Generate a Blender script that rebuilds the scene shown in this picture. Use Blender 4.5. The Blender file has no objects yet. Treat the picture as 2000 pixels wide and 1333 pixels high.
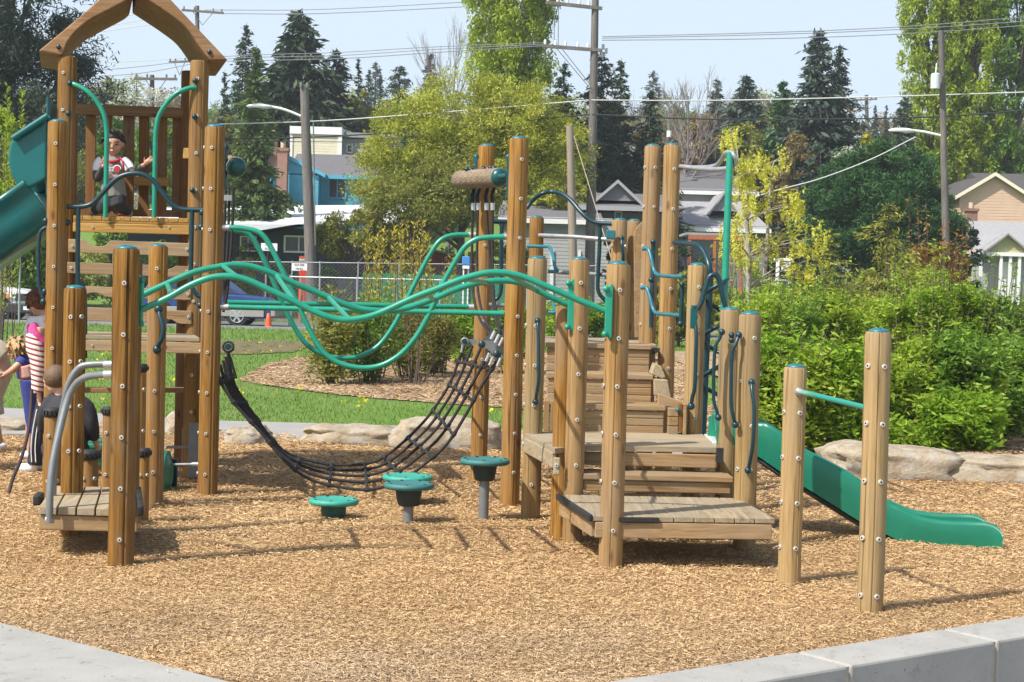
import bpy, math, random
import numpy as np
from mathutils import Vector, Matrix, noise
random.seed(7)
SC = bpy.context.scene
COL = SC.collection
# ------------------------------------------------------------------ camera
EYE = 1.85
FPX = 3200.0
PITCH = math.atan(101.5/FPX)
ROLL = math.radians(1.5)
cf = Vector((0, math.cos(PITCH), -math.sin(PITCH)))
r0 = Vector((1, 0, 0)); u0 = Vector((0, math.sin(PITCH), math.cos(PITCH)))
cR = r0*math.cos(ROLL)+u0*math.sin(ROLL)
cU = -r0*math.sin(ROLL)+u0*math.cos(ROLL)
def ray(px, py):
    return cf*FPX + cR*(px-1000) - cU*(py-666.5)
def W(px, py, Y):
    d = ray(px, py); t = Y/d.y
    return Vector((0, 0, EYE)) + d*t
def Gd(px, py, z=0.0):
    d = ray(px, py); t = (z-EYE)/d.z
    return Vector((0, 0, EYE)) + d*t
def TP(l):
    return [W(*p) for p in l]
camd = bpy.data.cameras.new('camera'); cam = bpy.data.objects.new('camera', camd); COL.objects.link(cam)
camd.sensor_width = 36; camd.lens = FPX/2000*36; camd.clip_start = 0.1; camd.clip_end = 3000
m = Matrix((cR, cU, -cf)).transposed().to_4x4(); m.translation = Vector((0, 0, EYE)); cam.matrix_world = m
SC.camera = cam
# ------------------------------------------------------------------ geometry builder
def catmull(pts, res):
    P = [Vector(p) for p in pts]
    if len(P) < 3 or res < 2: return P
    out = []
    for i in range(len(P)-1):
        p0 = P[i-1] if i > 0 else P[i]*2-P[i+1]
        p1 = P[i]; p2 = P[i+1]
        p3 = P[i+2] if i+2 < len(P) else P[i+1]*2-P[i]
        for k in range(res):
            t = k/res
            out.append(0.5*((2*p1)+(p2-p0)*t+(2*p0-5*p1+4*p2-p3)*t*t+(3*p1-p0-3*p2+p3)*t**3))
    out.append(P[-1])
    return out
class Geo:
    def __init__(s): s.V = []; s.F = []; s.M = []; s.S = []
    def add(s, vs, fs, m=0, sm=False):
        b = len(s.V); s.V += [Vector(v) for v in vs]
        for f in fs:
            s.F.append([i+b for i in f]); s.M.append(m); s.S.append(sm)
        return s
    def box(s, c, size, R=None, m=0):
        c = Vector(c); hx, hy, hz = [a/2 for a in size]
        vs = [Vector((x*hx, y*hy, z*hz)) for x in (-1, 1) for y in (-1, 1) for z in (-1, 1)]
        if R is not None: vs = [R@v for v in vs]
        return s.add([v+c for v in vs], [(0, 1, 3, 2), (4, 6, 7, 5), (0, 4, 5, 1), (2, 3, 7, 6), (0, 2, 6, 4), (1, 5, 7, 3)], m)
    def beam(s, p0, p1, w, h, up=(0, 0, 1), m=0):
        p0 = Vector(p0); p1 = Vector(p1); d = p1-p0; L = d.length; d.normalize()
        up = Vector(up); x = d.cross(up).normalized(); z = x.cross(d).normalized()
        R = Matrix((x, d, z)).transposed()
        return s.box((p0+p1)/2, (w, L, h), R, m)
    def cyl(s, p0, p1, ra, rb=None, n=16, m=0, sm=True, cap=True):
        return s.tube([p0, p1], [ra, ra if rb is None else rb], n, m, 1, sm, cap)
    def tube(s, pts, r, n=10, m=0, res=5, sm=True, cap=True):
        if res > 1 and len(pts) > 2:
            k0 = len(pts); P = catmull(pts, res)
            if not isinstance(r, (int, float)):
                r = [np.interp(i/res, range(k0), r) for i in range(len(P))]
        else: P = [Vector(p) for p in pts]
        if isinstance(r, (int, float)): r = [r]*len(P)
        T = []
        for i in range(len(P)):
            t = P[min(i+1, len(P)-1)]-P[max(i-1, 0)]
            T.append(t.normalized() if t.length > 1e-9 else Vector((0, 0, 1)))
        a = T[0].orthogonal().normalized()
        vs = []; fs = []
        for i, p in enumerate(P):
            a = (a-T[i]*a.dot(T[i]))
            a = a.normalized() if a.length > 1e-6 else T[i].orthogonal().normalized()
            b = T[i].cross(a)
            for k in range(n):
                th = 2*math.pi*k/n
                vs.append(p+(a*math.cos(th)+b*math.sin(th))*r[i])
        for i in range(len(P)-1):
            for k in range(n):
                k2 = (k+1) % n
                fs.append((i*n+k, i*n+k2, (i+1)*n+k2, (i+1)*n+k))
        s.add(vs, fs, m, sm)
        if cap:
            s.add(vs[:n], [tuple(range(n-1, -1, -1))], m, False); s.add(vs[-n:], [tuple(range(n))], m, False)
        return s
    def ball(s, c, r, sc=(1, 1, 1), nu=12, nv=8, m=0, R=None):
        c = Vector(c); vs = []; fs = []
        for j in range(nv+1):
            ph = math.pi*j/nv
            for i in range(nu):
                th = 2*math.pi*i/nu
                v = Vector((math.sin(ph)*math.cos(th)*r*sc[0], math.sin(ph)*math.sin(th)*r*sc[1], math.cos(ph)*r*sc[2]))
                vs.append((R@v if R is not None else v)+c)
        for j in range(nv):
            for i in range(nu):
                i2 = (i+1) % nu
                fs.append((j*nu+i, (j+1)*nu+i, (j+1)*nu+i2, j*nu+i2))
        return s.add(vs, fs, m, True)
    def lathe(s, prof, base, n=24, m=0, sm=True):
        base = Vector(base); vs = []; fs = []
        for (r, z) in prof:
            for k in range(n):
                th = 2*math.pi*k/n
                vs.append(base+Vector((r*math.cos(th), r*math.sin(th), z)))
        for i in range(len(prof)-1):
            for k in range(n):
                k2 = (k+1) % n
                fs.append((i*n+k, i*n+k2, (i+1)*n+k2, (i+1)*n+k))
        return s.add(vs, fs, m, sm)
    def prism(s, poly, off, m=0):
        P = [Vector(p) for p in poly]; off = Vector(off); n = len(P)
        vs = P+[p+off for p in P]
        fs = [tuple(range(n)), tuple(range(2*n-1, n-1, -1))]+[(i, i+n, (i+1) % n+n, (i+1) % n) for i in range(n)]
        return s.add(vs, fs, m)
    def quad(s, a, b, c, d, m=0): return s.add([a, b, c, d], [(0, 1, 2, 3)], m)
def setp(o, label=None, cat=None, group=None, kind=None):
    if label: o['label'] = label
    if cat: o['category'] = cat
    if group: o['group'] = group
    if kind: o['kind'] = kind
    return o
def root(name, label, cat, loc=(0, 0, 0), group=None):
    o = bpy.data.objects.new(name, None); COL.objects.link(o); o.location = loc
    o.empty_display_size = 0.2
    return setp(o, label, cat, group)
def wloc(o):
    l = Vector((0, 0, 0))
    while o is not None: l += o.location; o = o.parent
    return l
def obj(name, g, mats, parent=None, loc=None, bevel=None, label=None, cat=None, group=None, kind=None, fix=True):
    L = wloc(parent) if parent is not None else Vector(loc if loc is not None else (0, 0, 0))
    me = bpy.data.meshes.new(name)
    me.from_pydata([tuple(v-L) for v in g.V], [], g.F)
    if not isinstance(mats, (list, tuple)): mats = [mats]
    for mm in mats: me.materials.append(mm)
    me.polygons.foreach_set('material_index', g.M); me.polygons.foreach_set('use_smooth', g.S)
    if fix:
        import bmesh
        bm = bmesh.new(); bm.from_mesh(me); bmesh.ops.recalc_face_normals(bm, faces=bm.faces); bm.to_mesh(me); bm.free()
    me.update()
    o = bpy.data.objects.new(name, me); COL.objects.link(o)
    if parent is not None: o.parent = parent
    else: o.location = L
    if bevel:
        b = o.modifiers.new('bevel', 'BEVEL'); b.width = bevel; b.segments = 2; b.limit_method = 'ANGLE'; b.angle_limit = math.radians(40)
    return setp(o, label, cat, group, kind)
def dup(r, loc, rz=0.0, sc=1.0, label=None, group=None):
    c = r.copy(); COL.objects.link(c); c.location = loc; c.rotation_euler = (0, 0, rz); c.scale = sc if isinstance(sc, tuple) else (sc, sc, sc)
    if label: c['label'] = label
    if group: c['group'] = group
    for ch in list(r.children):
        d = ch.copy(); COL.objects.link(d); d.parent = c
        for g2 in list(ch.children):
            e = g2.copy(); COL.objects.link(e); e.parent = d
    return c
# ------------------------------------------------------------------ materials
def newmat(name):
    m = bpy.data.materials.new(name); m.use_nodes = True
    nt = m.node_tree; nt.nodes.clear()
    out = nt.nodes.new('ShaderNodeOutputMaterial'); b = nt.nodes.new('ShaderNodeBsdfPrincipled')
    nt.links.new(b.outputs[0], out.inputs[0])
    return m, nt, b, out
def N(nt, t, **kw):
    n = nt.nodes.new(t)
    for k, v in kw.items():
        if k.startswith('i_'): n.inputs[k[2:].replace('_', ' ')].default_value = v
        else: setattr(n, k, v)
    return n
def ramp(nt, fac, stops):
    r = nt.nodes.new('ShaderNodeValToRGB'); e = r.color_ramp.elements
    while len(e) < len(stops): e.new(0.5)
    for i, (p, c) in enumerate(stops):
        e[i].position = p; e[i].color = (c[0], c[1], c[2], 1)
    nt.links.new(fac, r.inputs[0]); return r.outputs[0]
def coords(nt, scale, use='Object', rot=(0, 0, 0)):
    tc = nt.nodes.new('ShaderNodeTexCoord'); mp = nt.nodes.new('ShaderNodeMapping')
    mp.inputs['Scale'].default_value = scale; mp.inputs['Rotation'].default_value = rot
    nt.links.new(tc.outputs[use], mp.inputs[0]); return mp.outputs[0]
def noise_t(nt, vec, sc, det=4, rough=0.55, dist=0.0):
    n = nt.nodes.new('ShaderNodeTexNoise'); n.inputs['Scale'].default_value = sc; n.inputs['Detail'].default_value = det
    n.inputs['Roughness'].default_value = rough; n.inputs['Distortion'].default_value = dist
    nt.links.new(vec, n.inputs['Vector']); return n.outputs['Fac']
def mix(nt, fac, a, b, mode='MIX'):
    n = nt.nodes.new('ShaderNodeMix'); n.data_type = 'RGBA'; n.blend_type = mode
    for sock, v in ((n.inputs[0], fac), (n.inputs[6], a), (n.inputs[7], b)):
        if isinstance(v, (int, float)): sock.default_value = v
        elif isinstance(v, (tuple, list)): sock.default_value = (v[0], v[1], v[2], 1)
        else: nt.links.new(v, sock)
    return n.outputs[2]
def math_n(nt, op, a, b=0.0):
    n = nt.nodes.new('ShaderNodeMath'); n.operation = op
    for s, v in ((n.inputs[0], a), (n.inputs[1], b)):
        if isinstance(v, (int, float)): s.default_value = v
        else: nt.links.new(v, s)
    return n.outputs[0]
def bump(nt, b, h, st=0.3, dist=0.01):
    n = nt.nodes.new('ShaderNodeBump'); n.inputs['Strength'].default_value = st; n.inputs['Distance'].default_value = dist
    nt.links.new(h, n.inputs['Height']); nt.links.new(n.outputs[0], b.inputs['Normal'])
def simple(name, col, rough=0.5, metal=0.0, var=0.0, vs=6.0, bmp=0.0, bs=80.0, spec=0.5):
    m, nt, b, out = newmat(name)
    b.inputs['Roughness'].default_value = rough; b.inputs['Metallic'].default_value = metal
    b.inputs['Specular IOR Level'].default_value = spec
    v = coords(nt, (1, 1, 1))
    if var > 0:
        f = noise_t(nt, v, vs, 5, 0.6)
        c = ramp(nt, f, [(0.3, [x*(1-var) for x in col]), (0.7, [min(1, x*(1+var)) for x in col])])
        nt.links.new(c, b.inputs['Base Color'])
    else: b.inputs['Base Color'].default_value = (*col, 1)
    if bmp > 0: bump(nt, b, noise_t(nt, v, bs, 4), bmp, 0.01)
    return m
def wood(name, c_dark, c_mid, c_light, axis=2, sc=1.0, crack=0.5, grey=None, rough=0.75):
    m, nt, b, out = newmat(name); b.inputs['Roughness'].default_value = rough
    b.inputs['Specular IOR Level'].default_value = 0.25
    def S(a, l):
        s = [a, a, a]; s[axis] = l; return tuple(s)
    oi = nt.nodes.new('ShaderNodeObjectInfo')
    off = nt.nodes.new('ShaderNodeCombineXYZ')
    rv = math_n(nt, 'MULTIPLY', oi.outputs['Random'], 37.0); nt.links.new(rv, off.inputs[0]); nt.links.new(rv, off.inputs[2])
    def cc(s):
        tc = nt.nodes.new('ShaderNodeTexCoord'); ad = nt.nodes.new('ShaderNodeVectorMath'); ad.operation = 'ADD'
        nt.links.new(tc.outputs['Object'], ad.inputs[0]); nt.links.new(off.outputs[0], ad.inputs[1])
        mp = nt.nodes.new('ShaderNodeMapping'); mp.inputs['Scale'].default_value = s
        nt.links.new(ad.outputs[0], mp.inputs[0]); return mp.outputs[0]
    g1 = noise_t(nt, cc(S(14*sc, 0.7*sc)), 1.6, 5, 0.6, 1.2)
    g2 = noise_t(nt, cc(S(60*sc, 2.2*sc)), 1.5, 3, 0.6)
    g3 = noise_t(nt, cc(S(2.2, 1.0)), 1.2, 3, 0.5)
    c = ramp(nt, g1, [(0.32, c_dark), (0.5, c_mid), (0.68, c_light)])
    c = mix(nt, 0.38, c, ramp(nt, g2, [(0.35, c_dark), (0.65, c_light)]))
    c = mix(nt, math_n(nt, 'MULTIPLY', ramp(nt, g3, [(0.4, (0, 0, 0)), (0.62, (1, 1, 1))]), 0.45), c, grey or [x*0.75 for x in c_mid])
    # drying cracks
    ck = noise_t(nt, cc(S(30*sc, 0.55*sc)), 1.0, 2, 0.5, 0.6)
    ckr = ramp(nt, ck, [(0.66, (0, 0, 0)), (0.70, (1, 1, 1))])
    c = mix(nt, math_n(nt, 'MULTIPLY', ckr, crack), c, [x*0.35 for x in c_dark])
    # knots
    vo = nt.nodes.new('ShaderNodeTexVoronoi'); vo.inputs['Scale'].default_value = 1.0; nt.links.new(cc(S(5.5, 2.1)), vo.inputs['Vector'])
    kr = ramp(nt, vo.outputs['Distance'], [(0.05, (1, 1, 1)), (0.13, (0, 0, 0))])
    c = mix(nt, math_n(nt, 'MULTIPLY', kr, 0.75), c, [x*0.55 for x in c_dark])
    # grey weathered stretches
    g4 = noise_t(nt, cc(S(3.0, 0.9)), 1.0, 5, 0.65)
    c = mix(nt, math_n(nt, 'MULTIPLY', ramp(nt, g4, [(0.52, (0, 0, 0)), (0.66, (1, 1, 1))]), 0.38), c, (0.25, 0.205, 0.15))
    # per object brightness shift
    hsv = nt.nodes.new('ShaderNodeHueSaturation'); nt.links.new(c, hsv.inputs['Color'])
    nt.links.new(math_n(nt, 'ADD', math_n(nt, 'MULTIPLY', oi.outputs['Random'], 0.26), 0.87), hsv.inputs['Value'])
    nt.links.new(hsv.outputs[0], b.inputs['Base Color'])
    h = math_n(nt, 'ADD', g2, math_n(nt, 'MULTIPLY', ckr, -0.6))
    bump(nt, b, h, 0.35, 0.004)
    return m
def leafmat(name, dark, mid, light, trans=0.35, rough=0.5, spec=0.3):
    m, nt, b, out = newmat(name)
    at = nt.nodes.new('ShaderNodeAttribute'); at.attribute_name = 'tint'
    c = ramp(nt, at.outputs['Fac'], [(0.0, dark), (0.5, mid), (1.0, light)])
    nt.links.new(c, b.inputs['Base Color']); b.inputs['Roughness'].default_value = rough
    b.inputs['Specular IOR Level'].default_value = spec
    tr = nt.nodes.new('ShaderNodeBsdfTranslucent'); nt.links.new(c, tr.inputs[0])
    ms = nt.nodes.new('ShaderNodeMixShader'); ms.inputs[0].default_value = trans
    nt.links.new(b.outputs[0], ms.inputs[1]); nt.links.new(tr.outputs[0], ms.inputs[2]); nt.links.new(ms.outputs[0], out.inputs[0])
    return m
MT = {}
MT['honey'] = wood('wood_honey', (0.103, 0.039, 0.004), (0.265, 0.122, 0.018), (0.391, 0.211, 0.046), 2, crack=0.75, grey=(0.251, 0.164, 0.081))
MT['honey_dark'] = wood('wood_honey_dark', (0.055, 0.020, 0.004), (0.200, 0.088, 0.010), (0.362, 0.186, 0.034), 2, crack=0.95, grey=(0.180, 0.102, 0.033))
MT['tan'] = wood('wood_tan', (0.162, 0.079, 0.019), (0.313, 0.179, 0.060), (0.420, 0.268, 0.112), 2, crack=0.6, grey=(0.300, 0.208, 0.112))
MT['pale'] = wood('wood_pale', (0.203, 0.116, 0.034), (0.348, 0.226, 0.090), (0.437, 0.302, 0.144), 2, crack=0.65, grey=(0.295, 0.231, 0.138))
for ax, k in ((0, 'x'), (1, 'y')):
    MT['board_'+k] = wood('wood_board_'+k, (0.176, 0.097, 0.038), (0.314, 0.201, 0.092), (0.408, 0.275, 0.142), ax, crack=0.35, grey=(0.281, 0.222, 0.153))
    MT['plank_'+k] = wood('wood_plank_'+k, (0.221, 0.163, 0.092), (0.355, 0.279, 0.173), (0.451, 0.369, 0.246), ax, crack=0.35, grey=(0.292, 0.257, 0.199))
    MT['warm_'+k] = wood('wood_warm_'+k, (0.226, 0.107, 0.018), (0.403, 0.225, 0.056), (0.522, 0.334, 0.116), ax, crack=0.3)
MT['beam'] = wood('wood_beam', (0.133, 0.063, 0.025), (0.265, 0.143, 0.064), (0.352, 0.211, 0.109), 0, sc=0.7, crack=0.2)
MT['slat'] = wood('wood_slat', (0.109, 0.045, 0.012), (0.209, 0.099, 0.033), (0.283, 0.143, 0.050), 2, crack=0.2)
MT['green'] = simple('green_paint', (0.014, 0.255, 0.165), 0.30, 0, 0.14, 9)
MT['teal'] = simple('teal_paint', (0.003, 0.075, 0.078), 0.32, 0, 0.15, 9)
MT['dteal'] = simple('dark_teal_paint', (0.004, 0.034, 0.046), 0.35, 0, 0.15, 9)
MT['lteal'] = simple('light_teal_paint', (0.02, 0.15, 0.20), 0.35, 0, 0.15, 9)
MT['cap'] = simple('cap_plastic', (0.022, 0.14, 0.17), 0.42, 0, 0.15, 20)
MT['slide'] = simple('slide_plastic', (0.008, 0.16, 0.098), 0.33, 0, 0.10, 3)
MT['hood'] = simple('hood_plastic', (0.004, 0.115, 0.115), 0.28, 0, 0.12, 3)
MT['podtop'] = simple('pod_top_plastic', (0.035, 0.30, 0.23), 0.55, 0, 0.12, 12)
MT['podtop2'] = simple('pod_top_dark', (0.03, 0.15, 0.145), 0.6, 0, 0.12, 12)
MT['podbase'] = simple('pod_base_plastic', (0.02, 0.085, 0.07), 0.6, 0, 0.15, 12)
MT['podbase2'] = simple('pod_base_dark', (0.018, 0.035, 0.032), 0.6, 0, 0.15, 12)
MT['galv'] = simple('galvanised_steel', (0.42, 0.43, 0.44), 0.42, 0.6, 0.15, 14)
MT['grail'] = simple('grey_rail_paint', (0.20, 0.215, 0.22), 0.4, 0.3, 0.1, 14)
MT['silver'] = simple('silver_sleeve', (0.55, 0.56, 0.57), 0.35, 0.7, 0.1, 14)
MT['bolt'] = simple('bolt_steel', (0.62, 0.60, 0.55), 0.35, 0.3)
MT['black'] = simple('black_rubber', (0.018, 0.018, 0.018), 0.7, 0, 0.3, 30, 0.3, 60)
MT['rope'] = simple('black_rope', (0.020, 0.017, 0.018), 0.8, 0, 0.35, 60, 0.6, 300)
MT['dark'] = simple('dark_hole', (0.01, 0.01, 0.01), 0.8)
MT['glass'] = simple('window_glass', (0.03, 0.035, 0.04), 0.08)
MT['white'] = simple('white_trim', (0.78, 0.78, 0.76), 0.5, 0, 0.05, 5)
MT['pole'] = wood('utility_pole_wood', (0.085, 0.075, 0.068), (0.15, 0.135, 0.125), (0.22, 0.20, 0.185), 2, sc=0.5, crack=0.4)
MT['polepale'] = wood('pale_pole_wood', (0.20, 0.16, 0.12), (0.30, 0.25, 0.19), (0.38, 0.33, 0.26), 2, sc=0.5, crack=0.4)
MT['bark'] = simple('bark', (0.10, 0.075, 0.055), 0.9, 0, 0.4, 12, 0.5, 30)
MT['barkpale'] = simple('pale_bark', (0.30, 0.27, 0.22), 0.9, 0, 0.3, 12, 0.5, 30)
MT['twig'] = simple('grey_twig', (0.20, 0.17, 0.15), 0.9, 0, 0.3, 12)
# leaves
MT['l_conifer'] = leafmat('needles_dark', (0.015, 0.033, 0.018), (0.035, 0.065, 0.030), (0.069, 0.106, 0.045), 0.15, 0.6)
MT['l_conifer2'] = leafmat('needles_blue', (0.027, 0.048, 0.035), (0.050, 0.081, 0.057), (0.094, 0.131, 0.088), 0.15, 0.6)
MT['l_pinegreen'] = leafmat('needles_green', (0.013, 0.050, 0.013), (0.033, 0.099, 0.024), (0.077, 0.176, 0.044), 0.2, 0.55)
MT['l_yellow'] = leafmat('leaf_yellow_green', (0.195, 0.221, 0.019), (0.390, 0.416, 0.039), (0.598, 0.598, 0.104), 0.4)
MT['l_lime'] = leafmat('leaf_lime', (0.156, 0.228, 0.012), (0.312, 0.408, 0.024), (0.504, 0.576, 0.060), 0.42)
MT['l_mid'] = leafmat('leaf_mid_green', (0.065, 0.143, 0.016), (0.143, 0.260, 0.026), (0.260, 0.416, 0.052), 0.4)
MT['l_bright'] = leafmat('leaf_bright_green', (0.10, 0.22, 0.012), (0.24, 0.40, 0.025), (0.43, 0.56, 0.07), 0.5)
MT['l_olive'] = leafmat('leaf_olive', (0.121, 0.142, 0.027), (0.257, 0.270, 0.047), (0.419, 0.419, 0.095), 0.4)
MT['l_brown'] = leafmat('leaf_brown_bud', (0.138, 0.098, 0.034), (0.230, 0.172, 0.063), (0.368, 0.299, 0.115), 0.3)
MT['l_catkin'] = leafmat('leaf_catkin', (0.40, 0.42, 0.04), (0.72, 0.70, 0.10), (0.85, 0.82, 0.25), 0.5)
MT['l_forsythia'] = leafmat('leaf_forsythia', (0.28, 0.24, 0.02), (0.52, 0.44, 0.035), (0.68, 0.60, 0.09), 0.4)
MT['l_white'] = leafmat('blossom_white', (0.35, 0.38, 0.22), (0.60, 0.60, 0.50), (0.80, 0.80, 0.76), 0.35)
MT['l_red'] = leafmat('leaf_red_tip', (0.14, 0.06, 0.02), (0.28, 0.13, 0.04), (0.36, 0.26, 0.06), 0.35)
MT['l_thicket'] = leafmat('leaf_thicket', (0.146, 0.246, 0.020), (0.291, 0.426, 0.034), (0.493, 0.605, 0.078), 0.5)
MT['l_conifer3'] = leafmat('needles_mid', (0.035, 0.075, 0.018), (0.08, 0.135, 0.035), (0.16, 0.22, 0.06), 0.25, 0.55)
MT['l_grass'] = leafmat('grass_blade', (0.06, 0.13, 0.012), (0.12, 0.24, 0.022), (0.22, 0.34, 0.05), 0.4)
MT['l_chip'] = leafmat('wood_chip', (0.30, 0.175, 0.075), (0.53, 0.35, 0.17), (0.69, 0.50, 0.28), 0.0, 0.8, 0.2)
MT['l_mulch'] = leafmat('mulch_chip', (0.18, 0.10, 0.05), (0.37, 0.25, 0.135), (0.58, 0.44, 0.28), 0.0, 0.8, 0.2)
MT['l_dand'] = leafmat('dandelion', (0.55, 0.42, 0.01), (0.75, 0.62, 0.02), (0.85, 0.75, 0.03), 0.2)
# ------------------------------------------------------------------ numpy leaf clouds
def leafmesh(name, C, size, tint, mat, up=None, asp=1.0, flat=0.0, rng=None, dirs=None, parent=None, label=None, cat=None, kind=None, group=None):
    """C (n,3) centres; size (n,) ; tint (n,); dirs (n,3) optional long axis"""
    rng = rng or np.random.default_rng(1); n = len(C)
    if dirs is None:
        dirs = rng.normal(size=(n, 3)); dirs[:, 2] *= (1-flat)
    dirs = dirs/np.linalg.norm(dirs, axis=1)[:, None]
    o = rng.normal(size=(n, 3))
    if flat > 0: o[:, 2] *= (1-flat)
    s = np.cross(dirs, o); s /= (np.linalg.norm(s, axis=1)[:, None]+1e-9)
    L = size[:, None]*0.5; w = L*asp
    V = np.empty((n, 4, 3), np.float32)
    V[:, 0] = C-dirs*L; V[:, 1] = C+s*w*0.55-dirs*L*0.1; V[:, 2] = C+dirs*L; V[:, 3] = C-s*w*0.55-dirs*L*0.1
    me = bpy.data.meshes.new(name)
    me.vertices.add(n*4); me.vertices.foreach_set('co', V.reshape(-1))
    me.loops.add(n*4); me.loops.foreach_set('vertex_index', np.arange(n*4, dtype=np.int32))
    me.polygons.add(n); me.polygons.foreach_set('loop_start', np.arange(0, n*4, 4, dtype=np.int32))
    me.update(calc_edges=True)
    a = me.attributes.new('tint', 'FLOAT', 'POINT'); a.data.foreach_set('value', np.repeat(np.clip(tint, 0, 1), 4).astype(np.float32))
    me.materials.append(mat)
    o2 = bpy.data.objects.new(name, me); COL.objects.link(o2)
    if parent is not None: o2.parent = parent
    return setp(o2, label, cat, group, kind)
# ------------------------------------------------------------------ world and light
SUN_EL = math.radians(50)
sdx, sdy = -0.80, -0.60            # horizontal direction towards the sun (front-left of the camera)
wd = bpy.data.worlds.new('World'); SC.world = wd; wd.use_nodes = True
nt = wd.node_tree; bg = nt.nodes['Background']
sky = nt.nodes.new('ShaderNodeTexSky'); sky.sky_type = 'NISHITA'; sky.sun_disc = False
sky.sun_elevation = SUN_EL; sky.sun_rotation = math.atan2(sdx, sdy)
sky.altitude = 0; sky.air_density = 1.0; sky.dust_density = 2.5; sky.ozone_density = 1.2
hz = nt.nodes.new('ShaderNodeMix'); hz.data_type = 'RGBA'; hz.inputs[0].default_value = 0.75; hz.inputs[7].default_value = (4.9, 5.75, 6.6, 1)
tcw = nt.nodes.new('ShaderNodeTexCoord'); spw = nt.nodes.new('ShaderNodeSeparateXYZ'); nt.links.new(tcw.outputs['Generated'], spw.inputs[0])
mrw = nt.nodes.new('ShaderNodeMapRange'); mrw.inputs[1].default_value = 0.18; mrw.inputs[2].default_value = 0.60; mrw.inputs[3].default_value = 0.80; mrw.inputs[4].default_value = 0.05; nt.links.new(spw.outputs[2], mrw.inputs[0]); nt.links.new(mrw.outputs[0], hz.inputs[0])
nt.links.new(sky.outputs[0], hz.inputs[6]); nt.links.new(hz.outputs[2], bg.inputs[0]); bg.inputs[1].default_value = 0.13
sl = bpy.data.lights.new('sun', 'SUN'); sl.energy = 5.0; sl.angle = math.radians(0.53); sl.color = (1.0, 0.955, 0.88)
so = bpy.data.objects.new('sun', sl); COL.objects.link(so)
tos = Vector((sdx*math.cos(SUN_EL), sdy*math.cos(SUN_EL), math.sin(SUN_EL)))
so.rotation_euler = tos.to_track_quat('Z', 'Y').to_euler(); so.location = (-20, -20, 30)
SC.view_settings.view_transform = 'Standard'; SC.view_settings.look = 'None'; SC.view_settings.gamma = 1
SC.view_settings.exposure = 0.40
SC.view_settings.use_curve_mapping = False

# ------------------------------------------------------------------ terrain
def Hgt(x, y):
    yy = [-50, 16.5, 19, 24, 58, 63, 66, 76, 92, 108, 130, 180, 250, 330, 420, 900]
    zz = [-0.45, -0.45, -0.02, 0.0, 0.28, 0.28, 0.34, 1.0, 2.4, 4.6, 7.0, 13.5, 21.0, 26.0, 28.0, 28.0]
    h = float(np.interp(y, yy, zz))
    if y > 17 and x > 2.0:
        t = min(1, max(0, (y-17.5)/6.0))*min(1, (x-2.0)/2.5)*min(1, max(0, (45-y)/15.0))
        h += 0.22*t*t*(3-2*t)
    if y > 100: h += 2.2*noise.noise((x*0.012, y*0.012, 0.3))
    return h
def sheet(name, xs, ys, zf, mat, keep=None, kind='structure', label=None):
    g = Geo(); nx = len(xs); ny = len(ys)
    vs = [(x, y, zf(x, y)) for y in ys for x in xs]
    fs = []
    for j in range(ny-1):
        for i in range(nx-1):
            if keep is None or keep((xs[i]+xs[i+1])/2, (ys[j]+ys[j+1])/2):
                fs.append((j*nx+i, j*nx+i+1, (j+1)*nx+i+1, (j+1)*nx+i))
    g.add(vs, fs, 0, True)
    return obj(name, g, mat, kind=kind, fix=False)
# grass material for the ground sheet
m, nt, b, out = newmat('lawn'); b.inputs['Roughness'].default_value = 0.9
v = coords(nt, (1, 1, 1))
f1 = noise_t(nt, v, 0.35, 4); f2 = noise_t(nt, v, 14, 5, 0.7)
c = ramp(nt, f2, [(0.3, (0.07, 0.13, 0.014)), (0.55, (0.12, 0.21, 0.024)), (0.75, (0.20, 0.29, 0.05))])
c = mix(nt, ramp(nt, f1, [(0.45, (0, 0, 0)), (0.7, (0.5, 0.5, 0.5))]), c, (0.17, 0.20, 0.055))
nt.links.new(c, b.inputs['Base Color']); bump(nt, b, f2, 0.5, 0.05); MT['lawn'] = m
# hillside undergrowth on the far part of the same sheet is covered by trees
xs = list(np.linspace(-300, 300, 61)); ys = [-50, -20, 0, 8, 16.5, 17.5, 19, 20, 22, 24, 28, 32, 36, 40, 46, 52, 58, 60, 63, 66, 70, 76, 84, 92, 100, 108, 118, 130, 145, 160, 180, 200, 225, 250, 290, 330, 420, 500]
sheet('ground', sorted(set(xs+list(np.arange(-30, 30, 1.0)))), ys, lambda x, y: Hgt(x, y), MT['lawn'])

# playground surface
def zchip(x, y):
    z = 0.032*noise.noise((x*0.9, y*0.9, 1.7))+0.014*noise.noise((x*3.1, y*3.1, 4.7))
    return z
pA0 = Gd(0, 1228); pA1 = Gd(400, 1333)      # edge of the concrete path, bottom left
cB0 = Gd(1350, 1310, 0.03); cB1 = Gd(2000, 1207, 0.03)   # back edge of the kerb, bottom right
dA = (pA1-pA0).normalized(); dB = (cB1-cB0).normalized()
def side(p, o, d): return (p[0]-o[0])*d[1]-(p[1]-o[1])*d[0]     # >0 : camera side
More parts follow.
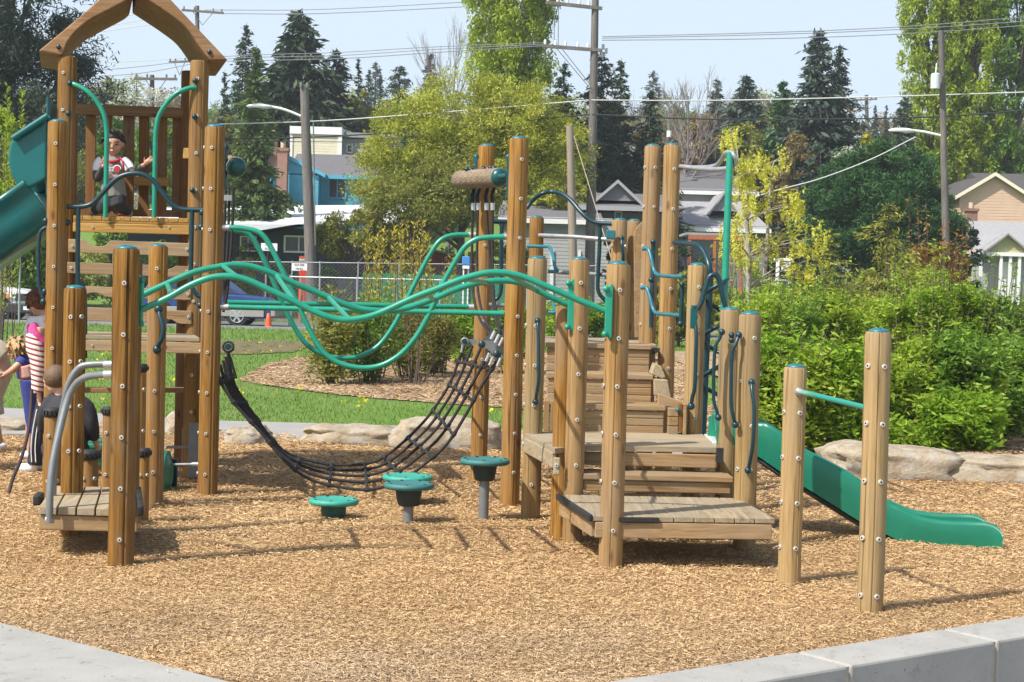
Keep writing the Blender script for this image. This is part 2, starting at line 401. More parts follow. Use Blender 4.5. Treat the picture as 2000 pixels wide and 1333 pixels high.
# corner where both edges meet
den = dA.x*dB.y-dA.y*dB.x
tt = ((cB0.x-pA0.x)*dB.y-(cB0.y-pA0.y)*dB.x)/den
cor = pA0+dA*tt
def inchips(x, y, mg=0.25):
    if x < cor.x: return side((x, y), pA0, dA) < mg
    return side((x, y), cB0, dB) < mg
def wearfac(nt):
    # greyer, older chips lie along the near edge of the playground
    tc_ = nt.nodes.new('ShaderNodeTexCoord'); sp_ = nt.nodes.new('ShaderNodeSeparateXYZ'); nt.links.new(tc_.outputs['Object'], sp_.inputs[0])
    mr = nt.nodes.new('ShaderNodeMapRange'); mr.inputs[1].default_value = 9.9; mr.inputs[2].default_value = 8.2; mr.inputs[3].default_value = 0.0; mr.inputs[4].default_value = 0.5; nt.links.new(sp_.outputs[1], mr.inputs[0])
    n_ = noise_t(nt, tc_.outputs['Object'], 0.9, 3, 0.6)
    return math_n(nt, 'MULTIPLY', mr.outputs[0], ramp(nt, n_, [(0.35, (0.25, 0.25, 0.25)), (0.6, (1, 1, 1))]))
m, nt, b, out = newmat('chip_surface'); b.inputs['Roughness'].default_value = 0.95; b.inputs['Specular IOR Level'].default_value = 0.1
tc = nt.nodes.new('ShaderNodeTexCoord')
def chiplayer(rot, off, sx=46, sy=150):
    mp = nt.nodes.new('ShaderNodeMapping'); mp.inputs['Rotation'].default_value = (0, 0, rot); mp.inputs['Scale'].default_value = (sx, sy, 30); mp.inputs['Location'].default_value = (off, off*2, 0)
    wr = nt.nodes.new('ShaderNodeTexNoise'); wr.inputs['Scale'].default_value = 9; nt.links.new(tc.outputs['Object'], wr.inputs['Vector'])
    ad = nt.nodes.new('ShaderNodeMix'); ad.data_type = 'VECTOR'; ad.inputs[0].default_value = 0.06
    nt.links.new(tc.outputs['Object'], ad.inputs[4]); nt.links.new(wr.outputs['Color'], ad.inputs[5])
    nt.links.new(ad.outputs[1], mp.inputs[0])
    vo = nt.nodes.new('ShaderNodeTexVoronoi'); vo.inputs['Scale'].default_value = 1; nt.links.new(mp.outputs[0], vo.inputs['Vector'])
    sep = nt.nodes.new('ShaderNodeSeparateColor'); nt.links.new(vo.outputs['Color'], sep.inputs[0])
    return sep.outputs[0], vo.outputs['Distance']
a1, d1 = chiplayer(0.5, 0); a2, d2 = chiplayer(-0.7, 3.1); a3, d3 = chiplayer(1.7, 7.7)
sel = noise_t(nt, coords(nt, (1, 1, 1)), 35, 2)
va = mix(nt, math_n(nt, 'GREATER_THAN', sel, 0.5), a1, a2)
va = mix(nt, math_n(nt, 'GREATER_THAN', noise_t(nt, coords(nt, (1, 1, 1), rot=(0.3, 0.4, 0)), 30, 2), 0.55), va, a3)
dd = mix(nt, math_n(nt, 'GREATER_THAN', sel, 0.5), d1, d2)
c = ramp(nt, va, [(0.0, (0.20, 0.10, 0.04)), (0.3, (0.40, 0.23, 0.10)), (0.65, (0.58, 0.375, 0.18)), (1.0, (0.74, 0.53, 0.30))])
big = noise_t(nt, coords(nt, (1, 1, 1)), 0.8, 4, 0.6)
c = mix(nt, ramp(nt, big, [(0.42, (0, 0, 0)), (0.62, (0.5, 0.5, 0.5))]), c, mix(nt, 0.5, c, (0.40, 0.27, 0.15)))
WX = wearfac(nt); c = mix(nt, WX, c, (0.40, 0.315, 0.21)); nt.links.new(c, b.inputs['Base Color'])
bump(nt, b, math_n(nt, 'SUBTRACT', va, dd), 0.9, 0.02); MT['chips'] = m
sheet('wood_chip_ground', list(np.arange(-14, 14.1, 0.2)), list(np.arange(6.6, 20.6, 0.2)), zchip, MT['chips'], keep=lambda x, y: inchips(x, y, 0.10) and y < 20.4)

# loose chips
nt = MT['l_chip'].node_tree; b = [n for n in nt.nodes if n.type == 'BSDF_PRINCIPLED'][0]; src = b.inputs['Base Color'].links[0].from_socket
hs = nt.nodes.new('ShaderNodeHueSaturation'); hs.inputs['Saturation'].default_value = 0.65; hs.inputs['Value'].default_value = 0.72; nt.links.new(src, hs.inputs['Color'])
nt.links.new(mix(nt, wearfac(nt), src, hs.outputs[0]), b.inputs['Base Color'])
rng = np.random.default_rng(3)
def scatter_chips(n, y0, y1, keep, zf, name, label, mat, Lr=(0.018, 0.05), z0=0.008):
    C = []; 
    u = rng.random(max(n*3, 60000)); Y = y0*(y1/y0)**u            # denser near the camera
    X = (rng.random(len(u))-0.5)*0.66*Y
    pts = [(x, y) for x, y in zip(X, Y) if keep(x, y)][:n]
    C = np.array([(x, y, zf(x, y)+z0) for x, y in pts]); k = len(C)
    ang = rng.random(k)*math.pi*2
    dirs = np.stack([np.cos(ang), np.sin(ang), rng.normal(size=k)*0.22], 1)
    size = rng.uniform(Lr[0], Lr[1], k)*np.clip(C[:, 1]/11, 0.9, 1.8)
    C[:, 2] += rng.random(k)*0.012
    big = np.array([noise.noise((x*0.8, y*0.8, 9.1)) for x, y, z in C])
    t = np.clip(rng.normal(0.52, 0.20, k)+big*0.30, 0, 1)
    # mostly face up
    o = rng.normal(size=(k, 3))*0.35; o[:, 2] = 0; 
    n_ = np.stack([rng.normal(size=k)*0.45, rng.normal(size=k)*0.45, np.ones(k)], 1)
    s = np.cross(dirs, n_); s /= np.linalg.norm(s, axis=1)[:, None]; dirs = dirs/np.linalg.norm(dirs, axis=1)[:, None]
    L = size[:, None]*0.5; w = rng.uniform(0.10, 0.22, k)[:, None]*size[:, None]
    V = np.empty((k, 4, 3), np.float32)
    V[:, 0] = C-dirs*L-s*w*0.5; V[:, 1] = C-dirs*L*0.9+s*w*0.5; V[:, 2] = C+dirs*L+s*w*0.4; V[:, 3] = C+dirs*L*0.95-s*w*0.5
    me = bpy.data.meshes.new(name); me.vertices.add(k*4); me.vertices.foreach_set('co', V.reshape(-1))
    me.loops.add(k*4); me.loops.foreach_set('vertex_index', np.arange(k*4, dtype=np.int32))
    me.polygons.add(k); me.polygons.foreach_set('loop_start', np.arange(0, k*4, 4, dtype=np.int32)); me.update(calc_edges=True)
    a = me.attributes.new('tint', 'FLOAT', 'POINT'); a.data.foreach_set('value', np.repeat(t, 4).astype(np.float32))
    me.materials.append(mat); o2 = bpy.data.objects.new(name, me); COL.objects.link(o2)
    return setp(o2, label, 'wood chips', None, 'stuff')
scatter_chips(330000, 7.3, 20.3, lambda x, y: inchips(x, y, -0.035), zchip, 'wood_chips', 'loose tan wood chips covering the playground', MT['l_chip'], (0.011, 0.035))

def onslab(x, y):
    if x < cor.x: d_ = side((x, y), pA0, dA)
    else: d_ = side((x, y), cB0, dB)
    return 0.03 < d_ and (x < cor.x or d_ < 0.33) and random.random() < 0.004+0.05*math.exp(-d_*9)
scatter_chips(900, 6.2, 10.5, onslab, lambda x, y: 0.037 if x < cor.x else 0.044, 'stray_wood_chips', 'stray wood chips scattered on the pale concrete edges', MT['l_chip'], (0.012, 0.035), 0.003)
# concrete path corner, bottom left (real slab), kerb blocks bottom right, lower paving
m, nt, b, out = newmat('concrete'); b.inputs['Roughness'].default_value = 0.85
v = coords(nt, (1, 1, 1)); f1 = noise_t(nt, v, 3.0, 6, 0.6); f2 = noise_t(nt, v, 90, 4, 0.7); f3 = noise_t(nt, v, 9, 3, 0.6)
c = ramp(nt, f1, [(0.3, (0.29, 0.28, 0.255)), (0.7, (0.37, 0.36, 0.33))])
c = mix(nt, 0.25, c, ramp(nt, f2, [(0.3, (0.19, 0.19, 0.185)), (0.7, (0.38, 0.38, 0.37))]))
c = mix(nt, ramp(nt, f3, [(0.60, (0, 0, 0)), (0.72, (0.55, 0.55, 0.55))]), c, (0.21, 0.20, 0.17))
pit = noise_t(nt, v, 34, 2, 0.5); c = mix(nt, ramp(nt, pit, [(0.70, (0, 0, 0)), (0.74, (0.8, 0.8, 0.8))]), c, (0.12, 0.11, 0.10))
nt.links.new(c, b.inputs['Base Color']); bump(nt, b, f2, 0.25, 0.004); MT['concrete'] = m
MT['pathcon'] = simple('path_concrete', (0.29, 0.28, 0.265), 0.9, 0, 0.10, 1.5, 0.2, 60)
nA = Vector((dA.y, -dA.x, 0))
g = Geo()
e0 = pA0-dA*8; e1 = Vector((cor.x-0.12, 0, 0)); e1 = pA0+dA*(tt-0.02)
poly = [e0, e1, e1+nA*9, e0+nA*9]
P = [Vector((p.x, p.y, 0.035)) for p in poly]
g.prism(P, (0, 0, -0.5))
obj('path', g, MT['concrete'], kind='structure', bevel=0.012)
g = Geo(); nB = Vector((dB.y, -dB.x, 0))
a0 = cB0-dB*6; a1 = cB1+dB*8
P = [Vector((p.x, p.y, -0.36)) for p in (a0+nB*0.3, a1+nB*0.3, a1+nB*12, a0+nB*12)]
g.add(P, [(0, 1, 2, 3)]); obj('pavement', g, MT['pathcon'], kind='structure', fix=False)
# kerb blocks: joints measured at two places
kw = 0.36
def along(px, py): return (Gd(px, py, 0.03)-cB0).dot(dB)
j1 = along(1567, 1281); j2 = along(1855, 1236)
L = j2-j1
lab = ['pale concrete kerb block at the bottom edge of the photo left of the first joint', 'pale concrete kerb block between the two joints at the lower right', 'pale concrete kerb block at the right edge beyond the last joint']
for k, lb in zip((-1, 0, 1), lab):
    s0 = j1+L*k+0.010; s1 = j1+L*(k+1)-0.010
    if k == -1: s0 = -0.25+(cor-cB0).dot(dB)*0+(-1.05)
    p0 = cB0+dB*s0; p1 = cB0+dB*s1
    if k == -1: s0 = max(s0, (cor-cB0).dot(dB)+0.02); p0 = cB0+dB*s0
    g = Geo(); P = [Vector((p.x, p.y, 0.042)) for p in (p0, p1, p1+nB*kw, p0+nB*kw)]
    g.prism(P, (0, 0, -0.55)); o = obj('kerb_block', g, MT['concrete'], loc=(p0.x, p0.y, 0), bevel=0.014, label=lb, cat='kerb', group='concrete kerb blocks')
g = Geo(); q0 = cB0+dB*(j1-2.2); q1 = cB0+dB*(j1+L*2+0.3)
P = [Vector((p.x, p.y, 0.034)) for p in (q0+nB*0.03, q1+nB*0.03, q1+nB*(kw-0.012), q0+nB*(kw-0.012))]
g.prism(P, (0, 0, -0.5)); obj('kerb_joint_filler', g, simple('kerb_joint', (0.38, 0.33, 0.25), 0.9, 0, 0.2, 30), kind='structure')
# one more path behind the boulders
g = Geo()
pl = [Gd(-300, 845, 0.02), Gd(300, 850, 0.02), Gd(700, 862, 0.02), Gd(1000, 872, 0.02), Gd(1700, 905, 0.02), Gd(1700, 880, 0.02), Gd(1100, 843, 0.02), Gd(700, 829, 0.02), Gd(430, 822, 0.02), Gd(0, 796, 0.02), Gd(-300, 780, 0.02)]
pathP = [(v.x, v.y) for v in pl]; g.prism(pl, (0, 0, -0.1)); obj('path', g, MT['pathcon'], kind='structure')
# street
m, nt, b, out = newmat('asphalt'); b.inputs['Roughness'].default_value = 0.9
v = coords(nt, (1, 1, 1)); c = ramp(nt, noise_t(nt, v, 20, 5, 0.7), [(0.3, (0.10, 0.10, 0.105)), (0.7, (0.17, 0.17, 0.175))]); nt.links.new(c, b.inputs['Base Color']); MT['asphalt'] = m
g = Geo(); g.box((0, 60.5, 0.25), (260, 9.4, 0.1)); obj('road', g, MT['asphalt'], kind='structure')
g = Geo(); g.box((0, 55.65, 0.24), (260, 0.25, 0.24)); g.box((0, 65.4, 0.30), (260, 0.3, 0.26)); obj('street_kerb', g, MT['pathcon'], kind='structure')
g = Geo(); g.box((0, 66.6, 0.30), (260, 2.0, 0.2)); obj('sidewalk', g, MT['pathcon'], kind='structure')

# mulch beds
m, nt, b, out = newmat('mulch'); b.inputs['Roughness'].default_value = 0.95
v = coords(nt, (1, 1, 1)); vo = nt.nodes.new('ShaderNodeTexVoronoi'); vo.inputs['Scale'].default_value = 22; nt.links.new(v, vo.inputs['Vector'])
sep = nt.nodes.new('ShaderNodeSeparateColor'); nt.links.new(vo.outputs['Color'], sep.inputs[0])
c = ramp(nt, sep.outputs[0], [(0, (0.15, 0.09, 0.045)), (0.5, (0.32, 0.215, 0.12)), (1, (0.50, 0.38, 0.24))]); nt.links.new(c, b.inputs['Base Color']); bump(nt, b, sep.outputs[0], 0.8, 0.05); MT['mulch'] = m
def inpoly(x, y, P):
    c = False; j = len(P)-1
    for i in range(len(P)):
        if (P[i][1] > y) != (P[j][1] > y) and x < (P[j][0]-P[i][0])*(y-P[i][1])/(P[j][1]-P[i][1])+P[i][0]: c = not c
        j = i
    return c
bedP = [Gd(a, b2, 0.1) for a, b2 in ((468, 738), (520, 748), (600, 757), (700, 768), (820, 776), (985, 787), (1150, 800), (1330, 800), (1400, 700), (1000, 694), (700, 697), (590, 701), (520, 712))]
sheet('mulch_bed', list(np.arange(-8, 8, 0.1)), list(np.arange(22, 46, 0.12)), lambda x, y: Hgt(x, y)+0.02+0.015*noise.noise((x, y, 0)), MT['mulch'], keep=lambda x, y: inpoly(x, y, bedP))
scatter_chips(26000, 24, 45, lambda x, y: inpoly(x, y, bedP), lambda x, y: Hgt(x, y)+0.025+0.015*noise.noise((x, y, 0)), 'mulch_chips', 'light brown mulch chips of the island bed in the lawn', MT['l_mulch'], (0.03, 0.07))
bankP = [(2.3, 17.6), (3.2, 17.2), (4.4, 17.0), (6, 16.4), (14, 16.0), (18, 20), (18, 46), (4, 46), (4.0, 30), (2.9, 24), (2.0, 20)]
sheet('mulch_bank', list(np.arange(1.5, 18.5, 0.35)), list(np.arange(16, 46.3, 0.35)), lambda x, y: Hgt(x, max(y, 19.2))+0.05+0.05*noise.noise((x, y, 0))-(0.3 if y < 16.6 else 0), MT['mulch'], keep=lambda x, y: inpoly(x, y, bankP))
scatter_chips(26000, 16.8, 26, lambda x, y: inpoly(x, y, bankP), lambda x, y: Hgt(x, max(y, 19.2))+0.07+0.05*noise.noise((x, y, 0)), 'mulch_chips', 'dark brown mulch chips under the right hand shrubs', MT['l_mulch'], (0.025, 0.06))
# bare brown soil strip in the lawn
soilP = [Gd(*a) for a in ((380, 688, 0.17), (470, 690, 0.17), (570, 686, 0.17), (625, 676, 0.17), (560, 668, 0.17), (470, 668, 0.17), (380, 672, 0.17))]
g = Geo(); P = [Gd(*a) for a in ((380, 688, 0.17), (470, 690, 0.17), (570, 686, 0.17), (625, 676, 0.17), (560, 668, 0.17), (470, 668, 0.17), (380, 672, 0.17))]
m = simple('bare_soil', (0.135, 0.105, 0.045), 0.95, 0, 0.4, 5, 0.5, 12); sheet('soil', list(np.arange(-12, -3, 0.2)), list(np.arange(36, 58, 0.4)), lambda x, y: Hgt(x, y)+0.02, m, keep=lambda x, y: inpoly(x, y, soilP))

# grass blades
def grass(n, y0, y1, name, label, size, keep=None):
    u = rng.random(n); Y = y0*(y1/y0)**u; X = (rng.random(n)-0.5)*0.68*Y-0.0
    ok = np.array([(not inpoly(x, y, bedP)) and (not inpoly(x, y, bankP)) and (keep is None or keep(x, y)) for x, y in zip(X, Y)])
    X = X[ok]; Y = Y[ok]; k = len(X)
    C = np.stack([X, Y, np.array([Hgt(x, y) for x, y in zip(X, Y)])], 1)
    s = size*rng.uniform(0.6, 1.4, k)*np.clip(Y/30, 0.9, 2.0); C[:, 2] += s*0.35
    d = np.stack([rng.normal(size=k)*0.35, rng.normal(size=k)*0.35, np.ones(k)], 1)
    pt = np.array([noise.noise((x*0.35, y*0.2, 2.0)) for x, y in zip(X, Y)])
    return leafmesh(name, C, s, rng.normal(0.45, 0.2, k)+pt*0.35, MT['l_grass'], asp=0.30, rng=rng, dirs=d, label=label, cat='grass', kind='stuff')
grass(110000, 21.6, 57, 'grass', 'short green lawn grass behind the boulders', 0.055, keep=lambda x, y: not inpoly(x, y, pathP) and (not inpoly(x, y, soilP) or noise.noise((x*3, y*1.5, 7)) > 0.12))
k = 520
u = rng.random(k); Y = 23.5*(45/23.5)**u; X = (rng.random(k)-0.5)*0.62*Y
ok = np.array([not inpoly(x, y, bedP) and x < 2.5 and noise.noise((x*0.5, y*0.35, 5)) > -0.12 for x, y in zip(X, Y)]); X = X[ok]; Y = Y[ok]; k = len(X)
rep = 4; C = np.repeat(np.stack([X, Y, np.array([Hgt(x, y) for x, y in zip(X, Y)])+0.075], 1), rep, 0)+rng.normal(size=(k*rep, 3))*(0.03, 0.03, 0.012)
leafmesh('dandelions', C, np.full(k*rep, 0.05), rng.random(k*rep), MT['l_dand'], asp=1.3, flat=0.6, rng=rng, label='yellow dandelion flowers dotted over the lawn', cat='flowers', kind='stuff')

# ------------------------------------------------------------------ boulders
m, nt, b, out = newmat('sandstone'); b.inputs['Roughness'].default_value = 0.9
v = coords(nt, (1, 1, 1.6)); f1 = noise_t(nt, v, 3.2, 6, 0.65, 0.6); f2 = noise_t(nt, v, 26, 5, 0.7); f3 = noise_t(nt, v, 7, 4, 0.6)
c = ramp(nt, f1, [(0.3, (0.13, 0.08, 0.035)), (0.46, (0.30, 0.225, 0.13)), (0.66, (0.41, 0.35, 0.245))])
c = mix(nt, ramp(nt, f3, [(0.5, (0, 0, 0)), (0.64, (0.7, 0.7, 0.7))]), c, (0.42, 0.40, 0.36))
c = mix(nt, 0.3, c, ramp(nt, f2, [(0.3, (0.15, 0.12, 0.09)), (0.7, (0.55, 0.5, 0.42))]))
nt.links.new(c, b.inputs['Base Color']); bump(nt, b, math_n(nt, 'ADD', f2, math_n(nt, 'MULTIPLY', f1, 2.0)), 0.6, 0.02); MT['rock'] = m
def boulder(px0, px1, ptop, pbase, label, seed, dp=0.8, sl=0.0):
    c0 = Gd((px0+px1)/2, pbase); Y = c0.y+dp*0.35
    hx = (px1-px0)/2/FPX*Y; top = W((px0+px1)/2, ptop, Y).z
    g = Geo(); nu, nv = 44, 22; vs = []
    for j in range(nv+1):
        ph = math.pi*j/nv
        for i in range(nu):
            th = 2*math.pi*i/nu
            def se(v, e): return math.copysign(abs(v)**e, v)
            x = se(math.sin(ph), 0.45)*se(math.cos(th), 0.6); y = se(math.sin(ph), 0.45)*se(math.sin(th), 0.7); z = se(math.cos(ph), 0.55)
            d = 1+0.16*noise.noise((x*1.3+seed, y*1.3, z*1.3))+0.05*noise.noise((x*4+seed, y*4, z*4+2))-0.16*abs(noise.noise((x*1.9+seed, y*1.9, z*2.6+5)))+0.04*noise.noise((x*9+seed, y*9, z*9))+0.05*abs(noise.noise((x*2.2+seed*3, y*2.2, z*6)))
            X = x*hx*d; vs.append((c0.x+X, Y+y*dp*0.5*d, (z*0.5+0.5)*(top+0.15)*(0.93+0.12*noise.noise((x*2.5+seed, y*2, 7)))*(1+sl*x)-0.12))
    fs = []
    for j in range(nv):
        for i in range(nu):
            i2 = (i+1) % nu; fs.append((j*nu+i, (j+1)*nu+i, (j+1)*nu+i2, j*nu+i2))
    g.add(vs, fs, 0, True)
    obj('boulder', g, MT['rock'], loc=(c0.x, Y, 0), label=label, cat='rock', group='boulders edging the playground')
boulder(582, 786, 832, 867, 'long tan boulder with a shaded overhang behind the rope net', 1.3, 0.9)
boulder(765, 980, 816, 878, 'tan boulder rising behind the right end of the rope net', 5.1, 0.8)
boulder(432, 524, 836, 868, 'low grey and tan boulder just right of the tall tower post', 8.2, 0.8)
boulder(318, 398, 806, 850, 'pale grey boulder seen between the posts under the tower', 11.4, 0.7)
boulder(-90, 62, 820, 842, 'low grey boulder at the left edge behind the people', 15.9, 0.9)
boulder(150, 262, 826, 848, 'low boulder behind the seated child and the short stumps', 21.9, 0.6)
boulder(1618, 1905, 870, 938, 'big rounded tan boulder beyond the green slide', 3.3, 1.0, -0.10)
boulder(1825, 2150, 893, 944, 'flat tan boulder at the right edge below the shrubs', 13.7, 1.0)
boulder(1000, 1100, 842, 878, 'pale boulder seen low between the stair posts', 17.7, 0.7)
# ------------------------------------------------------------------ bolts, caps and posts
def bolt_mesh():
    g = Geo()
    g.tube([(0, 0, 0), (0, -0.010, 0)], [0.0155, 0.0135], 14, 0, 1)
    g.cyl((0, -0.0098, 0), (0, -0.0115, 0), 0.0065, None, 6, 1, False)
    o = obj('bolt', g, [MT['bolt'], MT['dark']]); return o
_b = bolt_mesh(); BOLT = _b.data; bpy.data.objects.remove(_b)
def bolt(parent, p, ang=0.0, sc=1.0):
    o = bpy.data.objects.new('bolt', BOLT); COL.objects.link(o); o.parent = parent
    o.location = p-wloc(parent); o.rotation_euler = (0, 0, ang); o.scale = (sc, sc, sc); return o
def knob(g, c, r, m=0): g.ball(c, r, nu=12, nv=8, m=m)
POSTS = {}
def post(key, parent, ptop, pbase, w, mat='tan', Y=None, gz=0.0, cap=True, bolts=True, zb=None, na=0.35, ba=0.12, second=None, b0=0.17, bs=0.32, bmin=0.05, label=None):
    """a round timber post: top and base centre given in the photo, real radius from its width there"""
    if Y is None: Y = Gd(pbase[0], pbase[1], gz).y
    X = W(pbase[0], pbase[1], Y).x if abs(pbase[1]-ptop[1]) > 1 else W(ptop[0], ptop[1], Y).x
    top = W(ptop[0], ptop[1], Y).z; r = w/2/FPX*Y
    zb = -0.25 if zb is None else zb
    capz = r*0.30 if cap else 0
    zt = top-capz
    n = 28; rs = random.Random(hash(key) % 9999 if False else sum(map(ord, key))*7)
    aN = -math.pi/2+na; aM = aN+(1.5 if na < 0 else -1.35); prof = []
    for k in range(n):
        prof.append((2*math.pi*k/n, 1.0))
    dth = 0.030
    prof = [p for p in prof if abs((p[0]-aN+math.pi) % (2*math.pi)-math.pi) > dth*1.6]
    prof = [p for p in prof if abs((p[0]-aM+math.pi) % (2*math.pi)-math.pi) > dth*1.6]
    for a, rr in ((aN-dth, 1.0), (aN, 0.87), (aN+dth, 1.0), (aM-dth, 1.0), (aM, 0.90), (aM+dth, 1.0)): prof.append((a % (2*math.pi), rr))
    prof.sort(); n = len(prof)
    nz = max(6, int((zt-zb)/0.18)); zs = [zb+(zt-0.016-zb)*i/nz for i in range(nz+1)]+[zt]
    vs = []; sd = rs.random()*50
    for i, z in enumerate(zs):
        sc = 0.93 if i == len(zs)-1 else 1.0
        for a, rr in prof:
            d = 1+0.018*noise.noise((math.cos(a)*1.2+sd, math.sin(a)*1.2, z*2.2))+0.012*noise.noise((math.cos(a)*2+sd, math.sin(a)*2, z*7))
            vs.append((X+r*rr*sc*d*math.cos(a)+0.006*noise.noise((sd, 0, z*0.8)), Y+r*rr*sc*d*math.sin(a), z))
    fs = []
    for i in range(len(zs)-1):
        for k in range(n): fs.append((i*n+k, i*n+(k+1) % n, (i+1)*n+(k+1) % n, (i+1)*n+k))
    g = Geo(); g.add(vs, fs, 0, True); g.add(vs[-n:], [tuple(range(n))], 0, False)
    po = obj('post', g, MT[mat], parent, label=label)
    if cap:
        g = Geo(); g.lathe([(r*0.82, 0.002), (r*0.80, r*0.10), (r*0.62, r*0.22), (r*0.32, r*0.30), (0.001, r*0.33)], (X, Y, zt), 20)
        g.cyl((X, Y-r*0.45, zt+r*0.20), (X, Y-r*0.47, zt+r*0.285), r*0.07, None, 6, 1, False)
        obj('post_cap', g, [MT['cap'], MT['dark']], po)
    if bolts:
        z = zt-b0; k = 0
        while z > bmin:
            bolt(po, Vector((X+r*math.sin(ba)*0.99, Y-r*math.cos(ba)*0.985, z)), ba)
            if second is not None: bolt(po, Vector((X+r*math.sin(second), Y-r*math.cos(second)*0.985, z+0.003)), second)
            z -= bs; k += 1
    POSTS[key] = dict(X=X, Y=Y, r=r, top=zt, obj=po)
    return POSTS[key]
def part_tube(name, parent, pts, r, mat, res=6, n=10, label=None, mats=None):
    g = Geo(); g.tube(pts, r, n, 0, res); return obj(name, g, mats or MT[mat], parent, label=label)

# ================================================================== STAIR STRUCTURE (right)
st = root('stair_climber', 'stepped wooden play structure with timber posts and rising decks in the right half', 'play structure', (1.1, 12.0, 0))
post('B', st, (1211, 510), (1191, 1110), 47, 'tan', na=-0.1, ba=0.12, second=-1.25, bs=0.32)
post('I', st, (1140, 502), (1117, 1057), 39, 'tan', na=-0.75, ba=0.15, bs=0.335)
post('C', st, (1560, 711), (1541, 1140), 45, 'pale', na=0.5, ba=0.3, second=-1.2, b0=0.29, bs=0.29)
post('K', st, (1466, 608), (1452, 1077), 44, 'pale', Y=11.95, na=-0.55, ba=0.25, second=-0.95)
post('L', st, (1432, 600), (1413, 1062), 40, 'pale', Y=12.75, na=0.5, ba=0.7, bolts=False)
post('H', st, (1049, 500), (1036, 1012), 38, 'pale', na=-0.3, ba=0.0, second=-1.3, b0=0.22)
post('J2', st, (1100, 598), (1090, 1053), 33, 'honey', na=-0.9, bolts=False, cap=False)
post('F', st, (1015, 266), (995, 985), 38, 'honey', na=0.4, ba=0.35, b0=0.18, bs=0.334)
post('J', st, (947, 281), (934, 942), 33, 'honey', na=0.3, ba=0.1, b0=0.22, bs=0.36)
post('M', st, (1355, 513), (1348, 990), 37, 'pale', Y=13.6, na=0.7, ba=0.12, b0=0.18, bs=0.36)
post('N2', st, (1304, 279), (1294, 950), 33, 'tan', Y=14.9, na=0.85, ba=0.2, b0=0.22, bs=0.36)
post('N1', st, (1270, 281), (1256, 950), 33, 'tan', Y=15.1, na=-0.5, ba=0.3, second=-1.1, b0=0.20, bs=0.36)
post('O1', st, (1209, 426), (1196, 940), 31, 'tan', Y=15.9, na=-0.3, ba=0.9, second=-1.1, b0=0.25, bs=0.5)
post('O2', st, (1238, 428), (1224, 940), 28, 'tan', Y=16.1, na=0.5, bolts=False)
post('Q', st, (1045, 421), (1036, 900), 28, 'honey', Y=16.6, na=0.1, ba=0.5, bolts=False)
# low deck
def slatdeck(name, parent, FL, FR, BR, BL, z, n, mat, th=0.036, gap=0.006, along_depth=True):
    """boards between four corners (x, y); each deck surface is one part"""
    g = Geo()
    FL, FR, BR, BL = [Vector((a[0], a[1], z)) for a in (FL, FR, BR, BL)]
    for i in range(n):
        if along_depth:
            t0 = i/n; t1 = (i+1)/n; w = (FR-FL).length/n; e = gap/w/n*0.5
            t0 += e; t1 -= e
            a, b_, c, d = FL.lerp(FR, t0), FL.lerp(FR, t1), BL.lerp(BR, t1), BL.lerp(BR, t0)
        else:
            t0 = i/n; t1 = (i+1)/n; w = (BL-FL).length/n; e = gap/w/n*0.5
            t0 += e; t1 -= e
            a, b_, c, d = FL.lerp(BL, t0), FR.lerp(BR, t0), FR.lerp(BR, t1), FL.lerp(BL, t1)
        dz = Vector((0, 0, 0.002*random.random()))
        g.prism([a+dz, b_+dz, c+dz, d+dz], (0, 0, -th))
    return obj(name, g, mat, parent, bevel=0.004)
def plank(name, parent, p0, p1, w, h, mat, up=(0, 0, 1), bev=0.006, label=None):
    g = Geo(); g.beam(p0, p1, w, h, up); return obj(name, g, mat, parent, bevel=bev, label=label)
z1 = 0.355
FL, FR, BR, BL = (0.565, 10.86), (1.80, 10.97), (1.70, 12.02), (0.375, 11.95)
slatdeck('deck', st, FL, FR, BR, BL, z1, 9, MT['plank_y'])
zc = z1-0.038-0.055
plank('deck_beam', st, (FL[0]+0.02, FL[1]+0.02, zc), (FR[0]-0.02, FR[1]+0.02, zc), 0.04, 0.105, MT['board_x'])
plank('deck_beam', st, (FL[0]+0.015, FL[1]+0.05, zc), (BL[0]+0.02, BL[1]-0.02, zc), 0.04, 0.105, MT['board_y'])
plank('deck_beam', st, (FR[0]-0.03, FR[1]+0.05, zc), (BR[0]-0.03, BR[1]-0.02, zc), 0.04, 0.105, MT['board_y'])
g = Geo(); g.beam((FL[0]-0.012, FL[1]-0.01, z1-0.012), (BL[0]-0.012, BL[1], z1-0.012), 0.03, 0.045)
obj('rubber_edge', g, MT['black'], st, bevel=0.008)
g = Geo(); g.beam((FL[0]+0.15, FL[1]-0.002, z1-0.019), (1.01, 10.888, z1-0.019), 0.02, 0.034); obj('rubber_edge', g, MT['black'], st, bevel=0.005)
# step 1
def step(parent, x0, x1, y0, y1, z, rows, slant=0.0, hrow=0.07):
    plank('tread', parent, (x0, (y0+y1)/2, z-0.02), (x1, (y0+y1)/2+slant, z-0.02), y1-y0, 0.042, MT['board_x'])
    zz = z-0.045
    for k in range(rows):
        plank('riser_board', parent, (x0+0.012, y0+0.04, zz-hrow/2), (x1-0.012, y0+0.04+slant, zz-hrow/2), 0.035, hrow-0.004, MT['board_x']); zz -= hrow
step(st, 0.545, 1.655, 12.02, 12.38, 0.505, 1, 0.03, 0.085)
# small fascia with a steel dot
# mid deck
z2 = 0.69
g = Geo()
poly = [(0.115, 13.25), (0.335, 11.98), (0.545, 12.28), (1.57, 12.30), (1.60, 13.62), (0.12, 13.62)]
def deckpoly(name, parent, poly, z, mat, th=0.04):
    g = Geo(); g.prism([Vector((a, b2, z)) for a, b2 in poly], (0, 0, -th)); return obj(name, g, mat, parent, bevel=0.005)
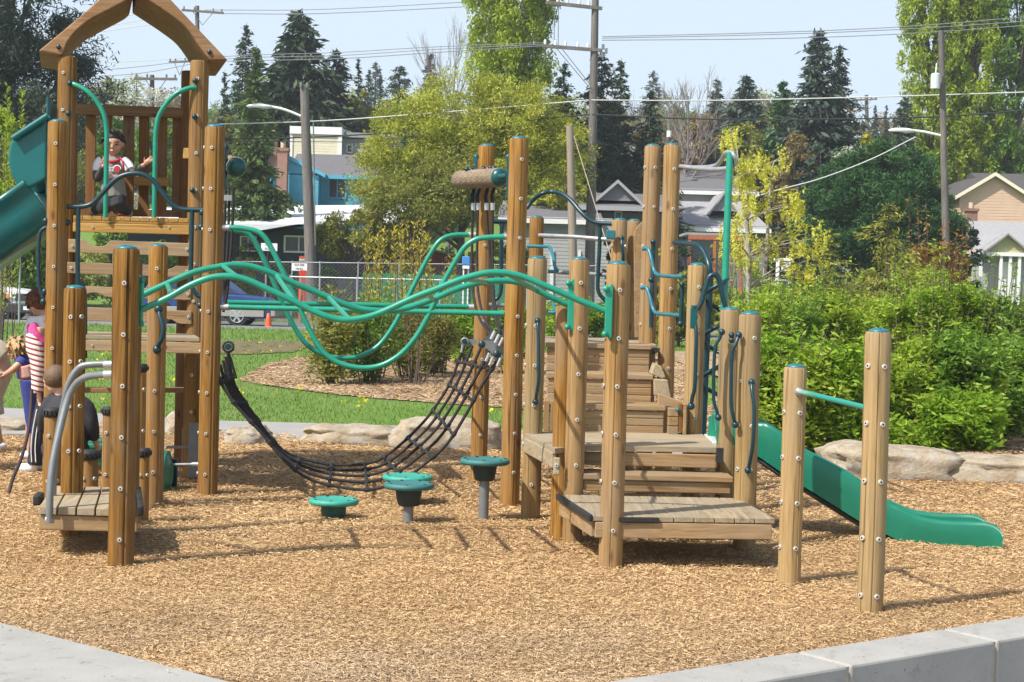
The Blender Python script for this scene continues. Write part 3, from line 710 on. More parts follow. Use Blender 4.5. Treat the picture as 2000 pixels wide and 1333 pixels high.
# boards across X, clipped to the hexagon, drawn as strips
def stripdeck(name, parent, poly, z, w, mat, th=0.04, gap=0.006):
    ys_ = [p[1] for p in poly]; y = min(ys_); g = Geo()
    def xr(y):
        xs_ = []
        for i in range(len(poly)):
            (xa, ya), (xb, yb) = poly[i], poly[(i+1) % len(poly)]
            if (ya <= y < yb) or (yb <= y < ya): xs_.append(xa+(xb-xa)*(y-ya)/(yb-ya))
        return (min(xs_), max(xs_)) if len(xs_) >= 2 else None
    while y < max(ys_)-0.01:
        ya = y+0.001; yb = min(y+w-gap, max(ys_)-0.002); A = xr(ya); B = xr(yb)
        if A and B: g.prism([(A[0], ya, z), (A[1], ya, z), (B[1], yb, z), (B[0], yb, z)], (0, 0, -th))
        y += w
    return obj(name, g, mat, parent, bevel=0.004)
stripdeck('deck', st, poly, z2, 0.14, MT['plank_x'])
zc = z2-0.04-0.06
plank('deck_beam', st, (0.56, 12.33, zc), (1.56, 12.33, zc), 0.04, 0.10, MT['board_x'])
plank('deck_beam', st, (0.13, 13.22, zc+0.005), (0.335, 12.06, zc+0.005), 0.035, 0.115, MT['plank_y'])
plank('deck_beam', st, (1.56, 12.4, zc), (1.585, 13.55, zc), 0.04, 0.11, MT['board_y'])
g = Geo(); g.beam((1.585, 12.27, z2-0.05), (1.585, 12.33, z2-0.05), 0.05, 0.11); obj('bracket', g, MT['black'], st)
g = Geo(); g.box((0.352, 11.975, 0.56), (0.05, 0.03, 0.13)); o_ = obj('brace_block', g, MT['plank_x'], st, bevel=0.01)
bolt(o_, Vector((0.35, 11.958, 0.57)), 0, 1.0)
# upper flight
zA, zB, zC = 0.915, 1.145, 1.385
step(st, 0.30, 1.285, 13.52, 13.98, zA, 3, 0.0, 0.062)
step(st, 0.30, 1.215, 13.98, 14.5, zB, 3, 0.0, 0.065)
step(st, 0.30, 1.235, 14.5, 14.75, zC, 3, 0.0, 0.068)
stripdeck('deck', st, [(0.15, 14.76), (1.30, 14.76), (1.35, 16.5), (0.15, 16.5)], zC, 0.14, MT['plank_x'])
plank('deck_beam', st, (1.27, 14.8, zC-0.10), (1.32, 16.4, zC-0.10), 0.04, 0.11, MT['board_y'])
# stair side panels (angled cheeks of stacked boards)
def cheek(pts, y0, y1, mat='board_y'):
    g = Geo(); g.prism([(x, y0, z) for x, z in pts], (0, y1-y0, 0)); obj('side_board', g, MT[mat], st, bevel=0.008)
# right cheeks measured from the photo
g = Geo(); g.beam(W(1278, 747, 14.0), W(1278, 728, 14.3), 0.05, 0.02)
cheek([(1.20, zB+0.005), (1.23, zB+0.10), (1.29, zB+0.075), (1.33, zB-0.02), (1.30, zB-0.03)], 14.05, 14.30, 'plank_y')
cheek([(1.215, zB-0.03), (1.335, zB-0.035), (1.37, zB-0.20), (1.225, zB-0.17)], 13.93, 14.25, 'plank_y')
cheek([(1.225, zA+0.10), (1.225, zA-0.002), (1.45, zA-0.03), (1.45, zA+0.03)], 13.60, 13.66, 'board_x')
for k in range(3):
    g = Geo(); g.box((1.345, 13.50, zA-0.045-0.075*k), (0.085, 0.09, 0.07)); obj('side_block', g, MT['board_y'], st, bevel=0.006)
g = Geo(); g.box((1.405, 13.50, zA-0.09), (0.03, 0.12, 0.235)); obj('side_board', g, MT['slat'], st, bevel=0.005)
g = Geo(); g.box((1.437, 13.50, zA-0.10), (0.03, 0.12, 0.25)); obj('side_board', g, MT['board_y'], st, bevel=0.005)
g = Geo(); g.box((0.30, 13.48, zA-0.10), (0.045, 0.05, 0.25)); g.box((0.355, 13.48, zA-0.10), (0.045, 0.05, 0.25)); obj('side_board', g, MT['tan'], st, bevel=0.005)
g = Geo(); g.prism([(1.255, 14.6, zC-0.02), (1.255, 14.6, zC-0.085), (1.31, 14.6, zC-0.065), (1.325, 14.6, zC-0.03)], (0, 0.03, 0)); obj('bracket', g, MT['black'], st)
g = Geo(); g.ball((1.375, 13.43, zA-0.02), 0.02); obj('bolt_cap', g, MT['cap'], st)
# upper panel board next to the two tall posts
g = Geo(); P = TP([(1243, 445, 15.45), (1257, 430, 15.45), (1257, 660, 15.45), (1240, 660, 15.45), (1238, 460, 15.45)]); g.prism(P, (0, 0.05, 0)); obj('side_board', g, MT['board_y'], st, bevel=0.006)
# ---- handles
def handle(parent, pts, mat='dteal', r=0.014, label=None):
    g = Geo(); g.tube(pts, r, 10, 0, 6)
    g.ball(pts[0], r*1.85, nu=10, nv=8); g.ball(pts[-1], r*1.85, nu=10, nv=8)
    return obj('handle', g, MT[mat], parent, label=label)
Yh = POSTS['H']['Y']-POSTS['H']['r']-0.02
handle(st, TP([(1050, 627, Yh), (1051, 645, Yh-0.03), (1052, 690, Yh-0.06), (1052, 740, Yh-0.06), (1048, 770, Yh-0.03), (1046, 785, Yh)]))
Yk = POSTS['K']['Y']-POSTS['K']['r']-0.02
handle(st, TP([(1468, 747, Yk), (1469, 765, Yk-0.04), (1473, 800, Yk-0.07), (1471, 860, Yk-0.07), (1466, 895, Yk-0.04), (1461, 919, Yk)]))
handle(st, TP([(1443, 655, Yk+0.02), (1437, 672, Yk), (1430, 690, Yk), (1428, 740, Yk), (1428, 790, Yk), (1432, 812, Yk), (1436, 830, Yk+0.02)]))
Yl = 12.6
handle(st, TP([(1410, 649, Yl), (1405, 662, Yl), (1397, 680, Yl), (1394, 730, Yl), (1394, 780, Yl), (1400, 803, Yl), (1403, 816, Yl)]))
Ym = 13.45
handle(st, TP([(1356, 620, Ym), (1360, 650, Ym-0.05), (1359, 700, Ym-0.06), (1357, 755, Ym-0.06), (1352, 778, Ym-0.03), (1350, 794, Ym)]), r=0.017)
handle(st, TP([(1214, 466, 15.7), (1215, 480, 15.66), (1217, 500, 15.66), (1216, 520, 15.7)]), r=0.015)
handle(st, TP([(1429, 655, 12.6), (1429, 665, 12.6)]), r=0.013)
# ---- flange plates for the long rails
def flange(parent, px, y0, y1, Y, mat='green', w=0.055, side=1):
    g = Geo(); a = W(px, y0, Y); b_ = W(px-(y1-y0)*0.03, y1, Y)
    ax = (b_-a).normalized()
    P = [a+Vector((-side*0.0, 0, 0.0)), a+Vector((side*w*0.45, 0, -0.03)), a.lerp(b_, 0.12)+Vector((side*w, 0, 0)), a.lerp(b_, 0.88)+Vector((side*w, 0, 0)), b_+Vector((side*w*0.4, 0, 0.03)), b_]
    g.prism(P, (0, 0.03, 0)); g.ball(a+Vector((-side*0.018, -0.01, -0.035)), 0.024); g.ball(b_+Vector((-side*0.018, -0.01, 0.035)), 0.024)
    return obj('flange', g, MT[mat], parent)
# ---- wavy green rungs and dark handrails at the top
def rung(parent, pts, label=None): return part_tube('climbing_rung', parent, pts, 0.0165, 'lteal', 6, 10, label)
rung(st, TP([(1256, 487, 14.35), (1266, 487, 14.3), (1272, 505, 14.25), (1278, 530, 14.2), (1288, 538, 14.1), (1310, 540, 13.9), (1334, 541, 13.7)]))
rung(st, TP([(1253, 563, 14.35), (1263, 563, 14.3), (1270, 583, 14.25), (1277, 607, 14.2), (1287, 613, 14.1), (1310, 615, 13.9), (1332, 617, 13.7)]))
rung(st, TP([(1030, 481, 15.4), (1060, 482, 15.3), (1074, 484, 15.2), (1080, 500, 15.0), (1084, 522, 14.9), (1088, 530, 14.9), (1070, 531, 14.9)]))
rung(st, TP([(1066, 583, 15.3), (1078, 585, 15.2), (1082, 600, 15.0), (1086, 610, 14.9), (1070, 611, 14.9)]))
part_tube('climbing_frame', st, TP([(1276, 474, 14.35), (1276, 500, 14.35), (1274, 560, 14.3), (1272, 640, 14.3)]), 0.02, 'dteal')
part_tube('climbing_frame', st, TP([(1333, 555, 13.7), (1331, 600, 13.7), (1329, 640, 13.7)]), 0.018, 'dteal')
g = Geo(); 
for p in ((1276, 473, 14.3), (1272, 547, 14.3), (1332, 556, 13.65), (1329, 633, 13.65)): g = Geo(); g.ball(W(*p), 0.026); obj('bolt_cap', g, MT['dteal'], st)
# arch handrail over the back opening
part_tube('handrail', st, TP([(1028, 408, 16.4), (1040, 392, 16.4), (1058, 379, 16.3), (1078, 375, 16.3), (1100, 380, 16.2), (1118, 395, 16.1), (1138, 418, 16.0), (1160, 434, 15.95), (1196, 438, 15.9)]), 0.022, 'dteal')
part_tube('handrail', st, TP([(1172, 438, 15.95), (1171, 480, 15.95), (1168, 540, 15.95), (1169, 570, 15.95), (1184, 590, 15.95)]), 0.02, 'dteal')
part_tube('handrail', st, TP([(962, 433, 16.0), (998, 434, 16.0)]), 0.024, 'dteal', 1)
part_tube('handrail', st, TP([(980, 436, 16.0), (979, 500, 16.0), (979, 560, 16.0), (974, 580, 16.0), (964, 588, 16.0)]), 0.02, 'dteal')
part_tube('grey_bar', st, TP([(1054, 460, 16.5), (1120, 463, 16.1), (1196, 469, 15.9)]), 0.022, 'galv', 1)
part_tube('grey_bar', st, TP([(1090, 532, 16.3), (1197, 538, 15.9)]), 0.022, 'grail', 1)
part_tube('grey_bar', st, TP([(955, 596, 15.4), (990, 597, 15.4)]), 0.022, 'grail', 1)
g = Geo(); g.box(W(1193, 459, 15.78), (0.09, 0.04, 0.09)); obj('bracket', g, MT['cap'], st, bevel=0.01)
# ---- silver loop with the green pole and helical climber
part_tube('loop_bar', st, TP([(1322, 325, 14.9), (1370, 330, 14.6), (1405, 331, 14.3), (1428, 327, 14.15), (1437, 315, 14.1), (1430, 300, 14.1), (1418, 300, 14.3), (1410, 312, 14.6), (1398, 324, 14.9), (1370, 328, 15.1), (1325, 326, 15.2)]), 0.022, 'galv')
part_tube('slide_pole', st, TP([(1426, 299, 14.1), (1421, 420, 14.05), (1414, 600, 14.0), (1404, 890, 13.9)]), 0.030, 'green', 3, 14)
part_tube('climber_rail', st, TP([(1317, 474, 14.8), (1340, 476, 14.6), (1362, 480, 14.4), (1376, 495, 14.3), (1385, 520, 14.2), (1387, 550, 14.2), (1384, 600, 14.2), (1379, 700, 14.2), (1372, 870, 14.2)]), [0.022, 0.022, 0.023, 0.026, 0.028, 0.03, 0.03, 0.03, 0.03], 'dteal', 5, 12)
pts = []
for k in range(0, 41):
    t = k/40; a = t*math.pi*2*3.1+0.5
    py = 545+t*255; cx = 1400-t*12
    pts.append(W(cx+ math.cos(a)*24, py, 14.1-0.16*math.sin(a)))
part_tube('helical_bar', st, pts, 0.019, 'dteal', 2, 9)
part_tube('climber_rail', st, TP([(1362, 605, 13.5), (1370, 590, 13.5), (1378, 562, 13.5), (1385, 542, 13.5), (1396, 537, 13.5), (1405, 548, 13.5), (1411, 575, 13.5), (1418, 604, 13.5)]), 0.022, 'dteal', 6)
g = Geo(); a_ = W(1355, 622, 13.42); g.box(a_, (0.055, 0.04, 0.17)); g.cyl(a_+Vector((0, 0, 0.085)), a_+Vector((0, 0, 0.105)), 0.024); obj('bracket', g, MT['teal'], st, bevel=0.006)
# ---- green slide (part of the structure)
def slide_build(parent):
    top = [(1400, 812), (1440, 818), (1480, 826), (1500, 829), (1528, 846), (1575, 881), (1625, 907), (1680, 938), (1729, 977), (1760, 993), (1800, 1010), (1845, 1018), (1895, 1020), (1930, 1022), (1950, 1031), (1959, 1045)]
    bot = [(1400, 868), (1440, 875), (1480, 892), (1500, 905), (1528, 924), (1575, 954), (1625, 985), (1680, 1019), (1729, 1043), (1760, 1058), (1803, 1072), (1857, 1078), (1900, 1079), (1932, 1079), (1949, 1076), (1956, 1067)]
    n = len(top); A = []; B = []; C = []; D = []
    for i in range(n):
        Yn = 12.72-0.62*i/(n-1); k = i/(n-1)
        a = W(top[i][0], top[i][1], Yn); b_ = W(bot[i][0], bot[i][1], Yn)
        A.append(a); B.append(b_); wv = Vector((0.06, 0.46, 0))
        C.append(b_+wv+Vector((-0.02, 0, 0.02))); D.append(a+wv+Vector((-0.04, 0, 0)))
    def smooth(P): return catmull(P, 9)
    A, B, C, D = map(smooth, (A, B, C, D)); n = len(A)
    g = Geo(); prof = []
    t = 0.028
    for i in range(n):
        a, b_, c, d = A[i], B[i], C[i], D[i]
        up = Vector((0, 0, 1)); bed = b_.lerp(a, 0.18)
        bedc = c.lerp(d, 0.18)
        inn = (d-a).normalized()
        # closed cross-section going round the U
        sec = [b_, b_.lerp(a, 0.5)-inn*0.012, a-up*0.03-inn*0.012, a-inn*0.004-up*0.006, a+inn*t*0.5+up*0.004, a+inn*(t+0.012)-up*0.006, a+inn*(t+0.014)-up*0.03, bed+inn*(t+0.03)+up*0.03, bed+inn*0.09, bedc-inn*0.09, bedc-inn*(t+0.03)+up*0.03,
               d-inn*(t+0.014)-up*0.03, d-inn*(t+0.012)-up*0.006, d-inn*t*0.5+up*0.004, d+inn*0.004-up*0.006, d+inn*0.012-up*0.03, c.lerp(d, 0.5)+inn*0.012, c]
        prof.append(sec)
    m_ = len(prof[0]); vs = [v for s_ in prof for v in s_]; fs = []
    for i in range(n-1):
        for k in range(m_-1): fs.append((i*m_+k, i*m_+k+1, (i+1)*m_+k+1, (i+1)*m_+k))
    g.add(vs, fs, 0, True)
    # end closures
    g.add(prof[-1], [tuple(range(m_))], 0, False); g.add(prof[0], [tuple(range(m_))], 0, False)
    # underside
    g2 = []
    for i in range(n-1): g2.append((2*i, 2*i+1, 2*i+3, 2*i+2))
    uv = [v for i in range(n) for v in (B[i]+Vector((0, 0.0, 0.0)), C[i])]
    g.add(uv, g2, 0, True)
    s_ = obj('slide', g, MT['slide'], parent, label='green plastic slide running down from the middle deck to the right')
    g = Geo(); P = []
    for i in range(0, 50): P.append(B[i+18]-Vector((0, 0, 0.02))+Vector((0, 0.05, 0)))
    g.tube(P, 0.022, 8, 0, 1); obj('slide_stiffener', g, MT['black'], s_)
slide_build(st)
g = Geo(); P = TP([(1384, 812, 13.3), (1402, 815, 13.3), (1404, 862, 13.2), (1381, 852, 13.3)]); g.prism(P, (0.02, 0.04, 0)); obj('slide_panel', g, MT['slide'], st, bevel=0.01)
g = Geo(); P = [Vector((1.585, 12.75, z2+0.012)), Vector((1.72, 12.75, z2+0.005)), Vector((1.72, 13.45, z2+0.005)), Vector((1.60, 13.45, z2+0.012))]; g.prism(P, (0, 0, -0.05)); obj('slide_lip', g, simple('pale_lip', (0.52, 0.56, 0.55), 0.4), st, bevel=0.008)

# ---- log roller between the tall posts F and J with its hanging sleeves
def roller(parent, pa, pb, Ya, Yb, r, capface=True):
    a = W(*pa, Ya); b_ = W(*pb, Yb); d = (b_-a).normalized()
    g = Geo(); g.tube([a, a+d*0.02, b_-d*0.02, b_], [r*0.93, r, r, r*0.93], 22, 0, 1)
    lo = obj('log_roller', g, MT['rollwood'], parent)
    for e, s_ in ((b_, 1), (a, -1)):
        R = (d*s_).to_track_quat('Z', 'Y').to_matrix(); g = Geo()
        g.ball(e-d*s_*0.004, r*0.95, (1, 1, 0.70), 18, 12, 0, R)
        obj('roller_cap', g, MT['teal'], lo)
    # grip pegs
    g = Geo(); x = d.cross(Vector((0, 0, 1))).normalized(); L_ = (b_-a).length
    for row, an in ((0, -0.35), (1, 0.15), (2, 0.7), (3, 1.2)):
        for k in range(7):
            t = (k+0.5+(row % 2)*0.4)/7.5
            nn = -x*math.cos(an)*(1 if x.y > 0 else -1)+Vector((0, 0, math.sin(an)))
            nn = nn.normalized()
            g.ball(a.lerp(b_, t)+nn*(r+0.001), 0.007, nu=6, nv=5)
    o9 = obj('grip_studs', g, MT['plank_x'], lo); o9['kind'] = 'stuff'
    return lo, a, b_
MT['rollwood'] = wood('wood_roller', (0.13, 0.09, 0.055), (0.24, 0.18, 0.12), (0.34, 0.265, 0.19), 1, crack=0.3)
lo, ra, rb = roller(st, (897, 352), (976, 347), 15.3, 14.35, 0.086)
for (px, py, Y) in ((993, 345, 14.2), (930, 345, 15.45)):
    g = Geo(); a_ = W(px, py-38, Y); b2 = W(px-1, py+43, Y); g.beam(a_, b2, 0.03, 0.06, (0, 1, 0)); g.ball(a_, 0.028); g.ball(b2+Vector((0, 0, 0.01)), 0.028)
    g.cyl(W(px-6, py, Y), W(px-20, py+2, Y), 0.03)
    obj('roller_bracket', g, MT['teal'], st, bevel=0.005)
g = Geo()
for p in ((945, 330, 14.7), (958, 328, 14.6), (965, 328, 14.5), (912, 331, 15.0), (920, 331, 15.0)): g = Geo(); g.ball(W(*p), 0.028, (1, 1, 0.7)); obj('roller_clamp', g, MT['dteal'], st)
# ================================================================== hanging rope handrails (right)
def ropes(name, parent, lines, r, mat='rope', n=7, res=5):
    out = []
    for l in lines: out.append(part_tube(name, parent, TP(l), r, mat, res, n))
    return out
ropeR = [[(924, 372, 15.2), (923, 420, 15.2), (922, 500, 15.2), (924, 570, 15.1), (936, 620, 14.8), (958, 655, 14.5), (968, 668, 14.4)],
         [(934, 372, 15.1), (933, 420, 15.1), (932, 500, 15.1), (934, 570, 15.0), (946, 622, 14.7), (968, 655, 14.4), (976, 668, 14.3)],
         [(949, 372, 14.9), (951, 420, 14.9), (957, 500, 14.9), (961, 570, 14.8), (967, 620, 14.6), (980, 655, 14.35), (986, 668, 14.25)],
         [(961, 372, 14.7), (962, 420, 14.7), (962, 500, 14.7), (964, 570, 14.6), (972, 620, 14.5), (984, 650, 14.3), (990, 662, 14.2)]]
# ================================================================== PLAY TOWER (left)
tw = root('play_tower', 'tall wooden play tower with arched roof beams and a boy on its top deck', 'play tower', (-3.3, 15.0, 0))
post('E', tw, (419, 243), (405, 968), 39, 'honey', na=0.45, ba=-0.1, b0=0.18, bs=0.35, second=-1.3)
Yf = POSTS['E']['Y']
post('P2', tw, (114, 233), (101, 985), 38, 'honey', Y=Yf, na=0.4, ba=0.05, b0=0.19, bs=0.35)
sx, sy = -0.27, 1.0
Xe = POSTS['E']['X']; Xp = POSTS['P2']['X']
Yt = 15.15
post('T1', tw, (118, 112), (118, 900), 36, 'honey', Y=Yt, cap=False, na=0.7, ba=-0.15, b0=0.15, bs=0.34, bmin=2.0)
post('T2', tw, (399, 120), (374, 935), 36, 'honey', Y=Yt, cap=False, na=0.5, ba=0.0, b0=0.17, bs=0.34)
Yr = 16.3
post('R1', tw, (142, 205), (125, 900), 30, 'slat', Y=Yr, cap=False, bolts=False)
post('R2', tw, (374, 140), (356, 900), 33, 'slat', Y=Yr, cap=False, bolts=False)
X1 = POSTS['T1']['X']; X2 = POSTS['T2']['X']
# ---- roof: two curved gable beams pairs
outL = [(75, 100), (121, 62), (165, 25), (205, -12), (235, -45), (262, -72)]
inL = [(121, 108), (136, 76), (164, 47), (202, 25), (249, 0), (262, -12)]
outR = [(445, 118), (412, 83), (378, 47), (334, 0), (300, -38), (268, -72)]
inR = [(410, 118), (394, 98), (363, 54), (331, 28), (303, 9), (268, -14)]
def roofbeam(outl, inl, Y, off, th, name):
    o_ = catmull(TP([(p[0], p[1], Y) for p in outl]), 4); i_ = catmull(TP([(p[0], p[1], Y) for p in inl]), 4)
    n = len(o_); g = Geo(); offv = Vector(off)
    vs = [p+offv for p in o_]+[p+offv for p in i_]
    vs += [p+Vector((sx*th, th, 0)) for p in vs[:2*n]]
    fs = []
    for k in range(n-1):
        fs += [(k, k+1, n+k+1, n+k), (2*n+k, 2*n+k+1, 3*n+k+1, 3*n+k), (k, k+1, 2*n+k+1, 2*n+k), (n+k, n+k+1, 3*n+k+1, 3*n+k)]
    fs += [(0, n, 3*n, 2*n), (n-1, 2*n-1, 4*n-1, 3*n-1)]
    g.add(vs, fs); return obj(name, g, MT['beam'], tw, bevel=0.012)
Yb = Yt-0.10
roofbeam(outL, inL, Yb, (0, 0, 0), 1.18, 'roof_beam'); roofbeam(outR, inR, Yb, (0, 0, 0), 1.18, 'roof_beam')
g = Geo()
for p in ((114, 92), (409, 102)): g = Geo(); g.ball(W(p[0], p[1], Yb-0.01), 0.022, (1, 0.6, 1)); obj('bolt_cap', g, MT['dteal'], tw)
# ---- upper deck
zU = 2.42
def P3(x, y, z): return Vector((x, y, z))
slatdeck('deck', tw, (X1+0.10, Yt-0.08), (X2-0.06, Yt-0.08), (X2+sx*1.1, Yr+0.1), (X1+sx*1.1, Yr+0.1), zU, 12, MT['warm_y'], 0.04)
plank('deck_beam', tw, (X1+0.10, Yt-0.05, zU-0.035), (X2-0.05, Yt-0.05, zU-0.035), 0.05, 0.055, MT['warm_x'])
o_ = plank('deck_beam', tw, (X1+0.10, Yt-0.07, zU-0.107), (X2-0.05, Yt-0.07, zU-0.107), 0.04, 0.085, MT['warm_x'])
for px in (181, 330): bolt(o_, W(px, 444, Yt-0.094), 0, 0.6)
# ---- back slat railing
def slat(px, y0, y1, w, Y, rot=0.0):
    g = Geo(); a = W(px, y0, Y); b_ = W(px-2, y1, Y); g.beam(b_, a, 0.03, w/FPX*Y, (1, 0, 0.0)); obj('rail_slat', g, MT['slat'], tw, bevel=0.006)
g = Geo(); a = W(138, 213, Yr-0.05); b_ = W(368, 222, Yr-0.05); g.beam(a, b_, 0.04, 0.105); obj('top_rail', g, MT['beam'], tw, bevel=0.008)
for px, w in ((178, 19), (212, 15), (252, 22), (282, 20), (317, 20), (346, 17)): slat(px, 222, 416, w, Yr)
g = Geo(); g.beam(W(262, 354, Yr-0.09), W(331, 356, Yr-0.09), 0.05, 0.085); obj('rail_shelf', g, MT['warm_x'], tw, bevel=0.01)
g = Geo(); g.beam(W(140, 415, Yr), W(368, 418, Yr), 0.04, 0.07); obj('bottom_rail', g, MT['slat'], tw)
g = Geo(); g.beam(W(362, 300, Yt+0.5), W(382, 300, Yt+0.2), 0.05, 0.10); obj('rail_block', g, MT['warm_x'], tw, bevel=0.006)
# side rails (solid boards toward the slide opening, right side bars)
for py in (300, 380):
    g = Geo(); g.beam(P3(X2-0.02, Yt+0.15, W(380, py, Yt).z), P3(X2+sx*1.0, Yr-0.05, W(380, py, Yt).z), 0.04, 0.10); obj('side_rail', g, MT['slat'], tw, bevel=0.006)
# ---- green arched grab bars
part_tube('grab_bar', tw, TP([(136, 163, Yt-0.08), (150, 167, Yt-0.1), (172, 180, Yt-0.12), (190, 200, Yt-0.12), (203, 225, Yt-0.12), (208, 255, Yt-0.12), (208, 300, Yt-0.12), (206, 425, Yt-0.12)]), 0.022, 'green', 6, 12)
part_tube('grab_bar', tw, TP([(384, 171, Yt-0.08), (368, 173, Yt-0.1), (345, 183, Yt-0.12), (325, 203, Yt-0.12), (310, 228, Yt-0.12), (304, 262, Yt-0.12), (303, 300, Yt-0.12), (301, 425, Yt-0.12)]), 0.022, 'green', 6, 12)
g = Geo()
for p in ((137, 163, Yt-0.1), (381, 158, Yt-0.1), (380, 228, Yt-0.1), (376, 372, Yt-0.1), (134, 222, Yt-0.1)): g = Geo(); g.ball(W(*p), 0.026); obj('bolt_cap', g, MT['dteal'], tw)
# ---- front arch handrail at E / P2
Ya = Yf+0.02
part_tube('handrail', tw, TP([(132, 404, Ya), (160, 404, Ya), (180, 398, Ya), (200, 378, Ya), (225, 352, Ya), (248, 341, Ya), (275, 340, Ya), (298, 352, Ya), (318, 378, Ya), (335, 398, Ya), (355, 409, Ya), (402, 411, Ya)]), 0.022, 'dteal', 6, 12)
part_tube('handrail', tw, TP([(153, 405, Ya), (152, 470, Ya), (152, 540, Ya), (154, 556, Ya), (165, 575, Ya+0.02), (166, 700, Ya+0.02)]), 0.02, 'dteal', 5, 10)
part_tube('handrail', tw, TP([(375, 411, Ya), (374, 470, Ya), (373, 545, Ya), (377, 566, Ya), (386, 578, Ya), (394, 582, Ya), (393, 598, Ya)]), 0.02, 'dteal', 5, 10)
g = Geo()
for p in ((395, 415, Ya), (393, 444, Ya), (391, 597, Ya), (132, 435, Ya), (90, 432, Yf-0.03), (88, 570, Yf-0.03), (85, 590, Yf-0.03)): g = Geo(); g.ball(W(*p), 0.03); obj('bolt_cap', g, MT['dteal'], tw)
g = Geo(); g.cyl(W(396, 412, Ya), W(394, 442, Ya), 0.012); obj('bracket', g, MT['dteal'], tw)
part_tube('handrail', tw, TP([(91, 444, Yf), (80, 452, Yf), (76, 470, Yf), (75, 520, Yf), (77, 560, Yf), (84, 580, Yf), (88, 592, Yf)]), 0.018, 'dteal', 5, 10)
# ---- climbing wall boards between decks
def cboard(px0, px1, y0, y1, notch=None, Y=Yt-0.10):
    """scalloped board; notch (x centre, half width, depth, side)"""
    n = 26; T = []; B_ = []
    for i in range(n+1):
        px = px0+(px1-px0)*i/n; yt = y0+(px-px0)*0.012*3; yb = y1+(px-px0)*0.012*3
        if notch:
            cx, hw, dp, sd = notch; q = (px-cx)/hw
            if abs(q) < 1:
                e = dp*math.sqrt(max(0, 1-q*q))
                if sd > 0: yt += e
                else: yb -= e
        T.append(W(px, yt, Y)); B_.append(W(px, yb, Y))
    g = Geo(); vs = T+B_+[p+Vector((0, 0.045, 0)) for p in T+B_]; m_ = n+1; fs = []
    for k in range(n): fs += [(k, k+1, m_+k+1, m_+k), (2*m_+k, 2*m_+k+1, 3*m_+k+1, 3*m_+k), (k, k+1, 2*m_+k+1, 2*m_+k), (m_+k, m_+k+1, 3*m_+k+1, 3*m_+k)]
    fs += [(0, m_, 3*m_, 2*m_), (n, m_+n, 3*m_+n, 2*m_+n)]
    g.add(vs, fs); o_ = obj('climbing_board', g, MT['board_x'], tw, bevel=0.005)
    for px in (px0+8, px1-6): bolt(o_, W(px, (y0+y1)/2+(px-px0)*0.03, Y-0.003), 0, 0.9)
cboard(133, 371, 467, 493, (190, 24, 13, 1)); cboard(131, 371, 512, 534, (318, 20, 9, 1)); cboard(130, 373, 558, 578, (185, 20, 8, -1)); cboard(130, 374, 599, 625, (330, 16, 8, -1))
for px in (365,):
    g = Geo(); g.beam(W(px, 640, Yt+0.02), W(px+4, 455, Yt+0.02), 0.05, 0.10, (1, 0, 0)); obj('wall_stud', g, MT['slat'], tw)
g = Geo(); g.beam(W(136, 640, Yt+0.02), W(140, 455, Yt+0.02), 0.05, 0.10, (1, 0, 0)); obj('wall_stud', g, MT['slat'], tw)
# ---- lower deck
zL = 1.36
slatdeck('deck', tw, (Xp+0.12, Yf-0.02), (Xe-0.09, Yf-0.02), (X2+0.02, Yt-0.14), (X1+0.05, Yt-0.14), zL, 8, MT['plank_x'], 0.036, along_depth=False)
o_ = plank('deck_beam', tw, (Xp+0.1, Yf+0.0, zL-0.09), (Xe-0.07, Yf+0.0, zL-0.09), 0.04, 0.095, MT['board_x'])
for px in (180, 322): bolt(o_, W(px, 675, Yf-0.025), 0, 0.6)
plank('deck_beam', tw, (Xe-0.09, Yf+0.05, zL-0.09), (X2+0.02, Yt-0.2, zL-0.09), 0.04, 0.10, MT['board_y'])
g = Geo(); g.beam(W(160, 762, 15.3), W(362, 762, 15.3), 0.14, 0.045); obj('seat_plank', g, MT['beam'], tw, bevel=0.006)
# steel brace on the rear post
g = Geo(); a = W(378, 862, 15.0); g.box(a+Vector((0, 0, -0.08)), (0.09, 0.03, 0.50)); g.cyl(W(325, 874, 15.0), W(378, 874, 15.0), 0.014); obj('steel_brace', g, MT['grail'], tw)
g = Geo(); g.box(W(359, 873, 15.6), (0.035, 0.03, 0.36)); obj('steel_brace', g, MT['grail'], tw)
g = Geo(); g.cyl(W(338, 908, 14.3), W(388, 907, 14.15), 0.012); g.cyl(W(376, 907, 14.17), W(390, 907, 14.14), 0.018); obj('wheel_axle', g, MT['galv'], tw)
# teal wheel seen edge-on and teal seat box
g = Geo(); c = W(318, 925, 14.3)
g.tube([c+Vector((-0.03, 0, 0)), c+Vector((0.045, 0, 0))], [0.21, 0.20], 26, 0, 1); g.tube([c+Vector((0.045, 0, 0)), c+Vector((0.075, 0, 0))], [0.17, 0.10], 26, 0, 1)
obj('play_wheel', g, MT['slide'], tw, bevel=0.01)
g = Geo(); g.box(W(341, 930, 14.45), (0.045, 0.045, 0.30)); obj('wheel_stand', g, MT['dteal'], tw)
g = Geo(); g.box(W(192, 882, 15.2), (0.16, 0.35, 0.24)); g.box(W(192, 868, 15.15), (0.19, 0.40, 0.05)); obj('teal_seat', g, MT['slide'], tw, bevel=0.015)
# left roller with ropes
lo, _, _ = roller(tw, (452, 324), (462, 327), 15.2, 14.3, 0.09)
g = Geo(); a_ = W(441, 288, 14.35); b2 = W(438, 372, 14.35); g.beam(a_, b2, 0.03, 0.09, (0, 1, 0)); g.ball(a_, 0.03); g.cyl(W(440, 325, 14.4), W(452, 326, 14.3), 0.04); obj('roller_bracket', g, MT['dteal'], tw, bevel=0.005)
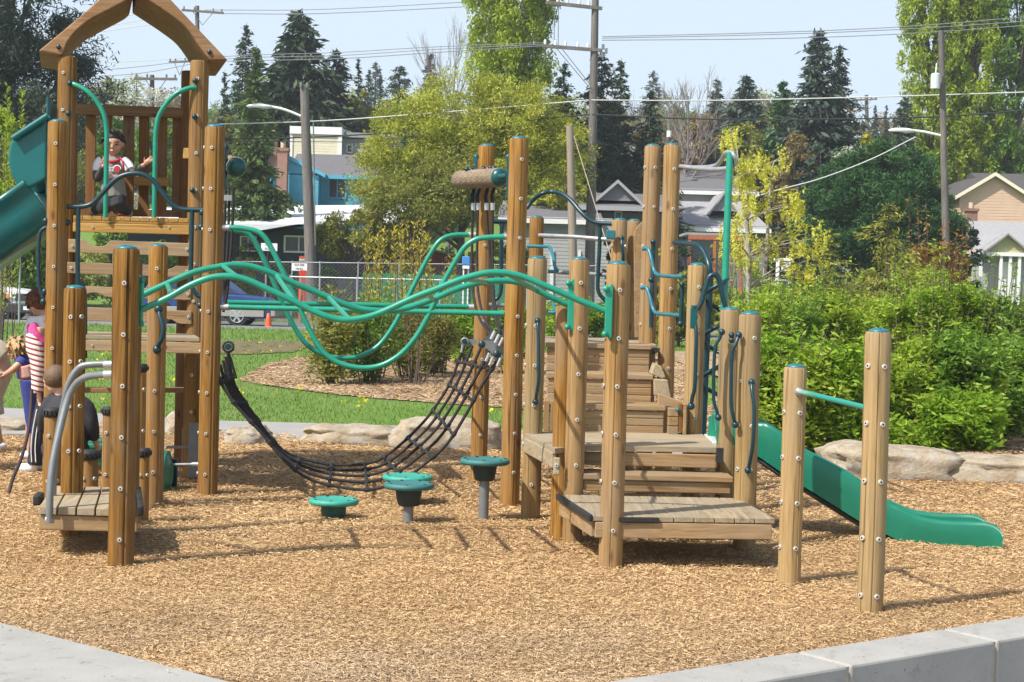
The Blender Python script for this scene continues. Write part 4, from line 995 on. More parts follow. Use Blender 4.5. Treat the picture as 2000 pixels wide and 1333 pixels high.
# tube slide on the left
def leftslide():
    # open canopy panel (rounded body with real depth)
    pol = [(92, 222), (60, 243), (27, 268), (18, 285), (15, 310), (19, 335), (30, 357), (40, 372), (62, 366), (92, 350)]
    g = Geo(); P = catmull(TP([(p[0], p[1], 15.1) for p in pol]), 3)
    g.prism(P, (-0.05, 0.75, 0.02)); hd = obj('slide_hood', g, MT['hood'], tw, bevel=0.06)
    for mdf in hd.modifiers: mdf.segments = 4
    g = Geo(); g.tube(TP([(94, 226, 15.06), (60, 248, 15.06), (25, 271, 15.06)]), 0.030, 12, 0, 3); obj('hood_rim', g, MT['hood'], hd)
    g = Geo(); c_ = (W(93, 375, 15.12)+W(94, 205, 15.12))/2+Vector((0, 0.43, 0)); g.box(c_, (0.03, 0.85, 0.85)); g.cyl(W(94, 225, 15.05), W(94, 190, 15.05), 0.014); obj('slide_flange', g, MT['teal'], tw)
    # chute
    cl = TP([(95, 395, 15.45), (60, 420, 15.45), (20, 447, 15.4), (-40, 487, 15.3), (-140, 545, 15.1), (-260, 640, 14.9)])
    cl = catmull(cl, 12); g = Geo(); prof = []
    for i, c in enumerate(cl):
        t = (cl[min(i+1, len(cl)-1)]-cl[max(i-1, 0)]).normalized(); s_ = Vector((0, 1, 0)); u_ = t.cross(s_).normalized()
        if u_.z < 0: u_ = -u_
        h = 0.20; w_ = 0.34; sec = []
        out_ = [(-w_, h+0.03), (-w_-0.045, h+0.02), (-w_-0.05, h-0.03), (-w_-0.015, h-0.05), (-w_-0.01, 0.0), (-w_+0.02, -h+0.02), (-w_+0.10, -h-0.03), (w_-0.10, -h-0.03), (w_-0.02, -h+0.02), (w_+0.01, 0), (w_+0.015, h-0.05), (w_+0.05, h-0.03), (w_+0.045, h+0.02), (w_, h+0.03), (w_-0.02, h-0.02), (w_-0.04, 0), (w_-0.14, -h+0.05), (-w_+0.14, -h+0.05), (-w_+0.04, 0), (-w_+0.02, h-0.02)]
        prof.append([c+s_*a+u_*b for a, b in out_])
    m_ = len(prof[0]); vs = [v for s_ in prof for v in s_]; fs = []
    for i in range(len(prof)-1):
        for k in range(m_): fs.append((i*m_+k, i*m_+(k+1) % m_, (i+1)*m_+(k+1) % m_, (i+1)*m_+k))
    g.add(vs, fs, 0, True); g.add(prof[0], [tuple(range(m_))]); g.add(prof[-1], [tuple(range(m_))])
    obj('slide_chute', g, MT['hood'], tw, label='teal green slide chute leaving the tower to the left')
leftslide()

# ================================================================== BENCH PLATFORM with its tall front post (left foreground)
bp = root('step_platform', 'low plank platform with a tall cracked post and grey bent rails at lower left', 'play platform', (-2.8, 11.2, 0))
post('A', bp, (247, 479), (236, 1103), 51, 'honey_dark', na=0.45, ba=0.10, b0=0.22, bs=0.33)
post('A2', bp, (253, 500), (249, 1035), 40, 'honey_dark', Y=11.75, bolts=False)
post('G2', bp, (146, 557), (139, 1030), 43, 'honey_dark', Y=11.55, na=0.25, ba=-0.1, second=0.85, b0=0.20, bs=0.315)
post('G', bp, (308, 476), (300, 970), 37, 'honey', Y=13.3, zb=-0.3, na=0.7, ba=0.1, b0=0.18, bs=0.33)
zb_ = 0.33
slatdeck('deck', bp, (-3.10, 10.78), (-2.47, 10.78), (-2.72, 11.90), (-3.32, 11.90), zb_, 5, MT['plank_y'], 0.05, 0.012)
plank('deck_beam', bp, (-3.10, 10.82, zb_-0.105), (-2.45, 10.82, zb_-0.105), 0.04, 0.10, MT['board_x'])
plank('deck_beam', bp, (-3.085, 10.86, zb_-0.105), (-3.30, 11.86, zb_-0.105), 0.04, 0.10, MT['board_y'])
g = Geo(); g.beam((-2.44, 10.86, zb_-0.02), (-2.69, 11.88, zb_-0.02), 0.04, 0.07); obj('rubber_edge', g, MT['black'], bp, bevel=0.012); g = Geo(); g.beam((-3.22, 11.15, zb_-0.01), (-3.25, 11.36, zb_-0.01), 0.05, 0.07); obj('rubber_edge', g, MT['black'], bp, bevel=0.012)
def bent(pts, nm='bent_rail'):
    part_tube(nm, bp, TP(pts), 0.024, 'grail', 6, 12)
bent([(97, 1021, 10.72), (97, 985, 10.72), (99, 940, 10.74), (105, 895, 10.78), (117, 840, 10.84), (131, 785, 10.9), (144, 757, 10.9), (160, 741, 10.85), (180, 734, 10.8), (222, 731, 10.65)])
bent([(103, 985, 11.35), (105, 930, 11.35), (112, 860, 11.3), (124, 795, 11.25), (135, 750, 11.2), (150, 724, 11.2), (172, 713, 11.2), (240, 711, 11.2)])
for py, Y in ((731, 10.66), (712, 11.19)):
    g = Geo(); g.cyl(W(203, py+1, Y), W(226, py, Y), 0.028); obj('rail_sleeve', g, MT['silver'], bp)
g = Geo(); g.cyl(W(90, 1016, 10.73), W(104, 1016, 10.73), 0.026); obj('rail_foot', g, MT['silver'], bp)
# handle on G
handle(bp, TP([(310, 604, 13.18), (313, 620, 13.15), (319, 638, 13.13), (317, 660, 13.13), (311, 672, 13.15), (307, 683, 13.18)]), r=0.02)

# ---- stumps with black caps
stumps = [(103, 797, 96+6, 985, 36, 11.95, 'tall stump with a black rubber top just left of the grey bent rail'),
          (172, 880, 171, 1020, 43, 11.95, 'shortest stump with a black rubber top right behind the plank platform'),
          (279, 876, 275, 995, 28, 12.4, 'stump with a black rubber top just right of the cracked front post'),
          (213, 795, 208, 1000, 27, 12.9, 'slim stump with a black rubber top just left of the cracked front post'),
          (272, 711, 268, 1000, 30, 13.0, 'tallest stump with a black rubber top hidden mostly behind the cracked front post')]
for (px, py, bx, by, w, Y, lb) in stumps:
    p = W(bx, by, Y); r = w/2/FPX*Y; X = W(px, py+40, Y).x; zt = W(px, py, Y).z
    s_ = root('stump', lb, 'stump', (X, Y, 0), 'black topped stumps beside the tower')
    g = Geo(); zt2 = zt-0.055
    g.lathe([(r*0.9, -0.2), (r*0.93, 0.0), (r*0.92, zt2-0.02), (r*0.86, zt2)], (X, Y, 0), 24); po = obj('timber', g, MT['honey'], s_)
    g = Geo(); g.lathe([(r*0.9, zt2-0.012), (r*1.04, zt2-0.002), (r*1.06, zt2+0.03), (r*0.98, zt), (0.001, zt+0.004)], (X, Y, 0), 24)
    for k in range(16):
        a = 2*math.pi*k/16; g.box((X+r*1.05*math.cos(a), Y+r*1.05*math.sin(a), zt2+0.022), (0.018, 0.018, 0.03), Matrix.Rotation(a, 3, 'Z'))
    obj('rubber_cap', g, MT['black'], s_)
    z = zt-0.20
    while z > 0.1:
        for a in (-0.2, 0.9): bolt(po, Vector((X+r*0.93*math.sin(a), Y-r*0.93*math.cos(a), z)), a, 0.9)
        z -= 0.33

# ================================================================== pull-up bar
pu = root('pull_up_bar', 'single pale post at far right with a worn green bar reaching to the next post', 'exercise bar', (2.1, 9.6, 0))
post('D', pu, (1717, 641), (1698, 1200), 51, 'pale', na=-0.1, ba=0.3, second=-0.95, b0=0.20, bs=0.335)
def barmat():
    m, nt, b, out = newmat('worn_green_bar'); b.inputs['Roughness'].default_value = 0.35
    tx = nt.nodes.new('ShaderNodeTexCoord'); sx_ = nt.nodes.new('ShaderNodeSeparateXYZ'); nt.links.new(tx.outputs['Object'], sx_.inputs[0]); f = math_n(nt, 'ADD', math_n(nt, 'MULTIPLY', noise_t(nt, coords(nt, (1, 1, 1)), 14, 5, 0.7), 0.35), math_n(nt, 'MULTIPLY', sx_.outputs[0], -1.6)); c = ramp(nt, f, [(0.52, (0.02, 0.24, 0.18)), (0.66, (0.36, 0.44, 0.41))]); nt.links.new(c, b.inputs['Base Color']); return m
g = Geo(); g.tube(TP([(1556, 766, POSTS['C']['Y']-POSTS['C']['r']), (1562, 765, POSTS['C']['Y']-POSTS['C']['r']-0.03), (1692, 797, POSTS['D']['Y'])]), 0.017, 14, 0, 1)
ob = obj('bar', g, barmat(), pu)
g = Geo(); g.ball(W(1560, 765, POSTS['C']['Y']-POSTS['C']['r']-0.02), 0.026); obj('bar_socket', g, MT['galv'], pu)

# ================================================================== stepping pods
def pod(px, ptop, pbase, wtop, conew, coneh, mat, bm, lb, postw=None):
    Y = Gd(px, pbase).y; c = Gd(px, pbase); X = c.x; R = wtop/2/FPX*Y; zt = W(px, ptop, Y).z
    p_ = root('stepping_pod', lb, 'stepping pod', (X, Y, 0), 'round plastic stepping pods')
    g = Geo(); th = 0.04
    g.lathe([(0.001, zt), (R*0.80, zt), (R*0.86, zt+0.005), (R*0.95, zt+0.003), (R, zt-0.012), (R, zt-0.028), (R*0.93, zt-th), (R*0.3, zt-th)], (X, Y, 0), 40)
    for k in range(7):
        a = 2*math.pi*k/7+0.2; g.cyl((X+R*0.84*math.cos(a), Y+R*0.84*math.sin(a), zt+0.001), (X+R*0.84*math.cos(a), Y+R*0.84*math.sin(a), zt+0.0075), 0.012, None, 10, 1)
    obj('pod_top', g, [MT[mat], MT['dark']], p_)
    rc = conew/2/FPX*Y; hc = coneh/FPX*Y
    g = Geo(); g.lathe([(rc, zt-th+0.001), (rc*0.98, zt-th-hc*0.35), (rc*0.82, zt-th-hc*0.92), (rc*0.72, zt-th-hc)] + ([(0.001, zt-th-hc)] if postw else []), (X, Y, 0), 28)
    obj('pod_base', g, MT[bm], p_)
    if postw:
        g = Geo(); g.cyl((X, Y, -0.1), (X, Y, zt-th-hc+0.002), postw/2/FPX*Y, None, 18); obj('pod_post', g, MT['grail'], p_)
pod(651, 975, 1011, 98, 50, 40, 'podtop', 'podbase', 'lowest green stepping pod sitting on the wood chips at the left')
pod(797, 944, 1021, 100, 52, 34, 'podtop2', 'podbase2', 'dark green stepping pod on a grey post in front of a lighter one', 20)
pod(795, 929, 985, 99, 52, 34, 'podtop', 'podbase', 'light green stepping pod behind the dark middle one', 20)
pod(944, 897, 1016, 98, 48, 32, 'podtop2', 'podbase2', 'tallest dark stepping pod on a grey post nearest the stairs', 20)

# ================================================================== LONG RAILS
# wave ladder (front)
wl = root('wave_ladder', 'pair of wavy green tubes with rungs spanning from the cracked front post to the stairs', 'climbing bars', (-0.9, 11.2, 0))
frontP = [(277, 605), (330, 581), (365, 561), (400, 546), (430, 540), (460, 541), (490, 550), (520, 564), (568, 586), (610, 607), (640, 619), (670, 625), (700, 623), (730, 616), (760, 604), (790, 590), (820, 577), (850, 566), (898, 547), (946, 534), (982, 533), (1018, 540), (1054, 554), (1090, 569), (1138, 590), (1186, 609)]
backP = [(277, 577), (330, 553), (380, 532), (430, 521), (460, 518), (490, 521), (520, 530), (550, 543), (580, 556), (610, 568), (640, 581), (670, 594), (700, 603), (730, 607), (760, 607), (790, 603), (820, 594), (850, 583), (898, 563), (946, 551), (994, 549), (1030, 558), (1066, 576), (1112, 597)]
def dep(px, x0, y0, x1, y1): return y0+(y1-y0)*(px-x0)/(x1-x0)
g = Geo(); fp = [W(a, b_, dep(a, 277, 10.62, 1186, 10.85)) for a, b_ in frontP]; g.tube(fp, 0.0215, 14, 0, 4); obj('rail', g, MT['green'], wl)
g = Geo(); bp2 = [W(a, b_, dep(a, 277, 11.3, 1112, 12.05)) for a, b_ in backP]; g.tube(bp2, 0.0225, 14, 0, 4); obj('rail', g, MT['green'], wl)
def at(poly, px):
    for (a, b_), (c, d) in zip(poly, poly[1:]):
        if a <= px <= c: return b_+(d-b_)*(px-a)/(c-a)
for pb, pf in ((327, 335), (436, 464), (540, 574), (642, 682), (745, 770), (845, 835), (950, 905), (1048, 990)):
    g = Geo(); g.tube([W(pb, at(backP, pb), dep(pb, 277, 11.3, 1112, 12.05)), W(pf, at(frontP, pf), dep(pf, 277, 10.62, 1186, 10.85))], 0.017, 12, 0, 1)
    obj('rung', g, MT['green'], wl)
def plate(parent, px, y0, y1, Y, sgn):
    g = Geo(); a = W(px, y0, Y); b_ = W(px-3, y1, Y); d = b_-a
    P = [a, a+Vector((-sgn*0.028, 0, 0))+d*0.10, a+Vector((-sgn*0.028, 0, 0))+d*0.86, a+d]
    P = [a+Vector((sgn*0.012, 0, 0))]+P[1:3]+[b_+Vector((sgn*0.005, 0, 0)), b_+Vector((sgn*0.02, 0, 0.02)), a+Vector((sgn*0.02, 0, -0.02))]
    g.prism(P, (0, 0.06, 0)); g.ball(a+Vector((-sgn*0.028, -0.005, -0.04)), 0.022); g.ball(b_+Vector((-sgn*0.028, -0.005, 0.04)), 0.022)
    obj('mounting_plate', g, MT['green'], parent, bevel=0.006)
plate(wl, 270, 534, 645, 10.66, -1); plate(wl, 1192, 553, 665, 10.80, 1); plate(wl, 1118, 543, 650, 12.0, 1)
# loop rails (rear)
lr = root('loop_rails', 'green looping tubes that dive deep between the tower and the stairs above two straight bars', 'climbing bars', (-1.2, 14.8, 0))
fl = [(446, 445), (470, 446), (500, 452), (520, 468), (545, 515), (575, 580), (600, 635), (625, 680), (650, 703), (680, 715), (715, 719), (750, 712), (785, 690), (815, 655), (840, 610), (865, 555), (890, 510), (908, 483), (930, 468), (955, 464), (985, 463)]
bl = [(446, 451), (470, 452), (488, 460), (505, 485), (530, 540), (555, 600), (580, 648), (605, 678), (640, 696), (675, 700), (705, 695), (740, 675), (770, 635), (795, 585), (820, 535), (840, 497), (860, 470), (885, 460), (920, 459)]
Yj = POSTS['J']['Y']
g = Geo(); g.tube([W(a, b_, dep(a, 446, Yf, 985, POSTS['F']['Y'])) for a, b_ in fl], 0.0235, 14, 0, 4); obj('rail', g, MT['green'], lr)
g = Geo(); g.tube([W(a, b_, dep(a, 446, 15.1, 920, Yj)) for a, b_ in bl], 0.0235, 14, 0, 4); obj('rail', g, MT['green'], lr)
g = Geo(); g.tube(TP([(440, 600, Yf), (985, 613, POSTS['F']['Y'])]), 0.0235, 14, 0, 1); obj('straight_bar', g, MT['green'], lr)
g = Geo(); g.tube(TP([(440, 591, 15.1), (920, 600, Yj)]), 0.0235, 14, 0, 1); obj('straight_bar', g, MT['green'], lr)
for a, b_ in (((433, 445, Yf), (449, 445, Yf)), ((431, 600, Yf), (447, 600, Yf)), ((981, 463, 14.1), (1002, 463, 14.1)), ((976, 613, 14.1), (996, 614, 14.1)), ((914, 459, Yj), (932, 459, Yj)), ((912, 600, Yj), (926, 600, Yj))):
    g = Geo(); g.cyl(W(*a), W(*b_), 0.028, None, 14); obj('sleeve', g, MT['silver'], lr)

# ================================================================== rope net bridge
nb = root('net_bridge', 'sagging black rope net hanging between the tower and the stairs', 'rope bridge', (-1.2, 14.8, 0))
def rope_pts():
    lines = []
    A0 = W(440, 680, Yf-0.02); A1 = Vector((X2+0.05, 15.25, 1.30))
    B0 = W(977, 690, 14.05); B1 = W(908, 672, Yj-0.1)
    shapes_f = [(424, 722), (433, 750), (456, 786), (485, 819), (514, 850), (552, 896), (600, 934), (665, 952), (728, 956), (790, 935), (840, 898), (875, 865), (910, 810), (940, 755), (965, 715), (977, 690)]
    shapes_b = [(445, 690), (456, 745), (479, 786), (500, 815), (524, 849), (560, 885), (612, 902), (665, 909), (720, 905), (750, 893), (790, 862), (833, 818), (868, 768), (885, 735), (897, 700), (908, 672)]
    n = len(shapes_f)
    for k in range(5):
        t = k/4; L_ = []
        for i in range(n):
            u = i/(n-1); Yq = (Yf*(1-t)+15.2*t)*(1-u)+(14.1*(1-t)+(Yj-0.15)*t)*u
            e = t**0.85
            L_.append(W(shapes_f[i][0]*(1-e)+shapes_b[i][0]*e, shapes_f[i][1]*(1-e)+shapes_b[i][1]*e, Yq))
        lines.append(catmull(L_, 6))
    return lines
NL = rope_pts()
for L_ in NL:
    g = Geo(); g.tube(L_, 0.0135, 8, 0, 1); obj('long_rope', g, MT['rope'], nb)
nn = len(NL[0]); kn = [5, 12, 19, 26, 33, 40, 47, 54, 61, 68, 75, 83]
for i in kn:
    if i >= nn: continue
    row = [L_[min(nn-1, max(0, int(i)))] for L_ in NL]
    g = Geo(); P = []
    for k in range(5):
        P.append(row[k])
        if k < 4:
            mid = (row[k]+row[k+1])/2; P.append(mid+Vector((0.0, 0, -0.012)))
    g.tube(P, 0.013, 8, 0, 2)
    # twisted second strand
    Q = [p+Vector((0.012*math.cos(j*1.9), 0, 0.012*math.sin(j*1.9))) for j, p in enumerate(catmull(P, 3))]
    g.tube(Q, 0.008, 6, 0, 1); obj('cross_rope', g, MT['rope'], nb)
    for k in range(5):
        t = (NL[k][min(nn-1, i+1)]-NL[k][max(0, i-1)]).normalized()
        g = Geo(); g.ball(row[k], 0.026, (0.85, 0.85, 1.35), 9, 7, 0, t.to_track_quat('Z', 'Y').to_matrix())
        R = t.to_track_quat('Z', 'Y').to_matrix()
        for dz in (-0.03, 0.03): g.ball(row[k]+t*dz, 0.019, (1, 1, 0.6), 8, 6, 0, R)
        obj('rope_clamp', g, MT['rope'], nb)
# end fittings
g = Geo(); c = W(446, 678, Yf-0.06)
g.tube([c+Vector((0.045*math.cos(a), 0, 0.045*math.sin(a))) for a in [k*math.pi/6 for k in range(13)]], 0.011, 8, 0, 1); g.cyl(c+Vector((0, 0.02, 0)), c+Vector((0, -0.02, 0)), 0.028, None, 14, 1)
g.tube([c+Vector((0, 0, -0.05)), W(452, 705, Yf-0.02), W(461, 740, Yf)], [0.012, 0.011, 0.013], 8, 0, 1)
obj('end_shackle', g, [MT['black'], MT['dteal']], nb)
g = Geo(); c = W(908, 668, Yj-0.25)
g.tube([c+Vector((0.032*math.cos(a), 0, 0.032*math.sin(a))) for a in [k*math.pi/6 for k in range(13)]], 0.012, 8, 0, 1); g.box(c+Vector((0.06, 0.03, 0)), (0.10, 0.02, 0.05)); g.cyl(c+Vector((0, 0.02, 0)), c+Vector((0, -0.02, 0)), 0.02, None, 12, 1)
g.cyl(c+Vector((-0.02, 0, -0.03)), c+Vector((-0.03, 0, -0.10)), 0.012, None, 10, 2)
obj('end_shackle', g, [MT['grail'], MT['dteal'], MT['silver']], nb)
g = Geo(); P = TP([(936, 670, 14.15), (958, 652, 14.15), (985, 662, 14.15), (985, 698, 14.15), (968, 702, 14.15), (955, 685, 14.15)]); g.prism(P, (0, 0.03, 0), 0)
for px, py in ((962, 655), (970, 662), (978, 668)): g.cyl(W(px-3, py+8, 14.1), W(px+5, py-8, 14.1), 0.016, None, 10, 2)
for px, py in ((941, 673), (970, 692)): g.ball(W(px, py, 14.1), 0.032, (1, 0.6, 1), 10, 8, 1)
for px, py in ((956, 690), (963, 698), (978, 700)): g.cyl(W(px, py, 14.08), W(px-7, py+16, 14.08), 0.014, None, 10, 2)
obj('end_plate', g, [MT['grail'], MT['dteal'], MT['silver']], nb)
# hanging hand ropes
hr = root('hand_ropes', 'four black hand ropes with silver sleeves hanging below the log roller on the right', 'ropes', (-0.3, 14.8, 1.5))
ropes('rope', hr, ropeR, 0.0125)
for (px, Y) in ((924, 15.2), (934, 15.1), (950, 14.9), (962, 14.7)):
    g = Geo(); g.cyl(W(px, 397, Y), W(px, 411, Y), 0.020, None, 12); obj('sleeve', g, MT['silver'], hr)
    g = Geo(); g.tube([W(px, 397, Y), W(px-2, 384, Y), W(px+2, 372, Y), W(px+3, 366, Y)], 0.016, 8, 0, 2); obj('rope_eye', g, MT['rope'], hr)
hl = root('hand_ropes', 'black hand ropes hanging just right of the tall tower post', 'ropes', (-2.6, 14.8, 1.5))
ropes('rope', hl, [[(441, 365, 14.7), (440, 400, 14.7), (438, 470, 14.7), (436, 580, 14.7)], [(448, 366, 14.6), (447, 410, 14.6), (445, 480, 14.6), (438, 590, 14.6)], [(456, 366, 14.5), (455, 410, 14.5), (452, 480, 14.5), (444, 570, 14.5), (436, 610, 14.5)]], 0.0125)
g = Geo(); g.box(W(446, 387, 14.55), (0.10, 0.05, 0.05)); obj('sleeve', g, MT['silver'], hl)
# ================================================================== VEGETATION
def wood_from(g, base, h, r, limbs, seed, lean=0.0, m=0):
    """tapered trunk plus limbs [(z0, tip xyz, radius)]"""
    rs = random.Random(seed); pts = []
    for i in range(6):
        t = i/5; pts.append(Vector((base[0]+lean*t+0.03*h*rs.uniform(-.3, .3)*t, base[1]+0.02*h*rs.uniform(-.3, .3)*t, base[2]-0.3*(i == 0)+h*t)))
    g.tube(pts, [r, r*0.85, r*0.68, r*0.5, r*0.33, r*0.12], 9, m, 2)
    def tr(z):
        t = max(0, min(1, z/h)); i = min(4, int(t*5)); return pts[i].lerp(pts[i+1], t*5-i)
    for z0, tip, rr in limbs:
        a = tr(z0); tip = Vector(tip); mid = a.lerp(tip, 0.5)+Vector((rs.uniform(-.1, .1), rs.uniform(-.1, .1), 0.08*(tip-a).length))
        g.tube([a, mid, tip], [rr, rr*0.6, rr*0.15], 6, m, 3)
    return tr
LEAFK = 1.3
def clump_tree(name, h, crown, nclump, nleaf, leaf, mat, seed, trunk_r=0.15, barkm='bark', csize=0.5, cat='tree', label='', loc=(0, 0, 0), group=None, asp=0.6, flat=0.0, tone=0.22, core=0.35, droop=0.0, limbs=True, up=False, bot=0.15):
    """crown: list of ellipsoids (cx,cy,cz,rx,ry,rz) relative to the base"""
    rng = np.random.default_rng(seed); rs = random.Random(seed)
    t = root(name, label, cat, loc, group)
    vol = np.array([e[3]*e[4]*e[5] for e in crown])**0.7; vol /= vol.sum()
    idx = rng.choice(len(crown), nclump, p=vol); E = np.array(crown)[idx]
    d = rng.normal(size=(nclump, 3)); d /= np.linalg.norm(d, axis=1)[:, None]
    rad = (core+(1-core)*rng.random(nclump))**0.5
    CC = E[:, :3]+d*E[:, 3:]*rad[:, None]
    CC[:, 2] = np.maximum(CC[:, 2], bot*h)
    per = max(1, nleaf//nclump); tot = per*nclump
    cs = csize*rng.uniform(0.55, 1.35, nclump)
    off = rng.normal(size=(tot, 3)); off *= (rng.random(tot)**0.5/np.linalg.norm(off, axis=1))[:, None]
    ci = np.repeat(np.arange(nclump), per)
    C = CC[ci]+off*cs[ci][:, None]*np.array((1, 1, 0.8 if not up else 1.8))
    C[:, 2] -= droop*cs[ci]*np.abs(rng.normal(size=tot))
    ct = rng.normal(0, tone, nclump)
    tint = np.clip(0.48+ct[ci]*0.65+rng.normal(0, 0.14, tot), 0, 1)
    dirs = None
    if droop > 0: dirs = rng.normal(size=(tot, 3))*0.6; dirs[:, 2] -= 0.9
    if up: dirs = rng.normal(size=(tot, 3))*0.6; dirs[:, 2] += 0.7
    leafmesh('crown', C, LEAFK*leaf*rng.uniform(0.6, 1.4, tot), tint, MT[mat], asp=asp, flat=flat, rng=rng, dirs=dirs, parent=t)
    g = Geo(); L_ = []
    if limbs:
        for k in rng.choice(nclump, min(nclump, 26), replace=False):
            c = CC[k]; L_.append((max(0.12*h, min(0.85*h, c[2]*0.62)), tuple(c), trunk_r*0.33))
    sv = len(g.V); wood_from(g, (0, 0, 0), h*0.9, trunk_r, L_, seed)
    L = Vector(loc); g.V = [v+L for v in g.V]
    obj('trunk', g, MT[barkm], t, fix=False)
    return t
def conifer(name, h, r, nw, mat, seed, label, loc=(0, 0, 0), group=None, leaf=0.3, dens=1.0, droop=0.25, irr=0.3, trunk_r=None, cat='conifer', base=0.06, power=0.85, asp=0.5):
    rng = np.random.default_rng(seed); t = root(name, label, cat, loc, group)
    C = []; D = []; T = []; S = []
    g = Geo(); L = Vector(loc)
    nb_ = int(nw*13)
    for k in range(nb_):
        u = (k+rng.random())/nb_; z = h*(base+(0.97-base)*u)
        rr = r*(1-u)**power*(1+irr*rng.normal()*0.8)+0.06*r
        rr = max(rr, 0.07*r); a = rng.random()*6.283
        n = max(9, int(44*dens*rr/r*(1.3-u)+9))
        s = np.sqrt(rng.random(n)); 
        x = np.cos(a)*s*rr; y = np.sin(a)*s*rr; zz = z-droop*rr*s**1.4+0.15*rr*s**3
        w = 0.16*rr+0.08*r*0.5
        P = np.stack([x, y, zz], 1)+rng.normal(size=(n, 3))*w*np.array((0.7, 0.7, 0.34))
        C.append(P); dd = np.stack([np.full(n, np.cos(a)), np.full(n, np.sin(a)), np.full(n, -0.35)], 1)+rng.normal(size=(n, 3))*0.45
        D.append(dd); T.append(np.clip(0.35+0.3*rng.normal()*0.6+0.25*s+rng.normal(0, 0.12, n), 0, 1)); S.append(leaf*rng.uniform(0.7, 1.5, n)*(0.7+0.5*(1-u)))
        if k % 4 == 0: g.tube([L+Vector((0, 0, z)), L+Vector((math.cos(a)*rr*0.8, math.sin(a)*rr*0.8, z-droop*rr*0.7))], [0.02*r, 0.005*r], 5, 0, 1)
    C = np.concatenate(C); D = np.concatenate(D); T = np.concatenate(T); S = np.concatenate(S)
    leafmesh('crown', C, S, T, MT[mat], asp=asp, rng=rng, dirs=D, parent=t)
    tr_ = trunk_r or 0.035*r*2
    g.tube([L+Vector((0, 0, -0.4)), L+Vector((0, 0, h*0.5)), L+Vector((0, 0, h*0.985))], [tr_*1.2, tr_*0.7, tr_*0.08], 8, 0, 1)
    obj('trunk', g, MT['bark'], t, fix=False)
    return t
def bare_tree(name, h, spread, seed, label, loc, mat='twig', depth=6, group=None, r0_=0.18):
    rs = random.Random(seed); t = root(name, label, 'bare tree', loc, group); g = Geo(); L = Vector(loc)
    def grow(p, d, l, r, k):
        q = p+d*l; g.tube([p, p.lerp(q, 0.5)+Vector((rs.uniform(-.05, .05), 0, rs.uniform(-.03, .03)))*l, q], [r, r*0.82, r*0.66], 5 if k > 2 else 7, 0, 1)
        if k >= depth: return
        for _ in range(3 if k < depth-1 else 3):
            ax = Vector((rs.gauss(0, 1), rs.gauss(0, 1), rs.gauss(0, .5))).normalized()
            nd = (d+ax*spread*rs.uniform(0.5, 1.1)+Vector((0, 0, 0.10))).normalized()
            grow(q if rs.random() < 0.6 else p.lerp(q, rs.uniform(0.55, 0.95)), nd, l*rs.uniform(0.62, 0.86), r*0.60, k+1)
    grow(L+Vector((0, 0, -0.3)), Vector((0, 0, 1)), h*0.27, r0_, 0)
    obj('branches', g, MT[mat], t, fix=False)
    return t
def base_at(px, Y, dz=0.0):
    x = W(px, 500, Y).x; return (x, Y, Hgt(x, Y)+dz)
def hfor(px, ptop, Y):
    x = W(px, ptop, Y); return x.z-Hgt(x.x, Y)
def wpx(w, Y): return w/FPX*Y
# ---- big named trees -------------------------------------------------------
# dark pine, far left
Y = 62; b_ = base_at(10, Y); hh = 24
clump_tree('pine_tree', hh, [(-1, 0, 11.5, 4.3, 3.5, 4.5), (0.3, 0, 8.3, 3.9, 3.3, 2.5), (-0.6, 0, 16.5, 3.6, 3.0, 4.5)], 330, 80000, 0.20, 'l_conifer2', 11, 0.35, 'bark', 0.85, 'tree', 'huge dark pine filling the upper left corner behind the tower', b_, asp=0.38, tone=0.3, core=0.2, bot=0.25)
# centre yellow-green willow-like tree
Y = 68; b_ = base_at(900, Y)
zz = lambda py, px=900, Y=68: W(px, py, Y).z-Hgt(W(px, py, Y).x, Y)
clump_tree('spring_tree', 8.5, [(0.2, 0, zz(230), 2.9, 2.6, 1.9), (-1.9, 0, zz(285), 2.6, 2.4, 2.0), (2.3, 0, zz(255), 2.6, 2.4, 2.0), (-3.0, 0, zz(350), 1.7, 2.0, 1.4), (0.6, 0, zz(330), 3.0, 2.5, 1.9), (3.6, 0, zz(300), 1.7, 2.0, 1.7)], 520, 95000, 0.115, 'l_yellow', 21, 0.24, 'bark', 0.62, 'tree', 'wide yellow green spring tree in the centre behind the white roofed building', b_, asp=0.6, tone=0.24, core=0.15, bot=0.2)
Y = 66; b_ = base_at(815, Y)
clump_tree('spring_tree', 5.0, [(0.2, 0, zz(395, 815, 66), 2.6, 2.0, 1.1), (1.3, 0, zz(350, 840, 66), 1.8, 1.6, 1.0)], 160, 26000, 0.12, 'l_olive', 22, 0.16, 'bark', 0.55, 'tree', 'lower olive green tree beneath the wide yellow green spring tree', b_, asp=0.6, bot=0.25)
# poplar top centre
Y = 84; b_ = base_at(985, Y); z_ = lambda py: W(985, py, 84).z-b_[2]
clump_tree('poplar_tree', 19, [(0, 0, z_(120), 2.2, 1.8, 2.6), (-0.1, 0, z_(20), 2.55, 2.1, 4.2), (0.2, 0, z_(-60), 2.2, 1.8, 3.5)], 260, 34000, 0.19, 'l_lime', 23, 0.25, 'barkpale', 0.50, 'tree', 'tall columnar lime green poplar rising out of the top centre of the photo', b_, asp=0.6, tone=0.24, core=0.2, up=True, bot=0.3)
